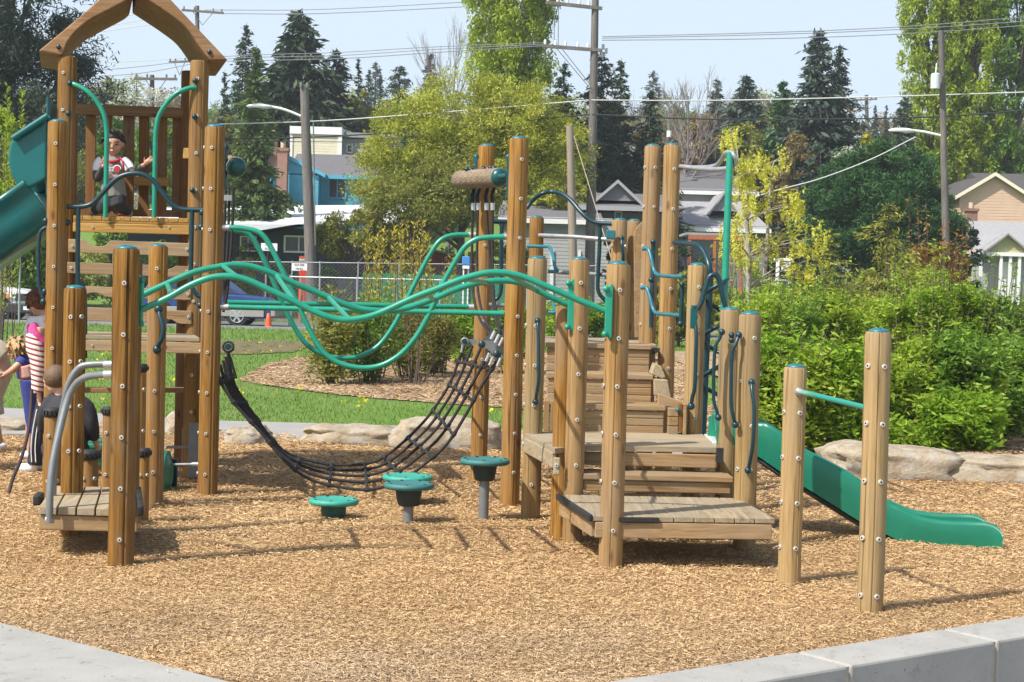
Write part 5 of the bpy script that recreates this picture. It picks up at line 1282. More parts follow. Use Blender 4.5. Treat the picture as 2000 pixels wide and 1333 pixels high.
# poplars right
Y = 106
for px, w, sd, lb, top in ((1812, 1.7, 31, 'slim lime green poplar at the left of the right hand poplar row', -60), (1885, 1.6, 32, 'lime green poplar directly behind the transformer pole on the right', -80), (1975, 2.3, 33, 'broadest lime green poplar at the right edge of the photo', -90)):
    b_ = base_at(px, Y); z_ = lambda py: W(px, py, Y).z-b_[2]
    clump_tree('poplar_tree', 17, [(0, 0, z_(60), w*1.4, 2.0, 5.4), (0.1, 0, z_(230), w*1.4, 1.9, 3.8), (0, 0, z_(-20), w*1.35, 1.8, 4.2), (-0.1, 0, z_(320), w*1.1, 1.6, 1.9)], 300, 34000, 0.23, 'l_lime' if sd != 33 else 'l_mid', sd, 0.28, 'bark', 0.48, 'tree', lb, b_, asp=0.6, tone=0.26, core=0.2, up=True, group='poplars on the right', bot=0.2)
# round dark pine right
Y = 72; b_ = base_at(1710, Y); z_ = lambda py: W(1710, py, 72).z-b_[2]
clump_tree('round_pine', 6.2, [(0, 0, z_(400), 3.2, 2.8, 2.1), (-0.9, 0, z_(450), 2.7, 2.4, 1.6), (1.2, 0, z_(450), 2.6, 2.4, 1.5), (0.2, 0, z_(335), 2.0, 1.8, 1.2)], 420, 80000, 0.20, 'l_pinegreen', 41, 0.25, 'bark', 0.55, 'tree', 'dense rounded dark green pine left of the right hand pole', b_, asp=0.32, tone=0.25, core=0.5, bot=0.1)
# big conifers on the skyline (explicit)
CON = [(575, 12, 112, 106, 0.20, 'l_conifer', 'tallest broad dark fir left of centre above the lamp arm', 0.85),
       (472, 38, 48, 104, 0.15, 'l_conifer', 'narrow dark fir with a pointed tip right of the roof beam', 0.8),
       (492, 80, 64, 78, 0.35, 'l_conifer3', 'light green drooping conifer behind the tall tower post', 1.0),
       (432, 130, 30, 96, 0.2, 'l_conifer2', 'small dark fir just right of the arched roof end', 0.9),
       (648, 88, 58, 108, 0.15, 'l_conifer', 'compact dark spruce right of the tallest fir', 0.7),
       (692, 106, 24, 112, 0.1, 'l_conifer', 'very slim dark fir on the skyline left of the poplar', 0.8),
       (712, 128, 26, 125, 0.15, 'l_conifer2', 'bluish fir on the skyline beside the very slim one', 0.8),
       (735, 138, 10, 130, 0.1, 'l_conifer2', 'tiny pointed fir on the skyline left of the poplar', 0.8),
       (772, 122, 44, 120, 0.2, 'l_conifer2', 'rounded dark fir on the skyline left of the bare birch', 0.5),
       (832, 96, 38, 115, 0.25, 'l_conifer2', 'dark fir beside the bare birch left of the poplar', 0.8),
       (1092, 112, 56, 90, 0.2, 'l_conifer', 'dark fir between the poplar and the tall utility pole', 0.8),
       (1165, 88, 60, 88, 0.25, 'l_conifer', 'dark fir directly behind the tall utility pole', 0.6),
       (1203, 106, 50, 90, 0.2, 'l_conifer', 'dark pointed fir right of the tall utility pole', 0.8),
       (1263, 168, 54, 88, 0.2, 'l_conifer', 'dark blue green fir above the two tallest play posts', 0.75),
       (1390, 148, 36, 120, 0.15, 'l_conifer2', 'small dark fir right of the bare trees', 0.7),
       (1447, 140, 62, 110, 0.2, 'l_conifer2', 'broad green brown cedar on the skyline right of the bare trees', 0.7),
       (1520, 150, 62, 105, 0.4, 'l_pinegreen', 'loose green cedar left of the tallest right hand fir', 0.9),
       (1588, 46, 92, 99, 0.30, 'l_conifer2', 'tallest ragged fir on the right half of the skyline', 0.85),
       (1627, 78, 60, 101, 0.30, 'l_conifer2', 'ragged fir touching the tallest right hand fir', 0.85),
       (1757, 180, 50, 100, 0.25, 'l_conifer2', 'dark green fir left of the right hand poplars', 0.8),
       (1700, 200, 14, 170, 0.15, 'l_conifer2', 'distant bluish fir behind the far crossarm pole', 0.8),
       (1722, 200, 12, 170, 0.15, 'l_conifer2', 'distant bluish fir right of the far crossarm pole', 0.8)]
for k, (px, pt, hw, Y, irr, mt, lb, pw) in enumerate(CON):
    b_ = base_at(px, Y); h = hfor(px, pt, Y)
    h_vis = h; rr = wpx(hw, Y)*1.25
    conifer('fir_tree', h, rr, 17 if hw > 30 else 12, mt, 60+k, lb, b_, leaf=max(0.30, rr*0.19), dens=1.8 if hw > 30 else 1.2, irr=irr, power=pw, droop=0.35 if irr > 0.25 else 0.22)
# bare trees
for px, pt, Y, sd, lb, sp in ((1245, 118, 105, 3, 'pale leafless tree on the skyline right of the tall utility pole', 0.42), (1308, 112, 100, 8, 'wide leafless tree on the skyline above the two tallest play posts', 0.5), (1352, 128, 106, 5, 'leafless tree on the skyline right of the wide one', 0.45), (873, 55, 100, 6, 'tall pale leafless birch beside the central poplar', 0.3), (1335, 160, 112, 9, 'small grey leafless tree low on the skyline', 0.4)):
    b_ = base_at(px, Y); h = hfor(px, pt, Y); bare_tree('bare_tree', h, sp, sd, lb, b_, r0_=0.15, depth=5 if px > 1200 else 6)
# mid trees
MID = [(262, 115, 95, 60, 'l_white', 'pale blossoming tree glimpsed under the roof arch', 90), (300, 170, 105, 45, 'l_mid', 'mid green tree behind the distant double crossarm pole', 88), (215, 200, 110, 45, 'l_mid', 'mid green tree behind the left railing slats', 80),
       (430, 210, 90, 45, 'l_olive', 'olive tree behind the upper right tower posts', 96), (690, 230, 92, 34, 'l_white', 'small creamy blossoming tree left of the wide spring tree', 112), (700, 170, 105, 36, 'l_olive', 'thin yellow olive tree on the hill left of the wide spring tree', 110), (765, 190, 96, 45, 'l_mid', 'soft green tree on the hill behind the wide spring tree', 115),
       (555, 200, 88, 30, 'l_brown', 'brown budding tree below the tallest left fir', 110), (1240, 225, 92, 42, 'l_brown', 'brown budding tree between two dark firs', 94), (1360, 215, 105, 55, 'l_brown', 'brown budding thicket tree below the bare trees', 105), (1300, 240, 102, 44, 'l_brown', 'brown budding tree left of the thin metal pole', 104),
       (1460, 225, 95, 40, 'l_olive', 'olive tree behind the catkin maple', 98), (1545, 240, 92, 50, 'l_brown', 'rusty brown budding tree right of the catkin maple top', 96), (1660, 250, 92, 52, 'l_white', 'white blossoming tree behind the rounded pine', 92), (1595, 265, 84, 34, 'l_conifer2', 'dark green bush tree left of the white blossom', 86),
       (1780, 260, 90, 60, 'l_mid', 'mid green tree below the right hand poplars', 90), (1690, 222, 90, 20, 'l_forsythia', 'golden shrub tree peeping over the rounded pine', 88), (1205, 300, 76, 50, 'l_bright', 'bright green shrub tree left of the two tallest play posts', 97), (1392, 262, 76, 26, 'l_conifer', 'dark clipped evergreen right of the two tallest play posts', 104),
       (1247, 312, 76, 26, 'l_conifer', 'dark shrub tree just left of the two tallest play posts', 98), (1100, 280, 76, 60, 'l_yellow', 'yellow green tree behind the pale bare pole', 80), (1860, 420, 76, 55, 'l_conifer', 'dark leafy tree behind the yellow tagged pole', 76), (60, 330, 60, 70, 'l_mid', 'green tree behind the teal slide', 64), (20, 400, 50, 50, 'l_mid', 'shaded bush tree under the teal slide', 66)]
for k, (px, pt, Y, hw, mt, lb, Y2) in enumerate(MID):
    Y = Y2; b_ = base_at(px, Y); h = max(2.5, hfor(px, pt, Y)); rr = wpx(hw, Y)*1.05
    clump_tree('tree', h, [(0, 0, h*0.62, rr, rr*0.9, h*0.34), (0, 0, h*0.35, rr*0.9, rr*0.8, h*0.28)], 80, 8500, 0.22, mt, 200+k, 0.14, 'bark', rr*0.27, 'tree', lb, b_, core=0.1, tone=0.25, bot=0.03)
# filler wood on the hillside: shared meshes, one object per tree
rs = random.Random(5)
protoA = conifer('fir_tree', 13, 3.0, 12, 'l_conifer2', 301, 'dark fir among the mixed trees on the far hillside', (-150, 200, Hgt(-150, 200)), 'mixed trees on the far hillside', leaf=0.5, dens=1.0)
protoB = clump_tree('tree', 9.5, [(0, 0, 5.6, 3.4, 3.2, 3.6), (0, 0, 3.0, 3.2, 3.0, 2.8)], 120, 13000, 0.30, 'l_olive', 302, 0.2, 'bark', 1.0, 'tree', 'olive leafed tree among the mixed trees on the far hillside', (-140, 200, Hgt(-140, 200)), group='mixed trees on the far hillside', core=0.1, bot=0.03)
protoC = clump_tree('tree', 9.0, [(0, 0, 5.4, 3.3, 3.2, 3.4), (0, 0, 3.0, 3.2, 3.0, 2.6)], 90, 9000, 0.34, 'l_mid', 303, 0.2, 'bark', 1.0, 'tree', 'mid green tree among the mixed trees on the far hillside', (-130, 200, Hgt(-130, 200)), group='mixed trees on the far hillside', core=0.1, bot=0.03)
protoD = clump_tree('tree', 9.0, [(0, 0, 5.4, 3.3, 3.2, 3.4), (0, 0, 3.0, 3.2, 3.0, 2.6)], 90, 9000, 0.30, 'l_brown', 304, 0.2, 'bark', 1.0, 'tree', 'brown budding tree among the mixed trees on the far hillside', (-120, 200, Hgt(-120, 200)), group='mixed trees on the far hillside', core=0.1, bot=0.03)
used = set()
for row, (Y, n, s0) in enumerate(((116, 44, 0.60), (134, 44, 0.80), (160, 40, 0.95), (200, 44, 1.1))):
    for k in range(n):
        px = -60+2120*(k+rs.random()*0.8)/n
        p = rs.choice([protoA, protoB, protoC, protoD, protoB, protoD]) 
        Yk_ = Y+rs.uniform(-6, 6); x = W(px, 400, Yk_).x; sc = s0*rs.uniform(0.7, 1.12)
        if 700 < px < 1000 or px > 1640: sc *= 0.85
        loc = (x, Yk_, Hgt(x, Yk_)-0.2)
        if id(p) not in used and row == 0: p.location = loc; p.scale = (sc, sc, sc); used.add(id(p))
        else: dup(p, loc, rs.uniform(0, 6.28), (sc*rs.uniform(0.85, 1.1), sc, sc*rs.uniform(0.9, 1.1)))
# ---- shrubs on the right bank ------------------------------------------------
def shrub(px, ptop, pbase, hw, mt, sd, lb, leaf=0.06, nl=4200, stems=9, stemm='bark', asp=0.55, csz=0.20, Y=None, group='shrubs on the right bank', ncl=60, up=False, spike=0.0):
    rng = np.random.default_rng(sd)
    if Y is None: Y = Gd(px, pbase, 0.18).y
    b_ = base_at(px, Y); h = hfor(px, ptop, Y); rr = wpx(hw, Y)
    t = root('shrub', lb, 'shrub', b_, group); g = Geo(); L = Vector(b_)
    CC = []
    for k in range(ncl):
        a = rng.random()*6.283; u = rng.random()**0.6; zf = rng.random()**0.75
        ww = rr*(0.55+0.5*math.sin(min(1, zf*1.25)*math.pi*0.75))
        CC.append((math.cos(a)*ww*u, math.sin(a)*ww*u*0.9, h*(0.10+0.86*zf)*(1-0.10*u*rng.random())))
    CC = np.array(CC)
    per = nl//ncl; cs = csz*rng.uniform(0.6, 1.3, ncl); ci = np.repeat(np.arange(ncl), per); tot = len(ci)
    off = rng.normal(size=(tot, 3)); off *= (rng.random(tot)**0.45/np.linalg.norm(off, axis=1))[:, None]
    C = CC[ci]+off*cs[ci][:, None]*np.array((1, 1, 1.5 if up else 0.9))
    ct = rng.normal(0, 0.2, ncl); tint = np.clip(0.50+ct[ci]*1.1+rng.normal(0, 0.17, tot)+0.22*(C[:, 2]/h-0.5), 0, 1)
    C[:, 2] = np.maximum(C[:, 2], 0.03)
    # upright leafy shoots above the mass
    ns = int(spike); EX = []
    for k in range(ns):
        a = rng.random()*6.283; u = rng.random()**0.5; x = math.cos(a)*rr*u; y = math.sin(a)*rr*u; hh = h*rng.uniform(0.92, 1.32); m_ = 30
        s = rng.random(m_); EX.append(np.stack([x+0.12*s*math.cos(a)+rng.normal(0, 0.025, m_), y+rng.normal(0, 0.025, m_), hh*(0.55+0.45*s)], 1))
        g.tube([L+Vector((x*0.4, y*0.4, 0)), L+Vector((x, y, hh*0.55)), L+Vector((x+0.12*math.cos(a), y, hh))], [0.012, 0.008, 0.003], 5, 0, 2)
    if EX:
        E = np.concatenate(EX); C = np.concatenate([C, E]); tint = np.concatenate([tint, np.clip(rng.normal(0.62, 0.15, len(E)), 0, 1)])
    tot = len(C)
    dirs = rng.normal(size=(tot, 3)); dirs[:, 2] = dirs[:, 2]*0.5+(0.5 if up else -0.05)
    leafmesh('foliage', C, 1.25*leaf*rng.uniform(0.45, 1.6, tot), tint, MT[mt], asp=asp, rng=rng, dirs=dirs, parent=t)
    for k in range(stems):
        c = CC[rng.integers(ncl)]; g.tube([L+Vector((c[0]*0.25, c[1]*0.25, -0.1)), L+Vector((c[0]*0.6, c[1]*0.6, c[2]*0.5)), L+Vector(c)], [0.016, 0.012, 0.004], 5, 0, 2)
    obj('stems', g, MT[stemm], t, fix=False); return t
SH = [ # px, top, base, halfwidth, mat, label, leaf, shape
      (1500, 648, 862, 52, 'l_bright', 'lime shrub nearest the slide in the front row', 0.075, 0),
      (1560, 690, 868, 46, 'l_thicket', 'low lime shrub behind the pull-up bar in the front row', 0.07, 0),
      (1628, 672, 866, 52, 'l_bright', 'bright green shrub between the two right posts', 0.08, 0),
      (1690, 790, 868, 40, 'l_bright', 'knee high bright shrub behind the tallest right post', 0.07, 0),
      (1745, 700, 860, 50, 'l_thicket', 'yellow green shrub immediately right of the tallest right post', 0.075, 0),
      (1762, 832, 872, 34, 'l_bright', 'smallest ground hugging shrub right of the tallest right post', 0.06, 0),
      (1810, 660, 856, 44, 'l_thicket', 'pale green shrub in the middle of the right bank', 0.07, 4),
      (1900, 640, 862, 62, 'l_mid', 'large dark green rounded shrub with narrow leaves', 0.075, 0),
      (1888, 770, 868, 62, 'l_bright', 'bright low skirt of leaves below the large dark green shrub', 0.08, 0),
      (1975, 660, 850, 52, 'l_mid', 'green shrub cut by the right edge of the photo', 0.07, 0),
      (1480, 570, 820, 44, 'l_thicket', 'yellow green shrub behind the helical climber', 0.055, 5),
      (1545, 582, 815, 50, 'l_mid', 'mid green shrub in the second row left of the slide', 0.055, 6),
      (1610, 560, 812, 50, 'l_thicket', 'thin yellow green shrub in the second row above the pull-up bar', 0.055, 7),
      (1672, 600, 812, 46, 'l_thicket', 'yellow green shrub in the second row behind the right post', 0.055, 5),
      (1740, 575, 812, 50, 'l_thicket', 'pale green shrub in the second row below the young larch', 0.055, 6),
      (1812, 560, 812, 50, 'l_bright', 'shrub with upright bright shoots in the second row', 0.06, 12),
      (1880, 556, 812, 52, 'l_bright', 'tallest shrub with leafy upright shoots at right', 0.06, 14),
      (1952, 575, 812, 52, 'l_mid', 'green shrub with shoots in front of the porch', 0.06, 12),
      (2015, 590, 812, 44, 'l_bright', 'bright shrub with shoots cut by the right edge', 0.06, 10),
      (1520, 545, 770, 46, 'l_thicket', 'back row yellow green shrub under the catkin maple', 0.06, 5),
      (1590, 545, 768, 46, 'l_mid', 'back row green shrub right of the catkin maple', 0.06, 5),
      (1660, 560, 770, 46, 'l_thicket', 'back row yellow green shrub in front of the parked pale car', 0.06, 5),
      (1835, 470, 760, 46, 'l_red', 'bush with rusty red new leaves before the yellow house', 0.07, 8),
      (1790, 520, 765, 44, 'l_thicket', 'back row yellow green bush left of the rusty red one', 0.06, 6),
      (1460, 590, 800, 26, 'l_mid', 'narrow green shrub glimpsed behind the helical climber', 0.055, 4),
      (1110, 582, 700, 46, 'l_bright', 'bright green low shrub seen between the stair posts', 0.09, 0),
      (1180, 590, 700, 40, 'l_bright', 'second bright green low shrub seen between the stair posts', 0.09, 0),
      (905, 600, 705, 34, 'l_bright', 'bright green shrub just left of the rope hung post', 0.08, 3),
      (1235, 590, 705, 34, 'l_bright', 'low shrub behind the tall pair of posts', 0.09, 0)]
for k, (px, pt, pb, hw, mt, lb, lf, sp) in enumerate(SH):
    shrub(px, pt, pb, hw*1.25 if px > 1400 else hw, mt, 400+k, lb, leaf=lf, nl=8200 if hw > 40 else 4800, ncl=110, spike=max(8, sp*1.6) if px > 1400 and px != 1900 else sp, group='shrubs on the right bank' if px > 1400 else 'shrubs beyond the stairs', csz=0.17)
# ---- olive shrubs and yellow shoots of the middle bed
for k, (px, pt, pb, hw, mt, lb, sp) in enumerate(((650, 600, 738, 42, 'l_olive', 'olive shrub at the left end of the middle bed', 6), (720, 590, 735, 55, 'l_mid', 'broad green shrub in the middle bed behind the looping rails', 8), (800, 600, 728, 50, 'l_olive', 'olive shrub in the middle bed right of the broad green one', 8), (855, 620, 722, 34, 'l_olive', 'small olive shrub at the right of the middle bed', 6), (1000, 600, 722, 40, 'l_mid', 'green shrub of the middle bed behind the tall stair posts', 5))):
    shrub(px, pt, pb, hw, mt, 460+k, lb, leaf=0.075, nl=4200, spike=sp, group='shrubs in the middle bed', csz=0.26)
def shoots(px0, px1, ptop, pbase, n, mt, sd, lb, Y, name='flowering_shrub', leaf=0.10):
    rng = np.random.default_rng(sd); b_ = base_at((px0+px1)/2, Y); t = root(name, lb, 'shrub', b_); g = Geo(); L = Vector(b_); C = []; D = []
    for k in range(n):
        px = px0+(px1-px0)*rng.random(); x = W(px, 500, Y).x-b_[0]; h = hfor(px, ptop+rng.random()**1.5*120, Y); y = rng.normal()*0.4; m_ = int(24+h*22)
        bx = x*0.45; cv = rng.normal()*0.12
        P = [Vector((bx, y, 0)), Vector((bx*0.5+x*0.5+cv, y, h*0.5)), Vector((x, y, h))]
        g.tube([L+p for p in P], [0.014, 0.010, 0.004], 5, 0, 2)
        s = rng.random(m_)**0.7*0.85+0.15
        X_ = (1-s)**2*P[0].x+2*s*(1-s)*P[1].x+s*s*P[2].x
        a = rng.random(m_)*6.28
        C.append(np.stack([X_+np.cos(a)*0.045, y+np.sin(a)*0.045, s*h+0.03], 1)); D.append(np.stack([np.cos(a), np.sin(a), np.full(m_, 0.9)], 1))
    C = np.concatenate(C); D = np.concatenate(D)
    leafmesh('foliage', C, leaf*rng.uniform(0.6, 1.3, len(C)), np.clip(rng.normal(0.5, 0.25, len(C)), 0, 1), MT[mt], asp=0.38, rng=rng, dirs=D, parent=t)
    obj('stems', g, MT['bark'], t, fix=False); return t
shoots(712, 770, 432, 730, 15, 'l_forsythia', 51, 'tall yellow flowering shoots above the middle bed left of the looping rail crossing', 31)
shoots(770, 850, 430, 725, 15, 'l_forsythia', 52, 'tall yellow flowering shoots in the middle of the photo above the bed', 33)
shoots(840, 885, 500, 715, 8, 'l_forsythia', 53, 'shorter yellow flowering shoots left of the rope hung post', 33)
shoots(620, 700, 560, 735, 16, 'l_olive', 54, 'thin olive shoots at the left end of the middle bed', 31)
shoots(790, 850, 560, 745, 9, 'l_brown', 55, 'thin bare reddish shoots behind the middle of the rope net', 30, leaf=0.06)
shoots(1395, 1450, 430, 640, 9, 'l_olive', 56, 'thin shoots behind the green pole', 40)
# blossom-covered bush behind the lamp pole
Y = 67
clump_tree('blossom_bush', 3.0, [(0, 0, zz(455, 690, 67), 1.5, 1.2, 0.95), (-1.0, 0, zz(470, 650, 67), 0.9, 1, 0.7), (1.1, 0, zz(450, 740, 67), 1.0, 1, 1.0)], 90, 12000, 0.12, 'l_olive', 71, 0.1, 'bark', 0.36, 'shrub', 'wide creamy budded bush right of the left lamp pole', base_at(690, 67), tone=0.3, bot=0.2)
for k, (px, pt, hw, mt, lb) in enumerate(((478, 472, 16, 'l_yellow', 'small yellow green bush before the dark wall'), (540, 490, 30, 'l_mid', 'green bush under the dark building window'), (585, 505, 26, 'l_mid', 'green bush left of the left lamp pole'), (640, 505, 22, 'l_mid', 'green bush at the foot of the creamy bush'), (475, 505, 30, 'l_olive', 'olive bush behind the chain link fence'))):
    Y = 68.5; b_ = base_at(px, Y); h = max(0.9, hfor(px, pt, Y)); rr = wpx(hw, Y)
    clump_tree('bush', h, [(0, 0, h*0.55, rr, rr, h*0.45)], 26, 2600, 0.12, mt, 80+k, 0.05, 'bark', rr*0.35, 'shrub', lb, b_, core=0.1, bot=0.05)
for k, (px, pt, hw, mt, lb, Y) in enumerate(((1195, 430, 14, 'l_conifer', 'dark bush before the pale sided house', 72), (1345, 455, 40, 'l_conifer', 'dark spiky bush right of the two tallest play posts', 60), (1290, 480, 40, 'l_olive', 'tangled olive bush behind the two tallest play posts', 58), (1385, 520, 40, 'l_yellow', 'yellow green bush behind the dark curved rail', 57), (1330, 540, 50, 'l_olive', 'low olive bush behind the stair top', 50), (1480, 500, 60, 'l_mid', 'dark green bush behind the catkin maple', 60), (1600, 500, 60, 'l_conifer', 'dark bush by the parked pale car', 69), (1780, 470, 50, 'l_conifer', 'dark bush under the rounded pine', 69), (950, 470, 40, 'l_olive', 'olive bush behind the rope hung post', 67), (1010, 440, 50, 'l_olive', 'olive tree crown touching the pale sided house', 71), (870, 470, 50, 'l_conifer', 'dark shaded bush behind the brown fence', 73), (790, 440, 50, 'l_olive', 'olive shaded bush in the centre behind the yellow shoots', 70), (60, 520, 60, 'l_mid', 'bush behind the white pickup truck', 68), (150, 460, 60, 'l_olive', 'bush seen through the climbing wall', 70), (260, 520, 60, 'l_olive', 'flowering low bush seen through the climbing wall', 68), (330, 470, 50, 'l_mid', 'green bush seen at the right of the climbing wall', 70), (400, 500, 40, 'l_olive', 'bush hidden behind the tall tower post', 69))):
    b_ = base_at(px, Y); h = max(1.0, hfor(px, pt, Y)); rr = wpx(hw, Y)
    clump_tree('bush', h, [(0, 0, h*0.6, rr, rr, h*0.42), (0, 0, h*0.3, rr, rr, h*0.3)], 44, 5200, 0.14, mt, 120+k, 0.06, 'bark', rr*0.32, 'shrub', lb, b_, core=0.1, bot=0.04)
# ---- catkin maple (yellow hanging clusters)
def catkin():
    rng = np.random.default_rng(91); rs = random.Random(91); Y = 25.5; b_ = base_at(1470, Y); t = root('maple_sapling', 'young maple hung with pale yellow clusters behind the green pole', 'tree', b_, None)
    g = Geo(); L = Vector(b_)
    def w_(px, py, dy=0.0): return W(px, py, Y+dy)
    trunk = [L+Vector((0, 0, -0.1)), w_(1462, 560), w_(1462, 500), w_(1458, 430), w_(1445, 350), w_(1430, 270), w_(1427, 250)]
    g.tube(trunk, [0.05, 0.045, 0.04, 0.033, 0.025, 0.012, 0.005], 8, 0, 3)
    g.tube([w_(1455, 590), w_(1492, 540), w_(1500, 440), w_(1508, 330), w_(1520, 310)], [0.04, 0.034, 0.026, 0.014, 0.006], 7, 0, 3)
    tips = [(1427, 258), (1437, 275), (1420, 285), (1470, 305), (1455, 320), (1518, 315), (1530, 308), (1500, 340), (1478, 335), (1462, 345), (1490, 375), (1510, 368), (1545, 398), (1560, 400), (1535, 412), (1572, 425), (1445, 385), (1475, 400), (1440, 430), (1462, 432), (1500, 415), (1580, 455), (1600, 465), (1560, 465), (1540, 450), (1430, 470), (1450, 478), (1470, 470), (1590, 480), (1480, 500), (1445, 505), (1565, 500), (1545, 525), (1585, 530), (1505, 465), (1520, 495), (1465, 360), (1440, 355), (1605, 500), (1570, 550)]
    C = []; S = []; T = []
    for (px, py) in tips:
        dy = rs.uniform(-0.7, 0.7); e = w_(px, py, dy); base = min(trunk[1:], key=lambda q: (q-e).length+(0.8 if q.z > e.z-0.1 else 0))
        g.tube([base, base.lerp(e, 0.5)+Vector((0, 0, 0.04)), e], [0.014, 0.009, 0.004], 5, 0, 2)
        for q in range(rs.randint(5, 8)):
            c = e+Vector((rs.gauss(0, .095), rs.gauss(0, .095), rs.gauss(0, .075))); n = 30; s = rng.random(n); ln = rs.uniform(0.10, 0.18)
            C.append(np.stack([c.x-L.x+rng.normal(0, 0.016, n), c.y-L.y+rng.normal(0, 0.016, n), c.z-L.z-s*ln], 1)); S.append(np.full(n, 0.045)); T.append(np.clip(rng.normal(0.6, 0.2, n), 0, 1))
            n = 6; C.append(np.stack([c.x-L.x+rng.normal(0, 0.05, n), c.y-L.y+rng.normal(0, 0.05, n), c.z-L.z+rng.normal(0.02, 0.03, n)], 1)); S.append(np.full(n, 0.075)); T.append(np.clip(rng.normal(0.2, 0.15, n), 0, 1))
    leafmesh('foliage', np.concatenate(C), np.concatenate(S), np.concatenate(T), MT['l_catkin'], asp=0.8, rng=rng, parent=t)
    obj('trunk', g, MT['barkpale'], t, fix=False)
catkin()
conifer('larch_sapling', hfor(1732, 385, 26), 0.75, 6, 'l_olive', 95, 'thin young larch with soft olive needles rising from the right bank', base_at(1732, 26), leaf=0.10, dens=1.5, irr=0.5, trunk_r=0.035, cat='tree', base=0.30, power=0.6)
conifer('larch_sapling', hfor(1620, 440, 28), 0.35, 5, 'l_olive', 96, 'slim sapling left of the young larch', base_at(1622, 28), leaf=0.09, dens=0.9, irr=0.5, trunk_r=0.02, cat='tree', base=0.25, power=0.5)
shoots(-10, 30, 170, 640, 10, 'l_lime', 97, 'lime green leafy shoots at the left edge behind the slide', 40, 'leafy_sapling', 0.16)
clump_tree('leafy_sapling', 6.5, [(0, 0, zz(330, 5, 42), 0.5, 0.5, 1.6)], 26, 2200, 0.13, 'l_lime', 98, 0.05, 'bark', 0.28, 'tree', 'lime green sapling at the left edge beside the slide hood', base_at(5, 42), bot=0.1)
# ================================================================== BUILDINGS
def sidmat(name, col, rough=0.7):
    return simple(name, col, rough, 0, 0.06, 2)
MT['sid_blue'] = sidmat('siding_blue', (0.07, 0.34, 0.46)); MT['sid_cream'] = sidmat('siding_cream', (0.68, 0.64, 0.46)); MT['sid_dark'] = sidmat('wall_dark_blue', (0.022, 0.028, 0.045))
MT['sid_tan'] = sidmat('siding_tan', (0.60, 0.42, 0.30)); MT['sid_pale'] = sidmat('siding_pale', (0.36, 0.37, 0.36)); MT['sid_yel'] = sidmat('siding_yellow_green', (0.45, 0.43, 0.22)); MT['sid_grey'] = sidmat('siding_grey', (0.20, 0.20, 0.21))
MT['roof_white'] = simple('roof_membrane', (0.66, 0.67, 0.70), 0.6, 0, 0.04, 1); MT['roof_grey'] = simple('shingle_grey', (0.125, 0.122, 0.13), 0.9, 0, 0.16, 5, 0.4, 10); MT['roof_pale'] = simple('shingle_pale', (0.29, 0.29, 0.295), 0.9, 0, 0.12, 5, 0.4, 10); MT['roof_dark'] = simple('shingle_dark', (0.075, 0.07, 0.07), 0.9, 0, 0.2, 5, 0.4, 10)
m, nt, b, out = newmat('brick'); br = nt.nodes.new('ShaderNodeTexBrick'); br.inputs['Scale'].default_value = 4; br.inputs['Color1'].default_value = (0.26, 0.12, 0.08, 1); br.inputs['Color2'].default_value = (0.20, 0.09, 0.06, 1); br.inputs['Mortar'].default_value = (0.35, 0.28, 0.23, 1)
nt.links.new(coords(nt, (1, 1, 1), rot=(math.pi/2, 0, 0)), br.inputs[0]); nt.links.new(br.outputs[0], b.inputs['Base Color']); b.inputs['Roughness'].default_value = 0.9; MT['brick'] = m
def clap(g, x0, x1, y, z0, z1, h=0.17, m=0, ztop=None):
    """lapped boards on a front wall; ztop(x) optional gable limit"""
    z = z0
    while z < z1-0.02:
        zt = min(z1, z+h)
        if ztop: 
            a, b2 = ztop(z+0.5*h)
        else: a, b2 = x0, x1
        if b2-a > 0.1:
            g.add([(a, y-0.016, z), (b2, y-0.016, z), (b2, y-0.004, zt), (a, y-0.004, zt), (a, y, z), (b2, y, z)], [(0, 1, 2, 3), (0, 4, 5, 1)], m)
        z += h
def window(parent, px0, px1, py0, py1, Y, frame='white', mull=1, fw=0.07):
    a = W(px0, py1, Y); b2 = W(px1, py0, Y); x0, z0, x1, z1_ = a.x, a.z, b2.x, b2.z
    g = Geo()
    for (c, s) in ((((x0+x1)/2, Y-0.05, z0), (x1-x0+fw, 0.08, fw)), (((x0+x1)/2, Y-0.05, z1_), (x1-x0+fw, 0.08, fw)), ((x0, Y-0.052, (z0+z1_)/2), (fw, 0.08, z1_-z0-fw)), ((x1, Y-0.052, (z0+z1_)/2), (fw, 0.08, z1_-z0-fw))): g.box(c, s)
    for k in range(mull): g.box((x0+(x1-x0)*(k+1)/(mull+1), Y-0.048, (z0+z1_)/2), (fw*0.7, 0.07, z1_-z0-fw))
    f = obj('window', g, MT[frame], parent); g = Geo(); g.box(((x0+x1)/2, Y-0.015, (z0+z1_)/2), (x1-x0-0.02, 0.02, z1_-z0-0.02)); obj('pane', g, MT['glass'], f)
    return f
def X_(px, Y, py=450): return W(px, py, Y).x
def Z_(px, py, Y): return W(px, py, Y).z
def wallbox(parent, x0, x1, y0, y1, z0, z1, mat, lap=True, name='wall'):
    g = Geo(); g.box(((x0+x1)/2, (y0+y1)/2, (z0+z1)/2), (x1-x0, y1-y0, z1-z0))
    if lap: clap(g, x0, x1, y0, z0, z1)
    return obj(name, g, MT[mat], parent)
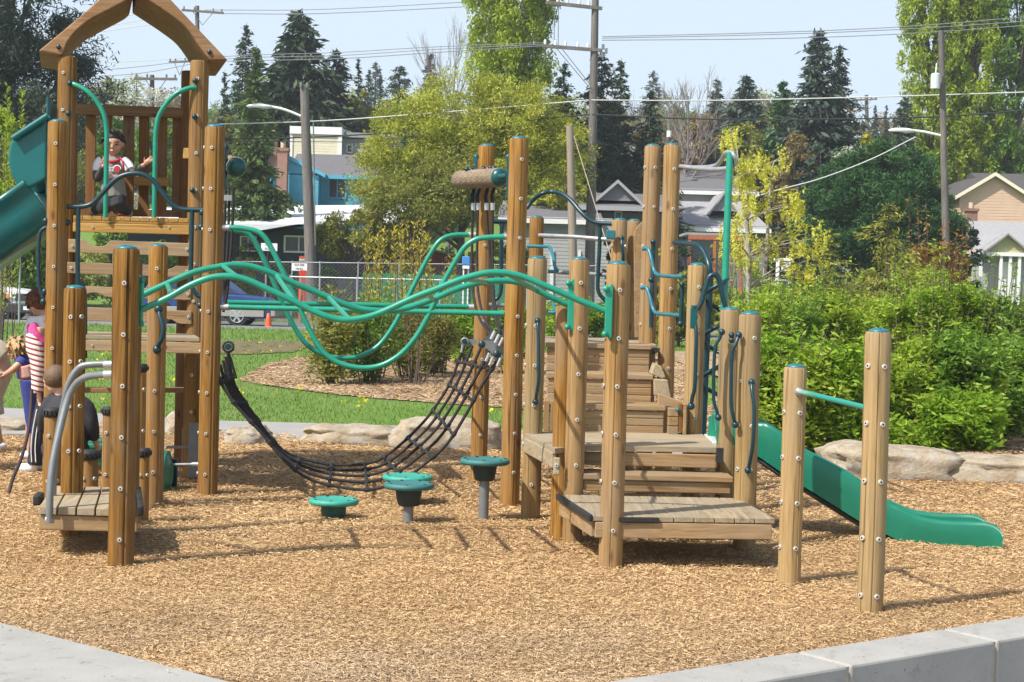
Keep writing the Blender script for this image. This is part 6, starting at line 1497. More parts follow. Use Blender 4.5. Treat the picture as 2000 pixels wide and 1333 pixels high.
def gable_y(parent, x0, x1, y0, y1, ze, zr, mat, ov=0.4, th=0.14, fascia='white', wallm=None, xr=None):
    """gable roof whose triangular end faces the camera"""
    xm = (x0+x1)/2 if xr is None else xr
    for s_, xa in ((1, x0), (-1, x1)):
        d = (zr-ze)/abs(xm-xa); xe = xa-s_*ov; zl = ze-d*ov
        g = Geo(); P = [(xe, y0-ov, zl), (xm, y0-ov, zr), (xm, y0-ov, zr+th), (xe, y0-ov, zl+th)]
        g.prism(P, (0, y1-y0+2*ov, 0)); obj('roof', g, MT[mat], parent)
        if fascia:
            g = Geo(); P = [(xe, y0-ov-0.04, zl-0.08), (xm, y0-ov-0.04, zr-0.08), (xm, y0-ov-0.04, zr+th+0.02), (xe, y0-ov-0.04, zl+th+0.02)]; g.prism(P, (0, 0.035, 0)); obj('fascia', g, MT[fascia], parent)
    if wallm:
        g = Geo(); g.prism([(x0, y0, ze), (x1, y0, ze), (xm, y0, zr)], (0, 0.2, 0))
        def lim(z):
            t = (z-ze)/(zr-ze); return (x0+(xm-x0)*t, x1+(xm-x1)*t)
        clap(g, x0, x1, y0, ze, zr, ztop=lim); obj('gable_wall', g, MT[wallm], parent)
def gable_x(parent, x0, x1, y0, y1, ze, zr, mat, ov=0.4, th=0.14, fascia='white', hip=0.0):
    ym = (y0+y1)/2
    g = Geo(); vs = [(x0-ov, y0-ov, ze), (x1+ov, y0-ov, ze), (x1+ov-hip, ym, zr), (x0-ov+hip, ym, zr), (x0-ov, y1+ov, ze), (x1+ov, y1+ov, ze)]
    vs += [(a, b2, c-th) for a, b2, c in vs]
    g.add(vs, [(0, 1, 2, 3), (3, 2, 5, 4), (0, 3, 4), (1, 5, 2), (6, 9, 8, 7), (9, 10, 11, 8), (0, 6, 7, 1), (4, 5, 11, 10), (0, 4, 10, 6), (1, 7, 11, 5)]); obj('roof', g, MT[mat], parent)
    if fascia: g = Geo(); g.box(((x0+x1)/2, y0-ov-0.03, ze-0.10), (x1-x0+2*ov, 0.05, 0.22)); obj('fascia', g, MT[fascia], parent)
def chimney(parent, px, py, Y, w=0.7, h=2.0, y=None):
    t = W(px, py, Y); g = Geo(); g.box((t.x, Y, t.z-h/2), (w, w, h)); g.box((t.x, Y, t.z-0.08), (w+0.14, w+0.14, 0.16)); c = obj('chimney', g, MT['brick'], parent)
    g = Geo(); g.cyl((t.x, Y, t.z), (t.x, Y, t.z+0.35), w*0.25, None, 10); obj('flue', g, MT['sid_tan'], c)
MT['trimgrey'] = simple('weathered_trim', (0.33, 0.33, 0.34), 0.7)
# 1 white roofed building
Y = 76; x0 = X_(250, Y); x1 = X_(800, Y); gz = 0.7
h1 = root('low_building', 'long low dark building with a bright white roof left of centre', 'building', ((x0+x1)/2, Y, gz))
wallbox(h1, x0, x1, Y, Y+12, gz, Z_(600, 447, Y), 'sid_dark', False)
g = Geo(); z = Z_(620, 442, Y-1.2)
xm_ = X_(500, Y-1.2)
P = [(x0-1, Y-1.2, Z_(440, 440, Y-1.2)+0.1), (xm_, Y-1.2, Z_(500, 452, Y-1.2)), (X_(615, Y-1.2), Y-1.2, Z_(615, 432, Y-1.2)), (x1+0.6, Y-1.2, Z_(800, 428, Y-1.2)), (x1+0.6, Y+13, Z_(800, 398, Y+13)), (X_(560, Y+13), Y+13, Z_(560, 402, Y+13)), (x0-1, Y+13, Z_(440, 405, Y+13))]
g.prism(P, (0, 0, -0.16)); obj('roof', g, MT['roof_white'], h1)
window(h1, 556, 612, 463, 492, Y, 'white', 1, 0.08); window(h1, 470, 500, 463, 490, Y, 'white', 1, 0.06)
window(h1, 640, 700, 463, 492, Y, 'white', 1, 0.08)
# 2 blue house
Y = 92; h2 = root('blue_house', 'turquoise sided house with a grey roof behind the left lamp pole', 'house', (X_(630, Y), Y, 2.4))
xa, xb, xc = X_(548, Y), X_(625, Y), X_(722, Y)
zb0 = 2.3
wallbox(h2, xa-0.3, xb, Y-1.2, Y+8, zb0, Z_(600, 345, Y), 'sid_blue'); wallbox(h2, xb, xc, Y, Y+8, zb0, Z_(660, 345, Y), 'sid_blue')
gable_y(h2, X_(535, Y-1.3), X_(625, Y-1.3), Y-1.2, Y+8, Z_(600, 340, Y-1.2), Z_(555, 305, Y-1.2), 'roof_grey', 0.25, 0.1, 'sid_blue', 'sid_blue', X_(554, Y-1.2))
gable_x(h2, xb-1.5, xc+0.3, Y, Y+8, Z_(670, 343, Y-0.4), Z_(640, 302, Y+4), 'roof_grey', 0.4, 0.12, 'sid_blue')
window(h2, 642, 676, 350, 387, Y, 'sid_blue', 1, 0.08); window(h2, 515, 535, 365, 398, Y-1.3, 'white', 1, 0.07)
chimney(h2, 553, 290, Y-1.9, 0.55, 3.0); chimney(h2, 534, 266, Y+6, 0.5, 2.2)
g = Geo(); g.box((X_(634, Y), Y-0.1, 3.9), (0.06, 0.06, 3.0)); obj('downpipe', g, MT['white'], h2)
# 3 cream box behind
Y = 101; h3 = root('cream_building', 'boxy cream building with white trim above the turquoise house', 'building', (X_(640, Y), Y, 4.0))
x0, x1, x2 = X_(567, Y), X_(659, Y), X_(770, Y); zt = Z_(620, 262, Y); zb0 = Z_(620, 330, Y)-2
wallbox(h3, x0, x1, Y, Y+6, zb0, zt, 'sid_cream'); wallbox(h3, x1, x2, Y+1.5, Y+6.2, zb0, zt-0.1, 'sid_pale')  # right block: the cream building's shaded side, its shade put into a grey wall
g = Geo(); g.box(((x0+x1)/2, Y+3, zt+0.20), (x1-x0+0.3, 6.3, 0.46)); g.box((x1+0.05, Y-0.02, (zb0+zt)/2), (0.22, 0.1, zt-zb0-0.02)); g.box((x0-0.05, Y-0.02, (zb0+zt)/2), (0.16, 0.1, zt-zb0-0.02)); obj('trim', g, MT['white'], h3)
g = Geo(); g.box(((x1+x2)/2, Y+3.8, zt+0.1), (x2-x1-0.2, 5.3, 0.3)); obj('trim', g, MT['roof_pale'], h3)
window(h3, 678, 688, 284, 298, Y+1.5, 'white', 0, 0.06)
# 4 pale sided house with grey gabled roof
Y = 76; h4 = root('pale_house', 'pale grey sided house with a white edged gable behind the bare pole', 'house', (X_(1140, Y), Y, 0.9))
x0, x1 = X_(985, Y), X_(1196, Y)
wallbox(h4, x0, x1, Y, Y+9, 0.6, Z_(1100, 425, Y), 'sid_pale')
g = Geo(); g.box((X_(1080, Y), Y-0.05, 2.2), (0.16, 0.08, 3.0)); g.box((X_(1133, Y), Y-0.05, 2.2), (0.12, 0.08, 3.0)); obj('trim', g, MT['white'], h4)
x2, x3 = X_(1150, Y+4), X_(1300, Y+4)
wallbox(h4, x2, x3, Y+4, Y+12, 0.8, Z_(1220, 415, Y+4), 'sid_grey')
gable_x(h4, X_(1140, Y+3), X_(1295, Y+3), Y+2.6, Y+12, Z_(1210, 404, Y+2.6), Z_(1230, 378, Y+7), 'roof_grey', 0.3, 0.12, 'trimgrey')
gable_y(h4, X_(1163, Y+3), X_(1245, Y+3), Y+3.1, Y+10, Z_(1200, 392, Y+3), Z_(1197, 355, Y+3), 'roof_pale', 0.25, 0.08, 'trimgrey', 'sid_grey')
gable_x(h4, x0, X_(1165, Y), Y, Y+9, Z_(1070, 428, Y-0.4), Z_(1070, 402, Y+4), 'roof_grey', 0.3, 0.12, 'white')
window(h4, 1200, 1214, 415, 455, Y+3.95, 'white', 0, 0.06)
# 5 grey roof houses
Y = 90; h5 = root('grey_house', 'low house with a broad weathered grey roof right of the two tallest play posts', 'house', (X_(1400, Y), Y, 2.2))
x0, x1 = X_(1250, Y), X_(1500, Y)
wallbox(h5, x0, x1, Y, Y+9, 2.0, Z_(1400, 440, Y), 'sid_grey')
gable_x(h5, x0, x1-0.4, Y, Y+10, Z_(1400, 446, Y-0.5), Z_(1400, 395, Y+5), 'roof_pale', 0.5, 0.14, 'white', 0.8)
gable_y(h5, X_(1373, Y+5), X_(1420, Y+5), Y+1.2, Y+6, Z_(1395, 412, Y+1.2), Z_(1393, 376, Y+1.2), 'roof_pale', 0.15, 0.06, 'trimgrey', 'roof_pale')
Y = 97; h6 = root('grey_house', 'house roof of plain dark grey shingles behind the weathered one', 'house', (X_(1400, Y), Y, 3.3))
x0, x1 = X_(1250, Y), X_(1465, Y); wallbox(h6, x0, x1, Y, Y+8, 3.0, Z_(1400, 370, Y), 'sid_pale')
gable_x(h6, x0, x1, Y, Y+9, Z_(1400, 374, Y-0.5), Z_(1400, 335, Y+4.5), 'roof_grey', 0.4, 0.14, 'white')
Y = 112; h7 = root('grey_house', 'farthest grey roofed house with a brick chimney just below the skyline trees', 'house', (X_(1280, Y), Y, 6))
x0, x1 = X_(1178, Y), X_(1372, Y); wallbox(h7, x0, x1, Y, Y+8, 4.0, Z_(1300, 330, Y), 'sid_pale')
gable_x(h7, x0, x1, Y, Y+9, Z_(1300, 330, Y-0.5), Z_(1300, 288, Y+4.5), 'roof_pale', 0.4, 0.14, 'roof_grey'); chimney(h7, 1171, 284, Y+2, 1.0, 2.5); chimney(h7, 1352, 288, Y+3, 0.8, 1.6)
# orange porch
Y = 70; pr = root('porch', 'small rust red timber porch with a flat pale roof behind the green pole', 'porch', (X_(1400, Y), Y, 0.9))
g = Geo(); g.box((X_(1400, Y), Y+1.5, Z_(1400, 458, Y)), (2.6, 3, 0.10)); obj('roof', g, MT['roof_pale'], pr)
MT['rust'] = simple('rust_red_timber', (0.36, 0.11, 0.04), 0.8, 0, 0.2, 5)
g = Geo(); g.box((X_(1400, Y), Y+0.02, Z_(1400, 465, Y)), (2.4, 0.1, 0.18)); obj('beam', g, MT['rust'], pr)
for px in (1348, 1397, 1450):
    g = Geo(); zt = Z_(px, 468, Y); g.box((X_(px, Y), Y+0.05, (zt+0.6)/2), (0.12, 0.12, zt-0.6)); obj('porch_post', g, MT['rust'], pr)
# tan house, right
Y = 96; h8 = root('tan_house', 'salmon tan sided house with a cream edged gable at the right edge', 'house', (X_(1960, Y), Y, 3))
x0, x1 = X_(1872, Y), X_(2075, Y); wallbox(h8, x0, x1, Y, Y+9, 2.6, Z_(1940, 382, Y), 'sid_tan')
MT['cream'] = simple('cream_trim', (0.75, 0.70, 0.52), 0.5)
gable_y(h8, x0, X_(2005, Y), Y, Y+9, Z_(1900, 382, Y), Z_(1937, 342, Y), 'roof_dark', 0.35, 0.12, 'cream', 'sid_tan', X_(1937, Y))
gable_x(h8, X_(1945, Y), x1+2, Y+0.5, Y+9, Z_(1980, 372, Y), Z_(1980, 338, Y+4), 'roof_dark', 0.3, 0.12, 'cream')
chimney(h8, 1897, 408, Y-1.2, 0.6, 1.3)
# yellow-green house
Y = 80; h9 = root('yellow_house', 'small yellow green house with a white porch at the right edge', 'house', (X_(1940, Y), Y, 1.5))
x0, x1 = X_(1862, Y), X_(2080, Y); wallbox(h9, x0, x1, Y, Y+8, 1.0, Z_(1900, 486, Y), 'sid_yel')
gable_x(h9, x0, x1, Y, Y+9, Z_(1900, 488, Y-0.5), Z_(1900, 432, Y+4.5), 'roof_pale', 0.5, 0.14, 'sid_tan')
xa, xb = X_(1922, Y-2), X_(2010, Y-2)
wallbox(h9, xa, xb, Y-1.5, Y-0.05, 1.0, Z_(1960, 494, Y-2), 'sid_pale', True, 'porch_wall')
gable_y(h9, xa, xb, Y-2, Y+3, Z_(1960, 494, Y-2), Z_(1973, 460, Y-2), 'roof_pale', 0.3, 0.10, None, 'sid_yel')
g = Geo(); g.box(((xa+xb)/2-0.2, Y-2.05, Z_(1960, 497, Y-2)), (xb-xa+0.3, 0.2, 0.18)); obj('porch_beam', g, MT['white'], h9)
for px in (1918, 1957, 1975, 1993):
    zt = Z_(px, 500, Y-2); g = Geo(); g.box((X_(px, Y-2), Y-2.02, (zt+1.0)/2), (0.13, 0.13, zt-1.0)); obj('porch_post', g, MT['white'], h9)
g = Geo(); zt = Z_(1975, 512, Y-1.6); g.box((X_(1975, Y-1.6), Y-1.56, (zt+1.0)/2), (0.75, 0.08, zt-1.0)); obj('door', g, MT['white'], h9)
# ---- brown fence + red shed strip
Y = 70; fe = root('board_fence', 'reddish brown board fence sloping down behind the yellow shoots', 'fence', (X_(860, Y), Y, 0.6))
g = Geo(); 
for k in range(22):
    xa = X_(800+k*6, Y); zt = Z_(800, 478, Y)-k*0.030; g.box((xa+0.06, Y, (zt+0.5)/2), (0.125, 0.03, zt-0.5))
MT['redfence'] = simple('red_brown_boards', (0.17, 0.045, 0.03), 0.85, 0, 0.2, 5); obj('boards', g, MT['redfence'], fe)
g = Geo(); g.beam((X_(798, Y), Y-0.03, Z_(800, 476, Y)), (X_(934, Y), Y-0.03, Z_(800, 478, Y)-22*0.030+0.02), 0.08, 0.08); obj('cap_rail', g, MT['roof_pale'], fe)
# ---- chain link fences
m, nt, b, out = newmat('chain_link'); b.inputs['Base Color'].default_value = (0.20, 0.21, 0.21, 1); b.inputs['Metallic'].default_value = 0.5; b.inputs['Roughness'].default_value = 0.5; MT['chain'] = m
def chainfence(name, label, pxs, ptop, Y0, Y1, mat='chain', step=0.16, wire=0.0045, tp=None):
    f = root(name, label, 'fence', (X_(pxs[0], Y0), Y0, Hgt(0, Y0)))
    tops = []
    for i, px in enumerate(pxs):
        t = i/(len(pxs)-1); Yk = Y0+(Y1-Y0)*t; top = W(px, ptop(px), Yk); zb_ = Hgt(top.x, Yk)
        g = Geo(); g.cyl((top.x, Yk, zb_-0.1), top+Vector((0, 0, 0.06)), 0.032, None, 8); obj('fence_post', g, MT['galv'], f); tops.append((top, zb_))
    g = Geo()
    for (a, za), (b2, zb2) in zip(tops, tops[1:]): g.cyl(a, b2, 0.024, None, 8)
    obj('top_rail', g, MT['galv'], f)
    g = Geo()
    for (a, za), (b2, zb2) in zip(tops, tops[1:]):
        L_ = (b2-a).length; h = a.z-za; n = int(L_/step); m2 = h
        for k in range(-int(h/step)-1, n+1):
            for s_ in (0, 1):
                xa = k*step; xb = k*step+h
                u0, v0, u1, v1 = xa, 0.0, xb, h
                if u0 < 0: v0 = -u0; u0 = 0
                if u1 > L_: v1 -= (u1-L_); u1 = L_
                if u1 <= u0: continue
                if s_: v0, v1 = h-v0, h-v1
                A = a.lerp(b2, u0/L_); B_ = a.lerp(b2, u1/L_); A = Vector((A.x, A.y, za+v0)); B_ = Vector((B_.x, B_.y, za+v1))
                g.tube([A, B_], wire, 3, 0, 1, True, False)
    obj('mesh', g, MT[mat], f, fix=False)
    return f
chainfence('chain_link_fence', 'galvanised chain link fence running behind the blue car', [380, 443, 520, 571, 625, 700, 780, 880, 960, 1040, 1120, 1200], lambda px: 511+(px-430)*0.012, 64.5, 64.5)
chainfence('chain_link_fence', 'nearer chain link fence section right of the blue car', [567, 625, 698, 777, 860, 944, 1030], lambda px: 541+(px-567)*0.022, 58.6, 56.5)
Y = 63; g = Geo(); zt = Z_(850, 537, Y); g.box((X_(860, Y), Y, (zt+0.35)/2), (X_(1000, Y)-X_(700, Y), 0.03, zt-0.35)); 
MT['greenmesh'] = simple('green_screen', (0.015, 0.17, 0.075), 0.8, 0, 0.15, 3)
obj('privacy_screen', g, MT['greenmesh'], loc=(X_(860, Y), Y, 0.35), label='dark green fabric screen stretched along the fence in the centre', cat='screen')
# ---- poles
def ins(g, p, m=1): g.tube([p, p+Vector((0, 0, 0.10)), p+Vector((0, 0, 0.20))], [0.05, 0.065, 0.04], 8, m, 1)
def upole(name, label, ptop, pbot, Y, rt, rb, mat='pole'):
    a = W(ptop[0], ptop[1], Y); b2 = W(pbot[0], pbot[1], Y); d = (a-b2)/(a.z-b2.z); zb_ = Hgt(b2.x, Y)-0.3; base = b2+d*(zb_-b2.z)
    r_ = root(name, label, 'utility pole', (base.x, base.y, zb_+0.3)); g = Geo(); g.tube([base, base.lerp(a, 0.5), a], [rb, (rt+rb)/2, rt], 14, 0, 1); obj('pole', g, MT[mat], r_); return r_, a, base
def lamp(r_, ph, pa, Y, head=-1):
    g = Geo(); A = W(pa[0], pa[1], Y); H_ = W(ph[0], ph[1], Y); mid = W(ph[0]+(pa[0]-ph[0])*0.45, ph[1]+(pa[1]-ph[1])*0.30, Y)
    g.tube([A, mid, H_], 0.055, 8, 0, 5); arm = obj('lamp_arm', g, MT['white'], r_)
    g = Geo(); c = H_+Vector((-0.35, 0, -0.02)); g.ball(c, 0.55, (1, 0.42, 0.20), 16, 10); obj('lamp_head', g, MT['white'], r_)
    g = Geo(); g.ball(c+Vector((-0.1, 0, -0.05)), 0.34, (1, 0.5, 0.25), 14, 8); obj('lamp_lens', g, MT['glass'], r_)
p1, a1_, _ = upole('lamp_pole', 'leaning dark wooden pole with a white street lamp left of centre', (594, 167), (608, 545), 66, 0.17, 0.27); lamp(p1, (524, 208), (592, 229), 66)
g = Geo(); g.cyl(W(612, 240, 65.7), W(616, 480, 65.7), 0.03, None, 6); ins(g, W(588, 171, 65.8), 0); ins(g, W(600, 172, 65.8), 0); obj('conduit', g, MT['grail'], p1)
p2, a2_, _ = upole('utility_pole', 'tallest grey utility pole with two crossarms right of centre', (1164, -60), (1153, 470), 70, 0.14, 0.24)
for (xa, ya, xb, yb) in ((1066, 5, 1176, 17), (1060, 90, 1176, 99)):
    g = Geo(); A = W(xa, ya, 69.6); B_ = W(xb, yb, 69.9); g.beam(A, B_, 0.12, 0.14); 
    for k in range(5): ins(g, A.lerp(B_, 0.04+0.17*k+(0.04 if k > 2 else 0))+Vector((0, 0, 0.07)), 1)
    obj('crossarm', g, [MT['pole'], MT['white']], p2)
g = Geo()
for (p, q) in (((1083, 12), (1082, 92)), ((1091, 12), (1090, 92)), ((1087, 95), (1150, 170)), ((1097, 95), (1152, 165))): g.cyl(W(*p, 69.6), W(*q, 69.7), 0.018, None, 5)
obj('drop_wire', g, MT['grail'], p2)
g = Geo(); 
for px, py in ((1178, 92), (1184, 100), (1176, 108)): g.box(W(px, py, 69.8), (0.12, 0.1, 0.22))
obj('cutout', g, MT['grail'], p2)
p3, _, _ = upole('bare_pole', 'pale cut off wooden pole left of the tallest utility pole', (1113, 246), (1119, 500), 66, 0.15, 0.19, 'polepale')
g = Geo(); g.cyl(W(1121, 266, 65.8), W(1197, 515, 60.5), 0.02, None, 6); obj('guy_wire', g, MT['polepale'], p3)
p4, _, _ = upole('lamp_pole', 'right hand wooden pole with a transformer and a white street lamp', (1838, 60), (1848, 500), 67, 0.12, 0.17); lamp(p4, (1778, 255), (1840, 266), 67)
g = Geo(); c = W(1827, 160, 66.6); g.cyl(c-Vector((0, 0, 0.28)), c+Vector((0, 0, 0.28)), 0.19, None, 16); g.ball(c+Vector((0, 0, 0.28)), 0.19, (1, 1, 0.4)); g.cyl(c+Vector((0, 0, 0.3)), c+Vector((0.03, 0, 0.75)), 0.035, None, 6); obj('transformer', g, simple('transformer_grey', (0.55, 0.60, 0.62), 0.5), p4)
g = Geo(); g.box(W(1843, 488, 66.7), (0.14, 0.03, 0.28)); obj('yellow_tag', g, simple('yellow_plate', (0.85, 0.68, 0.02), 0.5), p4)
def xpole(label, top, bot, Y, arms, r=0.13):
    r_, a, _ = upole('utility_pole', label, top, bot, Y, r*0.8, r)
    for (xa, ya, xb, yb) in arms:
        g = Geo(); A = W(xa, ya, Y-0.3); B_ = W(xb, yb, Y-0.3); g.beam(A, B_, 0.12, 0.14)
        for k in (0.05, 0.3, 0.75, 0.95): ins(g, A.lerp(B_, k)+Vector((0, 0, 0.07)), 1)
        obj('crossarm', g, [MT['pole'], MT['grail']], r_)
        g = Geo(); mx = (A+B_)/2
        for t in (0.25, 0.75): g.cyl(A.lerp(B_, t), mx+Vector((0, 0, -0.9)), 0.025, None, 5)
        obj('brace', g, MT['grail'], r_)
    return r_
xpole('distant utility pole crossing the right roof beam at top left', (385, 12), (388, 300), 110, [(355, 20, 437, 26), (330, 122, 372, 120)], 0.17)
xpole('short distant utility pole framed under the arched roof', (297, 147), (297, 260), 92, [(262, 154, 346, 155)], 0.16)
xpole('farthest small utility pole left of the right hand poplars', (1692, 186), (1694, 262), 150, [(1668, 196, 1713, 194)], 0.2)
r_, _, _ = upole('metal_pole', 'thin grey metal pole on the hillside right of the bare trees', (1344, 188), (1344, 290), 100, 0.05, 0.06, 'grail')
r_, _, _ = upole('metal_pole', 'thin pole carrying a small white canister right of the bare tree', (1306, 200), (1308, 290), 98, 0.04, 0.06, 'grail')
g = Geo(); c = W(1307, 262, 97.8); g.cyl(c-Vector((0, 0, 0.18)), c+Vector((0, 0, 0.18)), 0.15, None, 12); obj('canister', g, MT['white'], r_)
# ---- wires
MT['wire_w'] = simple('wire_pale', (0.55, 0.55, 0.53), 0.6); MT['wire_g'] = simple('wire_grey', (0.22, 0.23, 0.25), 0.6); MT['wire_b'] = simple('wire_black', (0.03, 0.03, 0.03), 0.6)
WI = [([(400, 20), (620, 19), (900, 5), (1070, -6)], 85, 'wire_g', 0.018, 'upper thin wire crossing the sky left of the poplar'), ([(437, 27), (620, 27), (900, 14), (1065, 3)], 85, 'wire_g', 0.02, 'second thin wire crossing the sky left of the poplar'),
      ([(-20, 153), (250, 133), (436, 111), (660, 103), (850, 92), (1062, 84)], 78, 'wire_g', 0.016, 'top wire of the lower trio left of centre'), ([(-20, 152), (250, 146), (436, 116), (660, 109), (850, 97), (1062, 87)], 78, 'wire_g', 0.016, 'middle wire of the lower trio left of centre'), ([(436, 120), (660, 115), (850, 103), (1062, 90)], 78, 'wire_g', 0.018, 'bottom wire of the lower trio left of centre'),
      ([(-20, 70), (120, 55), (230, 34), (330, 18)], 80, 'wire_w', 0.018, 'top pale wire crossing the dark pine'), ([(-20, 73), (120, 66), (230, 48), (350, 26)], 80, 'wire_w', 0.018, 'middle pale wire crossing the dark pine'), ([(-20, 86), (60, 81), (200, 62), (310, 46)], 80, 'wire_w', 0.018, 'low pale wire crossing the dark pine'), ([(-20, 138), (140, 126), (300, 118), (440, 107)], 80, 'wire_w', 0.016, 'long pale wire passing behind the tower tops'),
      ([(1176, 72), (1500, 64), (1775, 52), (2020, 32)], 74, 'wire_g', 0.018, 'top wire of the right hand sky trio'), ([(1176, 75), (1500, 68), (1775, 57), (2020, 41)], 74, 'wire_g', 0.018, 'middle wire of the right hand sky trio'), ([(1176, 79), (1500, 76), (1775, 66), (2020, 49)], 74, 'wire_g', 0.018, 'bottom wire of the right hand sky trio'),
      ([(300, 248), (435, 243), (640, 236), (900, 217), (1150, 196)], 67, 'wire_w', 0.026, 'thick pale cable from the left lamp pole to the tallest pole'), ([(1155, 196), (1340, 197), (1500, 195), (1770, 188), (2020, 180)], 68, 'wire_w', 0.026, 'thick pale cable running right from the tallest pole'),
      ([(300, 268), (435, 272), (640, 267), (900, 250), (1060, 232), (1152, 224)], 67, 'wire_b', 0.03, 'thick black cable left of the tallest pole'), ([(1156, 224), (1340, 232), (1560, 234), (1840, 228), (2020, 214)], 67, 'wire_b', 0.03, 'thick black cable right of the tallest pole'), ([(435, 276), (700, 278), (900, 280), (1130, 283)], 69, 'wire_b', 0.016, 'thin black wire across the wide spring tree'),
      ([(1430, 400), (1510, 374), (1600, 350), (1700, 312), (1788, 268)], 66, 'wire_w', 0.022, 'pale service wire slanting up across the rounded pine')]
for pts_, Y, mt, r_, lb in WI:
    g = Geo(); g.tube([W(a, b_, Y) for a, b_ in pts_], r_, 6, 0, 6); L = W(pts_[0][0], pts_[0][1], Y)
    obj('overhead_wire', g, MT[mt], loc=L, label=lb, cat='wire')
# ---- signs and cones
def txt(parent, s, loc, size, mat, name='lettering'):
    c = bpy.data.curves.new(name, 'FONT'); c.body = s; c.size = size; c.align_x = 'CENTER'; c.align_y = 'CENTER'; c.extrude = 0.002
    tmp = bpy.data.objects.new(name, c); COL.objects.link(tmp); dg = bpy.context.evaluated_depsgraph_get(); me = bpy.data.meshes.new_from_object(tmp.evaluated_get(dg)); bpy.data.objects.remove(tmp)
    me.materials.clear(); me.materials.append(MT[mat]); o = bpy.data.objects.new(name, me); COL.objects.link(o); o.parent = parent; o.location = Vector(loc)-wloc(parent); o.rotation_euler = (math.pi/2, 0, 0); return o
MT['signred'] = simple('sign_red', (0.55, 0.03, 0.02), 0.6); MT['orange'] = simple('cone_orange', (0.75, 0.10, 0.02), 0.5); MT['blue'] = simple('box_blue', (0.05, 0.22, 0.55), 0.5); MT['signgreen'] = simple('sign_green', (0.01, 0.28, 0.22), 0.5)
def signboard(name, label, px0, px1, py0, py1, Y, postpx, pbot, lines, mat='white', pm='dark'):
    zb_ = Hgt(X_(postpx, Y), Y); r_ = root(name, label, 'sign', (X_(postpx, Y), Y, zb_)); a = W(px0, py1, Y); b2 = W(px1, py0, Y)
    g = Geo(); g.box(((a.x+b2.x)/2, Y-0.03, (a.z+b2.z)/2), (b2.x-a.x, 0.03, b2.z-a.z)); pn = obj('panel', g, MT[mat], r_)
    g = Geo(); g.cyl((X_(postpx, Y), Y, zb_-0.1), (X_(postpx, Y), Y, (a.z+b2.z)/2), 0.04, None, 8); obj('sign_post', g, MT[pm], r_)
    n = len(lines); h = (b2.z-a.z)
    for k, s in enumerate(lines): txt(pn, s, ((a.x+b2.x)/2, Y-0.05, b2.z-h*(k+0.5)/n), h/n*0.8, 'dark')
    return r_, a, b2
signboard('white_sign', 'white rectangular sign on a dark post in front of the dark building', 510, 542, 476, 490, 62.5, 525, 600, ['PARK', 'RULES'], 'white', 'dark')
r_, a, b2 = signboard('fence_banner', 'white lettered board with red base beside the left lamp pole', 570, 600, 515, 529, 63.5, 592, 560, ['WATER', 'MAIN'], 'white', 'grail')
g = Geo(); g.box(W(592, 534, 63.4), (0.24, 0.04, 0.22)); obj('red_base', g, MT['signred'], r_)
r_ = root('barricade', 'orange and white striped barrel beside the left lamp pole', 'barricade', base_at(594, 66.8)); g = Geo()
for k in range(4): c = W(594, 503+k*5, 66.8); g.cyl(c-Vector((0, 0, 0.045)), c+Vector((0, 0, 0.045)), 0.2-0.0*k, None, 14, k % 2)
c = W(594, 523, 66.8); g.cyl((c.x, c.y, Hgt(c.x, c.y)), c, 0.21, None, 14, 0); obj('barrel', g, [MT['orange'], MT['white']], r_)
for px, pb, Y, lb in ((528, 630, 57.3, 'bright orange traffic cone at the nose of the blue car'),):
    c = Gd(px, pb); c = Vector((X_(px, Y), Y, Hgt(X_(px, Y), Y))); r_ = root('traffic_cone', lb, 'traffic cone', c); g = Geo(); g.lathe([(0.13, 0.03), (0.09, 0.3), (0.045, 0.50), (0.001, 0.51)], c, 14); obj('cone', g, MT['orange'], r_); g = Geo(); g.box(c+Vector((0, 0, 0.015)), (0.34, 0.34, 0.03)); obj('cone_base', g, MT['orange'], r_)
c = Vector((X_(912, 62.8), 62.8, 0.35)); r_ = root('drop_box', 'small blue and white box on legs left of the rope hung post', 'mailbox', c); g = Geo(); z = Z_(912, 510, 62.8); g.box((c.x, 62.8, z), (0.30, 0.30, 0.34)); obj('box', g, MT['blue'], r_, bevel=0.03)
g = Geo(); g.box((c.x, 62.8, z-0.24), (0.26, 0.26, 0.12)); g.box((c.x-0.09, 62.8, (z-0.3+0.35)/2), (0.05, 0.05, z-0.65)); g.box((c.x+0.09, 62.8, (z-0.3+0.35)/2), (0.05, 0.05, z-0.65)); obj('legs', g, MT['white'], r_)
# for sale style hanging sign
Y = 47; c = Vector((X_(1521, Y), Y, Hgt(X_(1521, Y), Y))); r_ = root('yard_sign', 'white post with a small hanging sign right of the catkin maple', 'sign', c); g = Geo(); zt = Z_(1521, 502, Y); g.box((c.x, Y, (zt+c.z)/2), (0.09, 0.09, zt-c.z)); g.box((c.x+0.16, Y, zt-0.07), (0.55, 0.07, 0.07)); obj('sign_post', g, MT['white'], r_)
g = Geo(); g.box((c.x+0.24, Y, zt-0.27), (0.26, 0.02, 0.26)); pn = obj('panel', g, MT['white'], r_); txt(pn, 'FOR', (c.x+0.24, Y-0.02, zt-0.21), 0.09, 'dark'); txt(pn, 'SALE', (c.x+0.24, Y-0.02, zt-0.31), 0.09, 'dark')
# street sign left
Y = 54; c = Vector((X_(40, Y), Y, Hgt(-16, Y))); r_ = root('street_sign', 'small teal street name sign on a thin pole below the slide', 'sign', c); g = Geo(); zt = Z_(40, 458, Y); g.cyl((c.x, Y, c.z), (c.x, Y, zt), 0.035, None, 8); obj('sign_post', g, MT['galv'], r_)
g = Geo(); g.box((X_(50, Y), Y, zt-0.05), (0.36, 0.02, 0.20)); obj('panel', g, MT['signgreen'], r_)
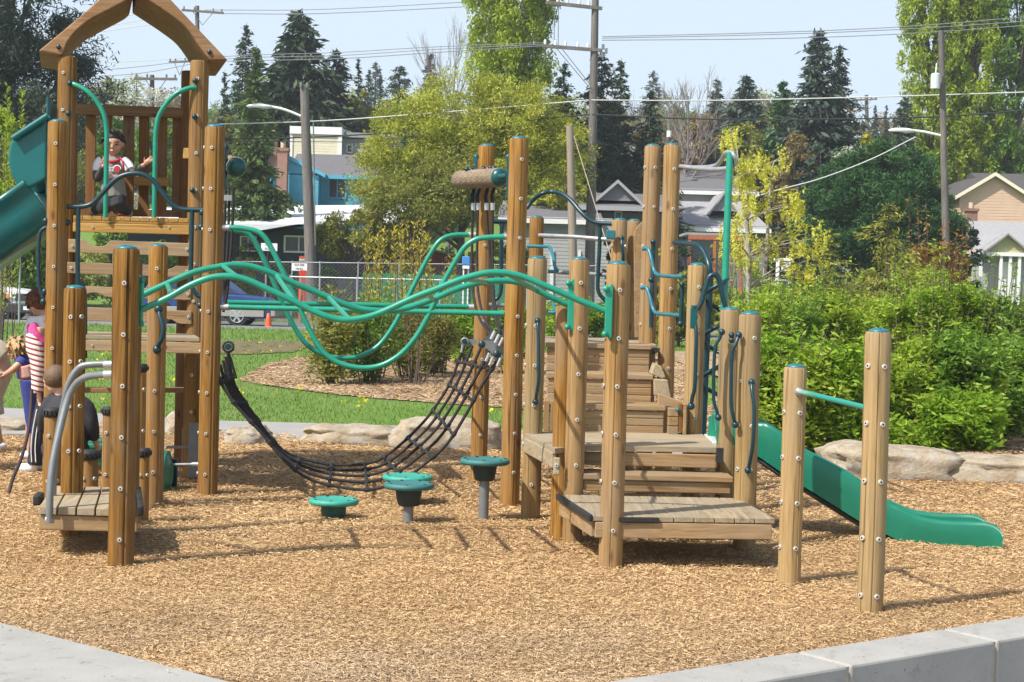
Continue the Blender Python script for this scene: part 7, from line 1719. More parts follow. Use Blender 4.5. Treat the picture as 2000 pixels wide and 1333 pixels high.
# ---- vehicles
MT['carblue'] = simple('car_blue', (0.02, 0.055, 0.19), 0.3); MT['carwhite'] = simple('car_white', (0.74, 0.75, 0.75), 0.25); MT['carpale'] = simple('car_pale_green', (0.42, 0.50, 0.46), 0.25); MT['cargrey'] = simple('car_cladding', (0.32, 0.31, 0.28), 0.4); MT['cardark'] = simple('car_dark_plastic', (0.03, 0.032, 0.035), 0.5)
MT['amber'] = simple('amber_lens', (0.85, 0.22, 0.04), 0.3); MT['lens'] = simple('clear_lens', (0.75, 0.78, 0.80), 0.15)
def car(name, label, px_front, Y, L_, body, prof, roofp, wheels, wr=0.36, width=1.8, low='cardark', gz=None, cat='car'):
    """faces +x; prof/roofp are (x behind the nose, z) outlines"""
    xf = X_(px_front, Y); gz = Hgt(xf, Y) if gz is None else gz; r_ = root(name, label, cat, (xf-L_/2, Y, gz))
    def ext(P, y0, y1, mat, nm, bev=0.04, ins_=0.0, par=None):
        g = Geo(); A = [Vector((xf-x, y0, gz+z)) for x, z in P]; g.prism(A, (0, y1-y0, 0)); return obj(nm, g, mat, par or r_, bevel=bev)
    bd = ext(prof, Y, Y+width, MT[body], 'body', 0.06)
    zc_ = max(z for x, z in roofp)
    # cabin tapered inwards
    n = len(roofp); g = Geo(); zs0 = min(z for x, z in roofp)
    A = [Vector((xf-x, Y+0.05+0.16*(z-zs0)/(zc_-zs0), gz+z)) for x, z in roofp]; B_ = [Vector((xf-x, Y+width-0.05-0.16*(z-zs0)/(zc_-zs0), gz+z)) for x, z in roofp]
    g.add(A+B_, [tuple(range(n)), tuple(range(2*n-1, n-1, -1))]+[(i, i+n, (i+1) % n+n, (i+1) % n) for i in range(n)]); cb = obj('cabin', g, MT[body], r_, bevel=0.03)
    # side glass
    xs_ = sorted(x for x, z in roofp); x0g, x1g = xs_[0], xs_[-1]
    P = [(x*0.94+(x0g+x1g)/2*0.06, zs0+(z-zs0)*0.84+0.03) for x, z in roofp]
    g = Geo(); A = [Vector((xf-x, Y+0.035+0.16*(z-zs0)/(zc_-zs0), gz+z)) for x, z in P]; g.add(A+[a+Vector((0, 0.02, 0)) for a in A], [tuple(range(n))]+[(i, i+n, (i+1) % n+n, (i+1) % n) for i in range(n)]); gl = obj('side_window', g, MT['glass'], r_)
    g = Geo(); mid = (x0g+x1g)/2
    for t in (0.36, 0.66): xx = x0g+(x1g-x0g)*t; g.box((xf-xx, Y+0.08, gz+(zs0+zc_)/2), (0.09, 0.12, (zc_-zs0)*0.9))
    obj('pillar', g, MT[body], r_)
    for xw in wheels:
        for yy in (Y+0.09, Y+width-0.09):
            w_ = bpy.data.objects.new('wheel', None); COL.objects.link(w_); w_.parent = r_; w_.location = Vector((xf-xw, yy, gz+wr))-wloc(r_)
            g = Geo(); c = Vector((xf-xw, yy, gz+wr))
            g.tube([c+Vector((0, -0.11, 0)), c+Vector((0, -0.09, 0)), c+Vector((0, 0.09, 0)), c+Vector((0, 0.11, 0))], [wr*0.93, wr, wr, wr*0.93], 26, 0, 1); obj('tyre', g, MT['black'], w_)
            g = Geo(); g.tube([c+Vector((0, -0.115, 0)), c+Vector((0, -0.118, 0))], [wr*0.66, wr*0.62], 24, 1, 1)
            for k in range(6):
                a = k*math.pi/3; g.beam(c+Vector((0, -0.125, 0)), c+Vector((math.cos(a)*wr*0.62, -0.122, math.sin(a)*wr*0.62)), 0.07, 0.03, (0, 1, 0), 0)
            g.tube([c+Vector((wr*0.62*math.cos(q*math.pi/12), -0.122, wr*0.62*math.sin(q*math.pi/12))) for q in range(25)], 0.018, 6, 0, 1); obj('rim', g, [MT['silver'], MT['dark']], w_)
        g = Geo(); A = []
        for q in range(13): a = math.pi*q/12; A.append(Vector((xf-xw+math.cos(a)*(wr+0.07), Y-0.012, gz+wr+math.sin(a)*(wr+0.07))))
        g.prism(A+[A[-1]+Vector((0, 0, -0.12)), A[0]+Vector((0, 0, -0.12))], (0, 0.02, 0)); obj('wheel_arch', g, MT['dark'], r_)
    return r_, xf, gz
suv = [(0.03, 0.42), (0.0, 0.62), (0.05, 0.88), (0.25, 1.02), (1.35, 1.13), (4.65, 1.12), (4.75, 0.75), (4.7, 0.40), (3.0, 0.32), (0.3, 0.30)]
c1, xf, gz = car('parked_car', 'dark blue sport utility car with beige lower cladding behind the tower', 536, 57.6, 4.75, 'carblue', suv, [(1.15, 1.12), (1.95, 1.72), (4.2, 1.76), (4.62, 1.12)], (1.25, 3.9), 0.38, 1.85)
g = Geo(); g.box((xf-2.4, 57.58, gz+0.50), (4.2, 0.05, 0.30)); obj('cladding', g, MT['cargrey'], c1, bevel=0.02)
g = Geo(); g.box((xf-0.18, 57.57, gz+0.80), (0.36, 0.06, 0.17)); obj('headlight', g, MT['lens'], c1, bevel=0.02)
g = Geo(); g.box((xf+0.02, 58.5, gz+0.78), (0.06, 1.2, 0.24)); obj('grille', g, MT['cardark'], c1)
g = Geo(); g.box((xf+0.02, 58.5, gz+0.50), (0.16, 1.9, 0.24)); obj('bumper', g, MT['cargrey'], c1, bevel=0.03)
trk = [(0.03, 0.62), (0.0, 0.80), (0.06, 1.0), (0.35, 1.10), (1.5, 1.20), (5.2, 1.18), (5.25, 0.65), (3.2, 0.58), (0.3, 0.58)]
c2, xf, gz = car('pickup_truck', 'white pickup truck nose with black grille cut by the left edge', 62, 57.4, 5.2, 'carwhite', trk, [(1.4, 1.18), (2.1, 1.75), (3.3, 1.76), (3.5, 1.18)], (1.05, 4.3), 0.38, 1.85, cat='truck')
g = Geo(); g.box((xf+0.0, 58.2, gz+0.86), (0.10, 1.3, 0.30)); g.box((xf-0.28, 57.37, gz+0.84), (0.50, 0.05, 0.26)); obj('grille', g, MT['cardark'], c2, bevel=0.02)
g = Geo(); g.box((xf-0.62, 57.36, gz+0.87), (0.22, 0.06, 0.17)); obj('headlight', g, MT['lens'], c2, bevel=0.02); g = Geo(); g.box((xf-0.80, 57.355, gz+0.87), (0.16, 0.06, 0.17)); obj('indicator', g, MT['amber'], c2, bevel=0.02)
g = Geo(); g.box((xf-0.0, 58.3, gz+0.45), (0.30, 1.95, 0.34)); g.box((xf-0.45, 57.38, gz+0.45), (0.9, 0.08, 0.36)); obj('bumper', g, MT['cardark'], c2, bevel=0.04)
g = Geo(); g.box((xf-0.12, 57.33, gz+0.46), (0.22, 0.02, 0.13)); obj('number_plate', g, MT['lens'], c2)
car('parked_car', 'pale green car roof just showing above the right hand shrubs', 1685, 70, 4.4, 'carpale', [(0.03, 0.35), (0.0, 0.6), (0.3, 0.82), (1.3, 0.92), (4.2, 0.95), (4.4, 0.7), (4.35, 0.35)], [(1.2, 0.92), (1.95, 1.40), (3.4, 1.42), (4.0, 0.95)], (0.9, 3.6), 0.32, 1.75, gz=1.15)
# ================================================================== PEOPLE
MT['skin'] = simple('skin_tan', (0.52, 0.27, 0.17), 0.5, 0, 0.06, 9); MT['skin2'] = simple('skin_light', (0.60, 0.34, 0.24), 0.5, 0, 0.06, 9); MT['hair_b'] = simple('hair_black', (0.015, 0.012, 0.010), 0.5, 0, 0.4, 60, 0.5, 200); MT['hair_br'] = simple('hair_brown', (0.13, 0.045, 0.02), 0.5, 0, 0.4, 40, 0.5, 120); MT['hair_l'] = simple('hair_light_brown', (0.13, 0.075, 0.04), 0.6, 0, 0.3, 60, 0.5, 150); MT['hair_bl'] = simple('hair_blond', (0.38, 0.25, 0.11), 0.5, 0, 0.3, 50, 0.5, 120)
for nm_, c in (('cl_grey', (0.20, 0.20, 0.185)), ('cl_white', (0.78, 0.78, 0.82)), ('cl_dark', (0.022, 0.024, 0.030)), ('cl_char', (0.07, 0.07, 0.065)), ('cl_pink', (0.72, 0.08, 0.30)), ('cl_red', (0.50, 0.03, 0.05)), ('cl_blue', (0.03, 0.04, 0.22)), ('cl_beige', (0.42, 0.36, 0.28)), ('cl_print', (0.55, 0.30, 0.27)), ('shoe', (0.72, 0.72, 0.74)), ('shoe_g', (0.35, 0.33, 0.31)), ('eye', (0.02, 0.015, 0.012)), ('lip', (0.42, 0.13, 0.11))):
    MT[nm_] = simple(nm_, c, 0.8 if nm_ not in ('eye', 'lip') else 0.4, 0, 0.08, 14, 0.3 if nm_.startswith('cl') else 0, 60)
m, nt, b, out = newmat('striped_knit'); b.inputs['Roughness'].default_value = 0.85
tc = nt.nodes.new('ShaderNodeTexCoord'); sp = nt.nodes.new('ShaderNodeSeparateXYZ'); nt.links.new(tc.outputs['Object'], sp.inputs[0])
fz = math_n(nt, 'FRACT', math_n(nt, 'MULTIPLY', math_n(nt, 'ADD', sp.outputs[2], math_n(nt, 'MULTIPLY', sp.outputs[0], 0.25)), 21.0))
r_ = nt.nodes.new('ShaderNodeValToRGB'); r_.color_ramp.interpolation = 'CONSTANT'; e = r_.color_ramp.elements
for p_, c in ((0.0, (0.78, 0.74, 0.68)), (0.42, (0.50, 0.03, 0.05)), (0.62, (0.08, 0.05, 0.05)), (0.78, (0.70, 0.64, 0.58))):
    if p_ == 0.0: e[0].position = 0; e[0].color = (*c, 1)
    elif p_ == 0.42: e[1].position = p_; e[1].color = (*c, 1)
    else: q = e.new(p_); q.color = (*c, 1)
nt.links.new(fz, r_.inputs[0]); nt.links.new(r_.outputs[0], b.inputs['Base Color']); MT['stripe'] = m
def blob(name, g, mat, parent, vox=0.008, sm=6, label=None):
    L = wloc(parent); me = bpy.data.meshes.new(name); me.from_pydata([tuple(v-L) for v in g.V], [], g.F)
    o = bpy.data.objects.new(name, me); COL.objects.link(o)
    r = o.modifiers.new('r', 'REMESH'); r.mode = 'VOXEL'; r.voxel_size = vox; r.use_smooth_shade = True
    s = o.modifiers.new('s', 'SMOOTH'); s.iterations = sm; s.factor = 0.5
    dg = bpy.context.evaluated_depsgraph_get(); m2 = bpy.data.meshes.new_from_object(o.evaluated_get(dg)); o.modifiers.clear(); o.data = m2; m2.name = name
    m2.materials.clear(); m2.materials.append(MT[mat])
    for p in m2.polygons: p.use_smooth = True
    o.parent = parent
    return setp(o, label)
def limb(g, pts, rs_): g.tube(pts, rs_, 12, 0, 4)
def head(g, c, r, fwd, up=Vector((0, 0, 1))):
    """r = half height; returns axes"""
    f = Vector(fwd).normalized(); u = (Vector(up)-f*f.dot(Vector(up))).normalized(); s_ = f.cross(u)
    R = Matrix((s_, f, u)).transposed()
    g.ball(c+u*r*0.12, r*0.86, (0.86, 0.98, 0.95), 18, 14, 0, R)          # skull
    g.ball(c-u*r*0.30+f*r*0.16, r*0.66, (0.88, 0.86, 0.98), 16, 12, 0, R)  # jaw
    g.ball(c-u*r*0.78+f*r*0.42, r*0.22, (1, 0.9, 0.8), 10, 8, 0, R)        # chin
    g.ball(c-u*r*0.16+f*r*0.86, r*0.13, (0.9, 1.0, 0.9), 8, 6, 0, R); g.tube([c+u*r*0.12+f*r*0.80, c-u*r*0.15+f*r*0.90], [r*0.06, r*0.10], 7, 0, 1)  # nose
    g.ball(c-u*r*0.46+f*r*0.74, r*0.17, (1.3, 0.6, 0.6), 8, 6, 0, R)        # lips
    for k in (-1, 1):
        g.ball(c+s_*k*r*0.80-u*r*0.02, r*0.20, (0.35, 0.75, 1.15), 8, 6, 0, R)  # ears
        g.ball(c+s_*k*r*0.42-u*r*0.22+f*r*0.56, r*0.24, (1, 0.8, 0.9), 8, 6, 0, R)  # cheeks
    return s_, f, u, R
def face(parent, c, r, ax):
    s_, f, u, R = ax
    for k in (-1, 1):
        g = Geo(); g.ball(c+s_*k*r*0.31+u*r*0.08+f*r*0.775, r*0.105, (1.35, 0.5, 0.7), 8, 6, 0, R); obj('eye', g, MT['eye'], parent)
        g = Geo(); g.tube([c+s_*k*r*0.16+u*r*0.27+f*r*0.84, c+s_*k*r*0.34+u*r*0.32+f*r*0.80, c+s_*k*r*0.50+u*r*0.25+f*r*0.72], r*0.035, 6, 0, 2); obj('eyebrow', g, MT['hair_b'], parent)
    g = Geo(); g.ball(c-u*r*0.46+f*r*0.84, r*0.13, (1.3, 0.35, 0.38), 10, 6, 0, R); obj('mouth', g, MT['lip'], parent)
def hand(g, wrist, dir_, side_, sc, curl=0.4, spread=0.15, rr=0.0075):
    d = Vector(dir_).normalized(); s_ = (Vector(side_)-d*d.dot(Vector(side_))).normalized(); n = d.cross(s_)
    pl = 0.075*sc
    g.tube([wrist, wrist+d*pl*0.5, wrist+d*pl], [0.016*sc, 0.022*sc, 0.02*sc], 10, 0, 1)
    g.beam(wrist+d*0.01*sc, wrist+d*pl, 0.062*sc, 0.020*sc, n)
    for k, ln in enumerate((0.060, 0.070, 0.066, 0.052)):
        o_ = wrist+d*pl+s_*(0.024-0.016*k)*sc; a = (0.5-k/3)*spread; dd = (d+s_*a).normalized()
        p1 = o_+dd*ln*0.45*sc; d2 = (dd*math.cos(curl)+n*math.sin(curl)); p2 = p1+d2*ln*0.32*sc; d3 = (dd*math.cos(curl*2)+n*math.sin(curl*2)); p3 = p2+d3*ln*0.25*sc
        g.tube([o_-dd*0.01*sc, p1, p2, p3], [rr*sc*1.1, rr*sc*1.05, rr*sc*0.95, rr*sc*0.8], 7, 0, 1)
    t0 = wrist+d*0.022*sc+s_*0.024*sc; dt = (d*0.55+s_*0.8+n*0.25).normalized(); t1 = t0+dt*0.032*sc; g.tube([t0, t1, t1+(dt*0.5+d*0.6+n*0.3).normalized()*0.026*sc], [rr*sc*1.35, rr*sc*1.2, rr*sc*0.9], 7, 0, 1)
def tufts(g, c, r, ax, n, sd, lim=-0.15, ln=0.16, th=0.10):
    rs_ = random.Random(sd); s_, f, u, R = ax
    for _ in range(n):
        v = Vector((rs_.gauss(0, 1), rs_.gauss(0, 1), rs_.gauss(0, 1))).normalized()
        if v.z < lim or (v.y > 0.55 and v.z < 0.45): continue
        p = c+(s_*v.x*0.93+f*v.y+u*v.z*0.95)*r; d = (s_*v.x+f*v.y*0.4+u*v.z-u*0.9+s_*rs_.uniform(-.5, .5)).normalized()
        g.tube([p, p+d*r*ln, p+d*r*ln*2], [r*th, r*th*0.75, r*th*0.3], 5, 0, 1)
# ---- boy on the tower deck
Yb_ = 15.32; q = lambda x, y, dy=0.0: W(x, y, Yb_+dy)
foot = W(222, 430, Yb_); bx = foot.x
by = root('person', 'small boy in a grey shirt on the top deck holding a green bar', 'person', (bx, Yb_, 2.42))
g = Geo(); hc = q(222, 282); r = 0.112
ax = head(g, hc, r, (0.12, -1, -0.22))
limb(g, [q(221, 300, 0.02), q(220, 314, 0.02)], [0.042, 0.048])
limb(g, [q(220, 312), q(219, 340), q(221, 382)], [0.075, 0.095, 0.09])
limb(g, [q(202, 316), q(192, 325), q(190, 349, -0.05), q(203, 323, -0.20)], [0.045, 0.037, 0.03, 0.020])
limb(g, [q(238, 316), q(249, 325), q(259, 340, -0.05), q(281, 322, -0.14)], [0.045, 0.037, 0.029, 0.020])
hand(g, q(204, 321, -0.20), (0.25, -0.9, 0.45), (0.1, 0, 1), 0.75, 1.05, 0.05)
hand(g, q(282, 321, -0.14), (0.75, -0.25, 0.55), (-0.4, 0, 0.9), 0.78, 0.25, 0.35)
zf = 2.42+0.03
hips = q(221, 384)
for (kx, ky, fx, fy) in ((-0.07, -0.06, -0.21, 0.14), (0.07, -0.06, 0.08, 0.12)):
    k_ = Vector((hips.x+kx, hips.y+ky, 2.42+0.07)); f_ = Vector((hips.x+fx, hips.y+fy+0.08, zf+0.02)); limb(g, [hips+Vector((kx*0.5, 0, 0)), k_, f_], [0.075, 0.055, 0.035])
bd = blob('body', g, 'skin', by, 0.0062, 4); face(by, hc, r, ax)
g = Geo(); s_, f, u, R = ax; g.ball(hc+u*r*0.36-f*r*0.20, r*0.88, (0.96, 1.0, 0.84), 18, 12, 0, R); g.ball(hc+u*r*0.66+f*r*0.12, r*0.62, (1.1, 0.95, 0.6), 12, 8, 0, R)
for k in range(24): a = random.random()*6.28; g.ball(hc+u*r*(0.95+0.1*random.random())+s_*math.cos(a)*r*0.35+f*math.sin(a)*r*0.4, r*0.12, (1, 1, 1.3), 6, 5)
tufts(g, hc+u*r*0.25-f*r*0.16, r*0.9, ax, 200, 8, -0.1, 0.14); blob('hair', g, 'hair_b', by, 0.006, 1)
g = Geo(); limb(g, [q(220, 309, 0.01), q(220, 318, 0.01), q(219, 345), q(221, 372), q(222, 386)], [0.06, 0.105, 0.112, 0.118, 0.125])
limb(g, [q(204, 313), q(236, 313)], [0.055, 0.055])
blob('shirt', g, 'cl_grey', by, 0.009, 4)
for pts_, mt_, nm_, rr_ in (([q(201, 314), q(193, 322, -0.01), q(190, 336, -0.03)], 'cl_white', 'sleeve', (0.058, 0.054, 0.047)), ([q(239, 315), q(250, 325, -0.01), q(255, 333, -0.03)], 'cl_white', 'sleeve', (0.058, 0.052, 0.046)),
                      ([q(190, 333, -0.03), q(190, 349, -0.05), q(202, 325, -0.19)], 'cl_char', 'undersleeve', (0.041, 0.038, 0.029)), ([q(253, 331, -0.03), q(260, 339, -0.05), q(279, 324, -0.13)], 'cl_char', 'undersleeve', (0.040, 0.038, 0.029))):
    g = Geo(); limb(g, pts_, list(rr_)); blob(nm_, g, mt_, by, 0.008, 3)
g = Geo(); g.tube([q(220+math.cos(a)*13, 311+math.sin(a)*5, -0.085*math.sin(a)-0.01) for a in [k*math.pi/8 for k in range(17)]], 0.016, 8, 0, 1); obj('collar', g, MT['cl_red'], by)
for k in (-1, 1):
    g = Geo(); g.tube([q(220+k*15, 308, -0.075), q(220+k*20, 318, -0.10), q(220+k*22, 332, -0.09)], 0.009, 6, 0, 3); obj('shoulder_stripe', g, MT['cl_red'], by)
yq = -0.122
g = Geo(); c = q(229, 331, yq); g.tube([c, c+Vector((0, -0.004, 0))], [0.028, 0.027], 18, 0, 1); obj('shirt_print', g, MT['cl_red'], by)
g = Geo(); g.tube([c+Vector((0.035*math.cos(a), -0.002, 0.035*math.sin(a))) for a in [k*math.pi/10 for k in range(11)]], 0.005, 6, 0, 1); obj('shirt_print', g, MT['cl_white'], by)
txt(by, '32', q(217, 331, yq-0.004), 0.055, 'cl_white', 'shirt_number')
g = Geo(); g.box(q(223, 345, yq-0.002), (0.11, 0.006, 0.035)); obj('shirt_print', g, MT['cl_print'], by)
g = Geo()
for (kx, ky, fx, fy) in ((-0.07, -0.06, -0.21, 0.14), (0.07, -0.06, 0.08, 0.12)):
    k_ = Vector((hips.x+kx, hips.y+ky, 2.42+0.085)); f_ = Vector((hips.x+fx, hips.y+fy+0.08, zf+0.05)); limb(g, [hips+Vector((kx*0.4, 0, 0.0)), k_, f_], [0.10, 0.068, 0.055])
blob('trousers', g, 'cl_dark', by, 0.009, 4)
for (fx, fy) in ((-0.22, 0.24), (0.08, 0.24)):
    g = Geo(); f_ = Vector((hips.x+fx, hips.y+fy, 2.42)); g.ball(f_+Vector((-0.01, -0.03, 0.035)), 0.05, (0.8, 1.5, 0.7)); g.ball(f_+Vector((0, 0.03, 0.05)), 0.045); obj('shoe', g, MT['shoe_g'], by)
# ---- woman bending, left
Yw = 15.5; q = lambda x, y, dy=0.0: W(x, y, Yw+dy)
wm = root('person', 'adult in a striped sweater and pink top bending forward behind the left tower post', 'person', (W(80, 925, Yw).x, Yw, 0))
g = Geo(); hc = q(76, 593); ax = head(g, hc, 0.118, (-1, -0.25, -0.55))
limb(g, [q(86, 606), q(92, 622)], [0.055, 0.06]); limb(g, [q(88, 628), q(100, 665), q(112, 730)], [0.14, 0.15, 0.15])
limb(g, [q(78, 640, -0.17), q(72, 700, -0.2), q(76, 765, -0.2)], [0.055, 0.045, 0.03]); hand(g, q(76, 768, -0.2), (0.25, -0.1, -1), (1, 0, 0), 1.0, 0.5)
limb(g, [q(98, 640, 0.17), q(92, 700, 0.2), q(88, 760, 0.1)], [0.055, 0.045, 0.03])
for dy, fx in ((-0.12, 60), (0.12, 88)): limb(g, [q(112, 735, dy), q(82, 830, dy), q(fx+8, 910, dy)], [0.10, 0.06, 0.045])
blob('body', g, 'skin2', wm, 0.009, 4); face(wm, hc, 0.118, ax)
g = Geo(); s_, f, u, R = ax; g.ball(hc+u*0.03-f*0.03, 0.122, (0.95, 1.05, 0.98), 18, 12, 0, R); g.ball(hc-f*0.10+Vector((0, 0, -0.03)), 0.08, (1, 1, 1.2)); tufts(g, hc+u*0.02-f*0.02, 0.122, ax, 160, 5, -0.5, 0.3); blob('hair', g, 'hair_br', wm, 0.008, 1)
g = Geo(); g.ball(hc+f*0.10+u*0.01, 0.03, (1.9, 0.7, 0.6), 10, 6, 0, R); obj('sunglasses', g, MT['cl_dark'], wm)
g = Geo(); limb(g, [q(80, 617), q(84, 645), q(94, 680), q(110, 735)], [0.12, 0.185, 0.18, 0.17]); blob('top', g, 'cl_white', wm, 0.011, 4)
g = Geo(); limb(g, [q(62, 632, -0.19), q(68, 655, -0.19), q(80, 672, -0.17), q(90, 688, -0.15)], [0.045, 0.075, 0.075, 0.05]); blob('vest', g, 'cl_pink', wm, 0.011, 3)
g = Geo(); limb(g, [q(62, 652, -0.2), q(68, 680, -0.22), q(75, 710, -0.23), q(74, 768, -0.22)], [0.06, 0.083, 0.075, 0.06]); blob('sleeve', g, 'stripe', wm, 0.010, 3)
g = Geo()
for dy, fx in ((-0.12, 60), (0.12, 88)): limb(g, [q(112, 735, dy), q(92, 790, dy), q(80, 840, dy), q(fx+8, 908, dy)], [0.13, 0.105, 0.085, 0.075])
blob('trousers', g, 'cl_dark', wm, 0.011, 3)
for off in (0, 8):
    g = Geo(); g.tube([q(72+off, 800, -0.235), q(65+off, 835, -0.21), q(61+off, 870, -0.205), q(62+off, 903, -0.20)], 0.006, 6, 0, 3); obj('trouser_stripe', g, MT['cl_white'], wm)
for dy, fx in ((-0.12, 52), (0.12, 80)):
    g = Geo(); z0_ = q(fx, 918, dy); z0_.z = 0.045; g.ball(z0_, 0.055, (2.1, 0.85, 0.9)); g.ball(z0_+Vector((0.07, 0, 0.035)), 0.055); blob('shoe', g, 'shoe', wm, 0.009, 2)
# ---- seated child seen from behind
Yc = 13.1; q = lambda x, y, dy=0.0: W(x, y, Yc+dy)
ch = root('person', 'child in a black jacket seated with back to the camera behind the short stumps', 'person', (W(128, 880, Yc).x, Yc, 0.42))
g = Geo(); hc = q(108, 743); ax = head(g, hc, 0.112, (-0.55, 0.8, -0.35)); limb(g, [q(114, 758), q(120, 776)], [0.045, 0.05])
limb(g, [q(122, 780), q(128, 830), q(132, 878)], [0.10, 0.12, 0.13])
limb(g, [q(150, 788), q(170, 800), q(178, 835), q(183, 858, 0.1)], [0.05, 0.045, 0.035, 0.022]); hand(g, q(184, 860, 0.1), (0.4, 0.3, -0.9), (1, 0, 0), 0.75, 0.7)
limb(g, [q(104, 785), q(92, 805), q(84, 840, 0.15)], [0.05, 0.045, 0.03])
for k in (-1, 1): limb(g, [q(132+k*18, 880), q(126+k*26, 882, 0.38), Vector((q(126+k*26, 880).x, Yc+0.42, 0.06))], [0.08, 0.06, 0.04])
blob('body', g, 'skin2', ch, 0.0075, 4); face(ch, hc, 0.112, ax)
g = Geo(); s_, f, u, R = ax; g.ball(hc+u*0.022-f*0.02, 0.104, (0.93, 1.0, 0.95), 18, 12, 0, R); tufts(g, hc+u*0.018-f*0.015, 0.098, ax, 220, 6, -0.5, 0.07, 0.07); blob('hair', g, 'hair_l', ch, 0.006, 1)
g = Geo(); limb(g, [q(118, 772), q(122, 795), q(128, 840), q(132, 884)], [0.07, 0.145, 0.16, 0.165]); limb(g, [q(95, 786), q(155, 788)], [0.075, 0.075])
limb(g, [q(150, 786), q(170, 800), q(180, 832), q(184, 856, 0.08)], [0.08, 0.068, 0.055, 0.045]); limb(g, [q(104, 785), q(92, 805), q(84, 840, 0.13)], [0.08, 0.07, 0.05]); blob('jacket', g, 'cl_dark', ch, 0.010, 3)
g = Geo()
for k in (-1, 1): limb(g, [q(132+k*18, 880), q(126+k*26, 882, 0.38), Vector((q(126+k*26, 880).x, Yc+0.42, 0.09))], [0.105, 0.08, 0.06])
blob('trousers', g, 'cl_dark', ch, 0.011, 3)
for k in (-1, 1):
    g = Geo(); g.ball(Vector((q(126+k*26, 880).x, Yc+0.48, 0.05)), 0.05, (0.85, 1.8, 0.9)); obj('shoe', g, MT['shoe'], ch)
# seat carrying the child
st_ = root('stool', 'low dark stool hidden under the seated child', 'stool', (W(132, 900, Yc).x, Yc, 0)); c = q(132, 880); g = Geo(); g.cyl((c.x, Yc, -0.05), (c.x, Yc, 0.36), 0.13, None, 18); obj('stool_leg', g, MT['podbase'], st_); g = Geo(); g.cyl((c.x, Yc, 0.361), (c.x, Yc, 0.40), 0.19, None, 24); obj('stool_top', g, MT['podtop2'], st_)
# ---- blond child in blue at the left
Yk2 = 16.6; q = lambda x, y, dy=0.0: W(x, y, Yk2+dy)
bc = root('person', 'blond child in a blue top leaning left with one arm stretched out', 'person', (W(60, 870, Yk2).x, Yk2, 0))
g = Geo(); hc = q(34, 684); ax = head(g, hc, 0.11, (-0.9, -0.3, -0.4)); limb(g, [q(40, 692), q(46, 700)], [0.04, 0.05]); limb(g, [q(48, 702), q(56, 730), q(64, 765)], [0.08, 0.10, 0.10])
limb(g, [q(46, 704, -0.1), q(26, 722, -0.15), q(8, 733, -0.15)], [0.045, 0.037, 0.024]); hand(g, q(8, 734, -0.15), (-0.7, -0.2, -0.6), (0, -1, 0), 0.85, 0.6)
limb(g, [q(56, 704, 0.1), q(50, 740, 0.12), q(46, 765, 0.1)], [0.04, 0.035, 0.024])
for dy in (-0.08, 0.08): limb(g, [q(64, 768, dy), q(60, 820, dy), Vector((q(66, 850).x, Yk2+dy, 0.05))], [0.08, 0.055, 0.04])
blob('body', g, 'skin', bc, 0.008, 4); face(bc, hc, 0.11, ax)
g = Geo(); s_, f, u, R = ax; g.ball(hc+u*0.022-f*0.02, 0.112, (0.95, 1.02, 0.95), 18, 12, 0, R); tufts(g, hc+u*0.02-f*0.02, 0.112, ax, 200, 7, -0.5, 0.32); blob('hair', g, 'hair_bl', bc, 0.007, 1)
g = Geo(); limb(g, [q(44, 696), q(50, 712), q(57, 735)], [0.09, 0.115, 0.12]); limb(g, [q(46, 704, -0.08), q(38, 714, -0.12)], [0.07, 0.06]); blob('top', g, 'cl_blue', bc, 0.010, 3)
g = Geo(); limb(g, [q(53, 712, -0.08), q(58, 735, -0.06)], [0.09, 0.10]); blob('bib', g, 'cl_print', bc, 0.010, 3)
g = Geo()
for dy in (-0.08, 0.08): limb(g, [q(60, 742, dy), q(62, 790, dy), q(64, 845, dy)], [0.11, 0.085, 0.06])
blob('trousers', g, 'cl_blue', bc, 0.011, 3)
for dy in (-0.08, 0.08):
    g = Geo(); g.ball(Vector((q(62, 850).x, Yk2+dy, 0.045)), 0.05, (1.9, 0.85, 0.9)); obj('shoe', g, MT['shoe'], bc)
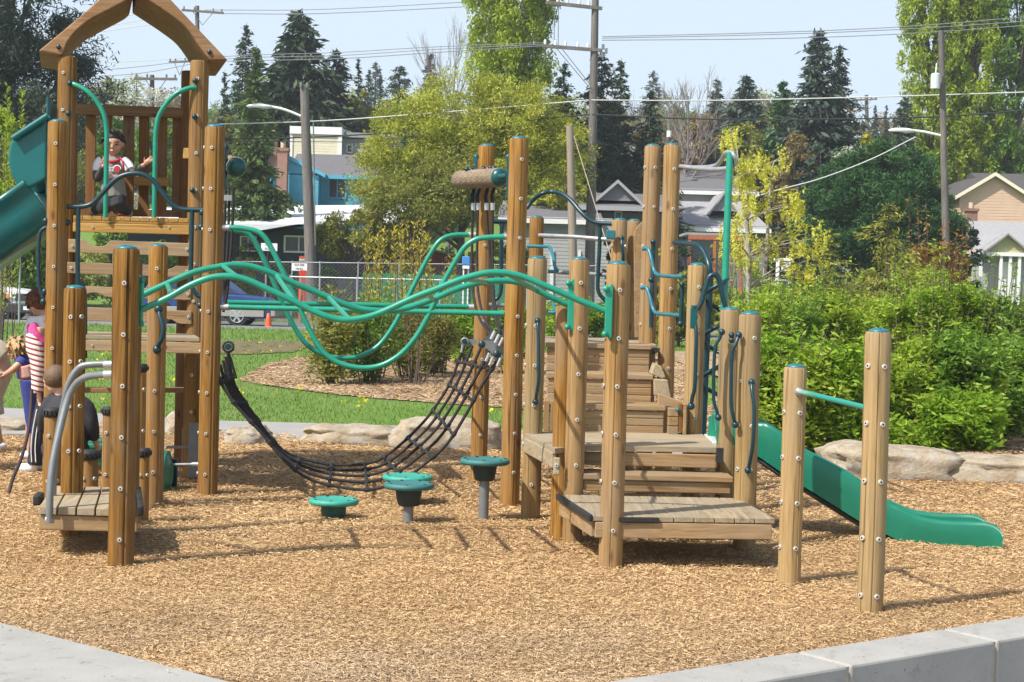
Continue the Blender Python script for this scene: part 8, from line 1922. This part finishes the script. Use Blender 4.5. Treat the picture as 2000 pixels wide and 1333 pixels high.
# ---- person cut by the left edge
Yp_ = 17.2; q = lambda x, y, dy=0.0: W(x, y, Yp_+dy)
ep = root('person', 'person in beige crouching forward, cut off by the left edge of the photo', 'person', (W(-20, 815, Yp_).x, Yp_, 0))
g = Geo(); hc = q(-62, 700); ax = head(g, hc, 0.118, (-0.9, -0.2, -0.5)); limb(g, [q(-50, 700), q(-36, 700)], [0.05, 0.06]); limb(g, [q(-38, 702), q(-14, 700), q(2, 735)], [0.13, 0.15, 0.14])
limb(g, [q(-36, 705, -0.15), q(-34, 745, -0.15), q(-30, 780, -0.15)], [0.05, 0.04, 0.03]); hand(g, q(-30, 782, -0.15), (0, 0, -1), (1, 0, 0), 1.0, 0.4)
for dy in (-0.1, 0.1): limb(g, [q(0, 735, dy), q(-18, 775, dy), Vector((q(-6, 815).x, Yp_+dy, 0.05))], [0.10, 0.07, 0.045])
blob('body', g, 'skin', ep, 0.010, 4); face(ep, hc, 0.118, ax)
g = Geo(); s_, f, u, R = ax; g.ball(hc+u*0.03-f*0.03, 0.12, (0.95, 1.05, 0.98), 16, 12, 0, R); blob('hair', g, 'hair_l', ep, 0.011, 2)
g = Geo(); limb(g, [q(-40, 700), q(-14, 692), q(6, 705)], [0.15, 0.175, 0.16]); limb(g, [q(-36, 705, -0.15), q(-34, 745, -0.15)], [0.08, 0.06]); blob('shirt', g, 'cl_beige', ep, 0.012, 3)
g = Geo()
for dy in (-0.1, 0.1): limb(g, [q(2, 725, dy), q(-12, 775, dy), q(-4, 812, dy)], [0.13, 0.10, 0.07])
blob('trousers', g, 'cl_beige', ep, 0.012, 3)
for dy in (-0.1, 0.1):
    g = Geo(); g.ball(Vector((q(-12, 815).x, Yp_+dy, 0.05)), 0.055, (2.1, 0.85, 0.9)); obj('shoe', g, MT['shoe'], ep)
# ---- dark strap hanging to the chips
g = Geo(); g.tube(TP([(62, 762, 15.0), (60, 800, 14.9), (54, 850, 14.6), (40, 900, 14.2), (25, 935, 13.9), (16, 970, 13.72)]), 0.016, 8, 0, 5); L = W(16, 970, 13.72)
obj('strap', g, simple('strap_webbing', (0.035, 0.022, 0.022), 0.8), loc=L, label='thin dark strap slanting down to the wood chips at the left', cat='strap')
# ================================================================== air: one closed box of even pale haze
g = Geo(); g.box((0, 225, 20.5), (610, 560, 44))
m = bpy.data.materials.new('haze'); m.use_nodes = True; nt = m.node_tree; nt.nodes.clear(); out = nt.nodes.new('ShaderNodeOutputMaterial'); pv = nt.nodes.new('ShaderNodeVolumePrincipled')
pv.inputs['Color'].default_value = (0.88, 0.93, 1.0, 1); pv.inputs['Density'].default_value = 0.00055; pv.inputs['Anisotropy'].default_value = 0.2
nt.links.new(pv.outputs[0], out.inputs['Volume'])
obj('haze', g, m, kind='stuff', label='thin pale air haze over the whole neighbourhood', cat='haze')
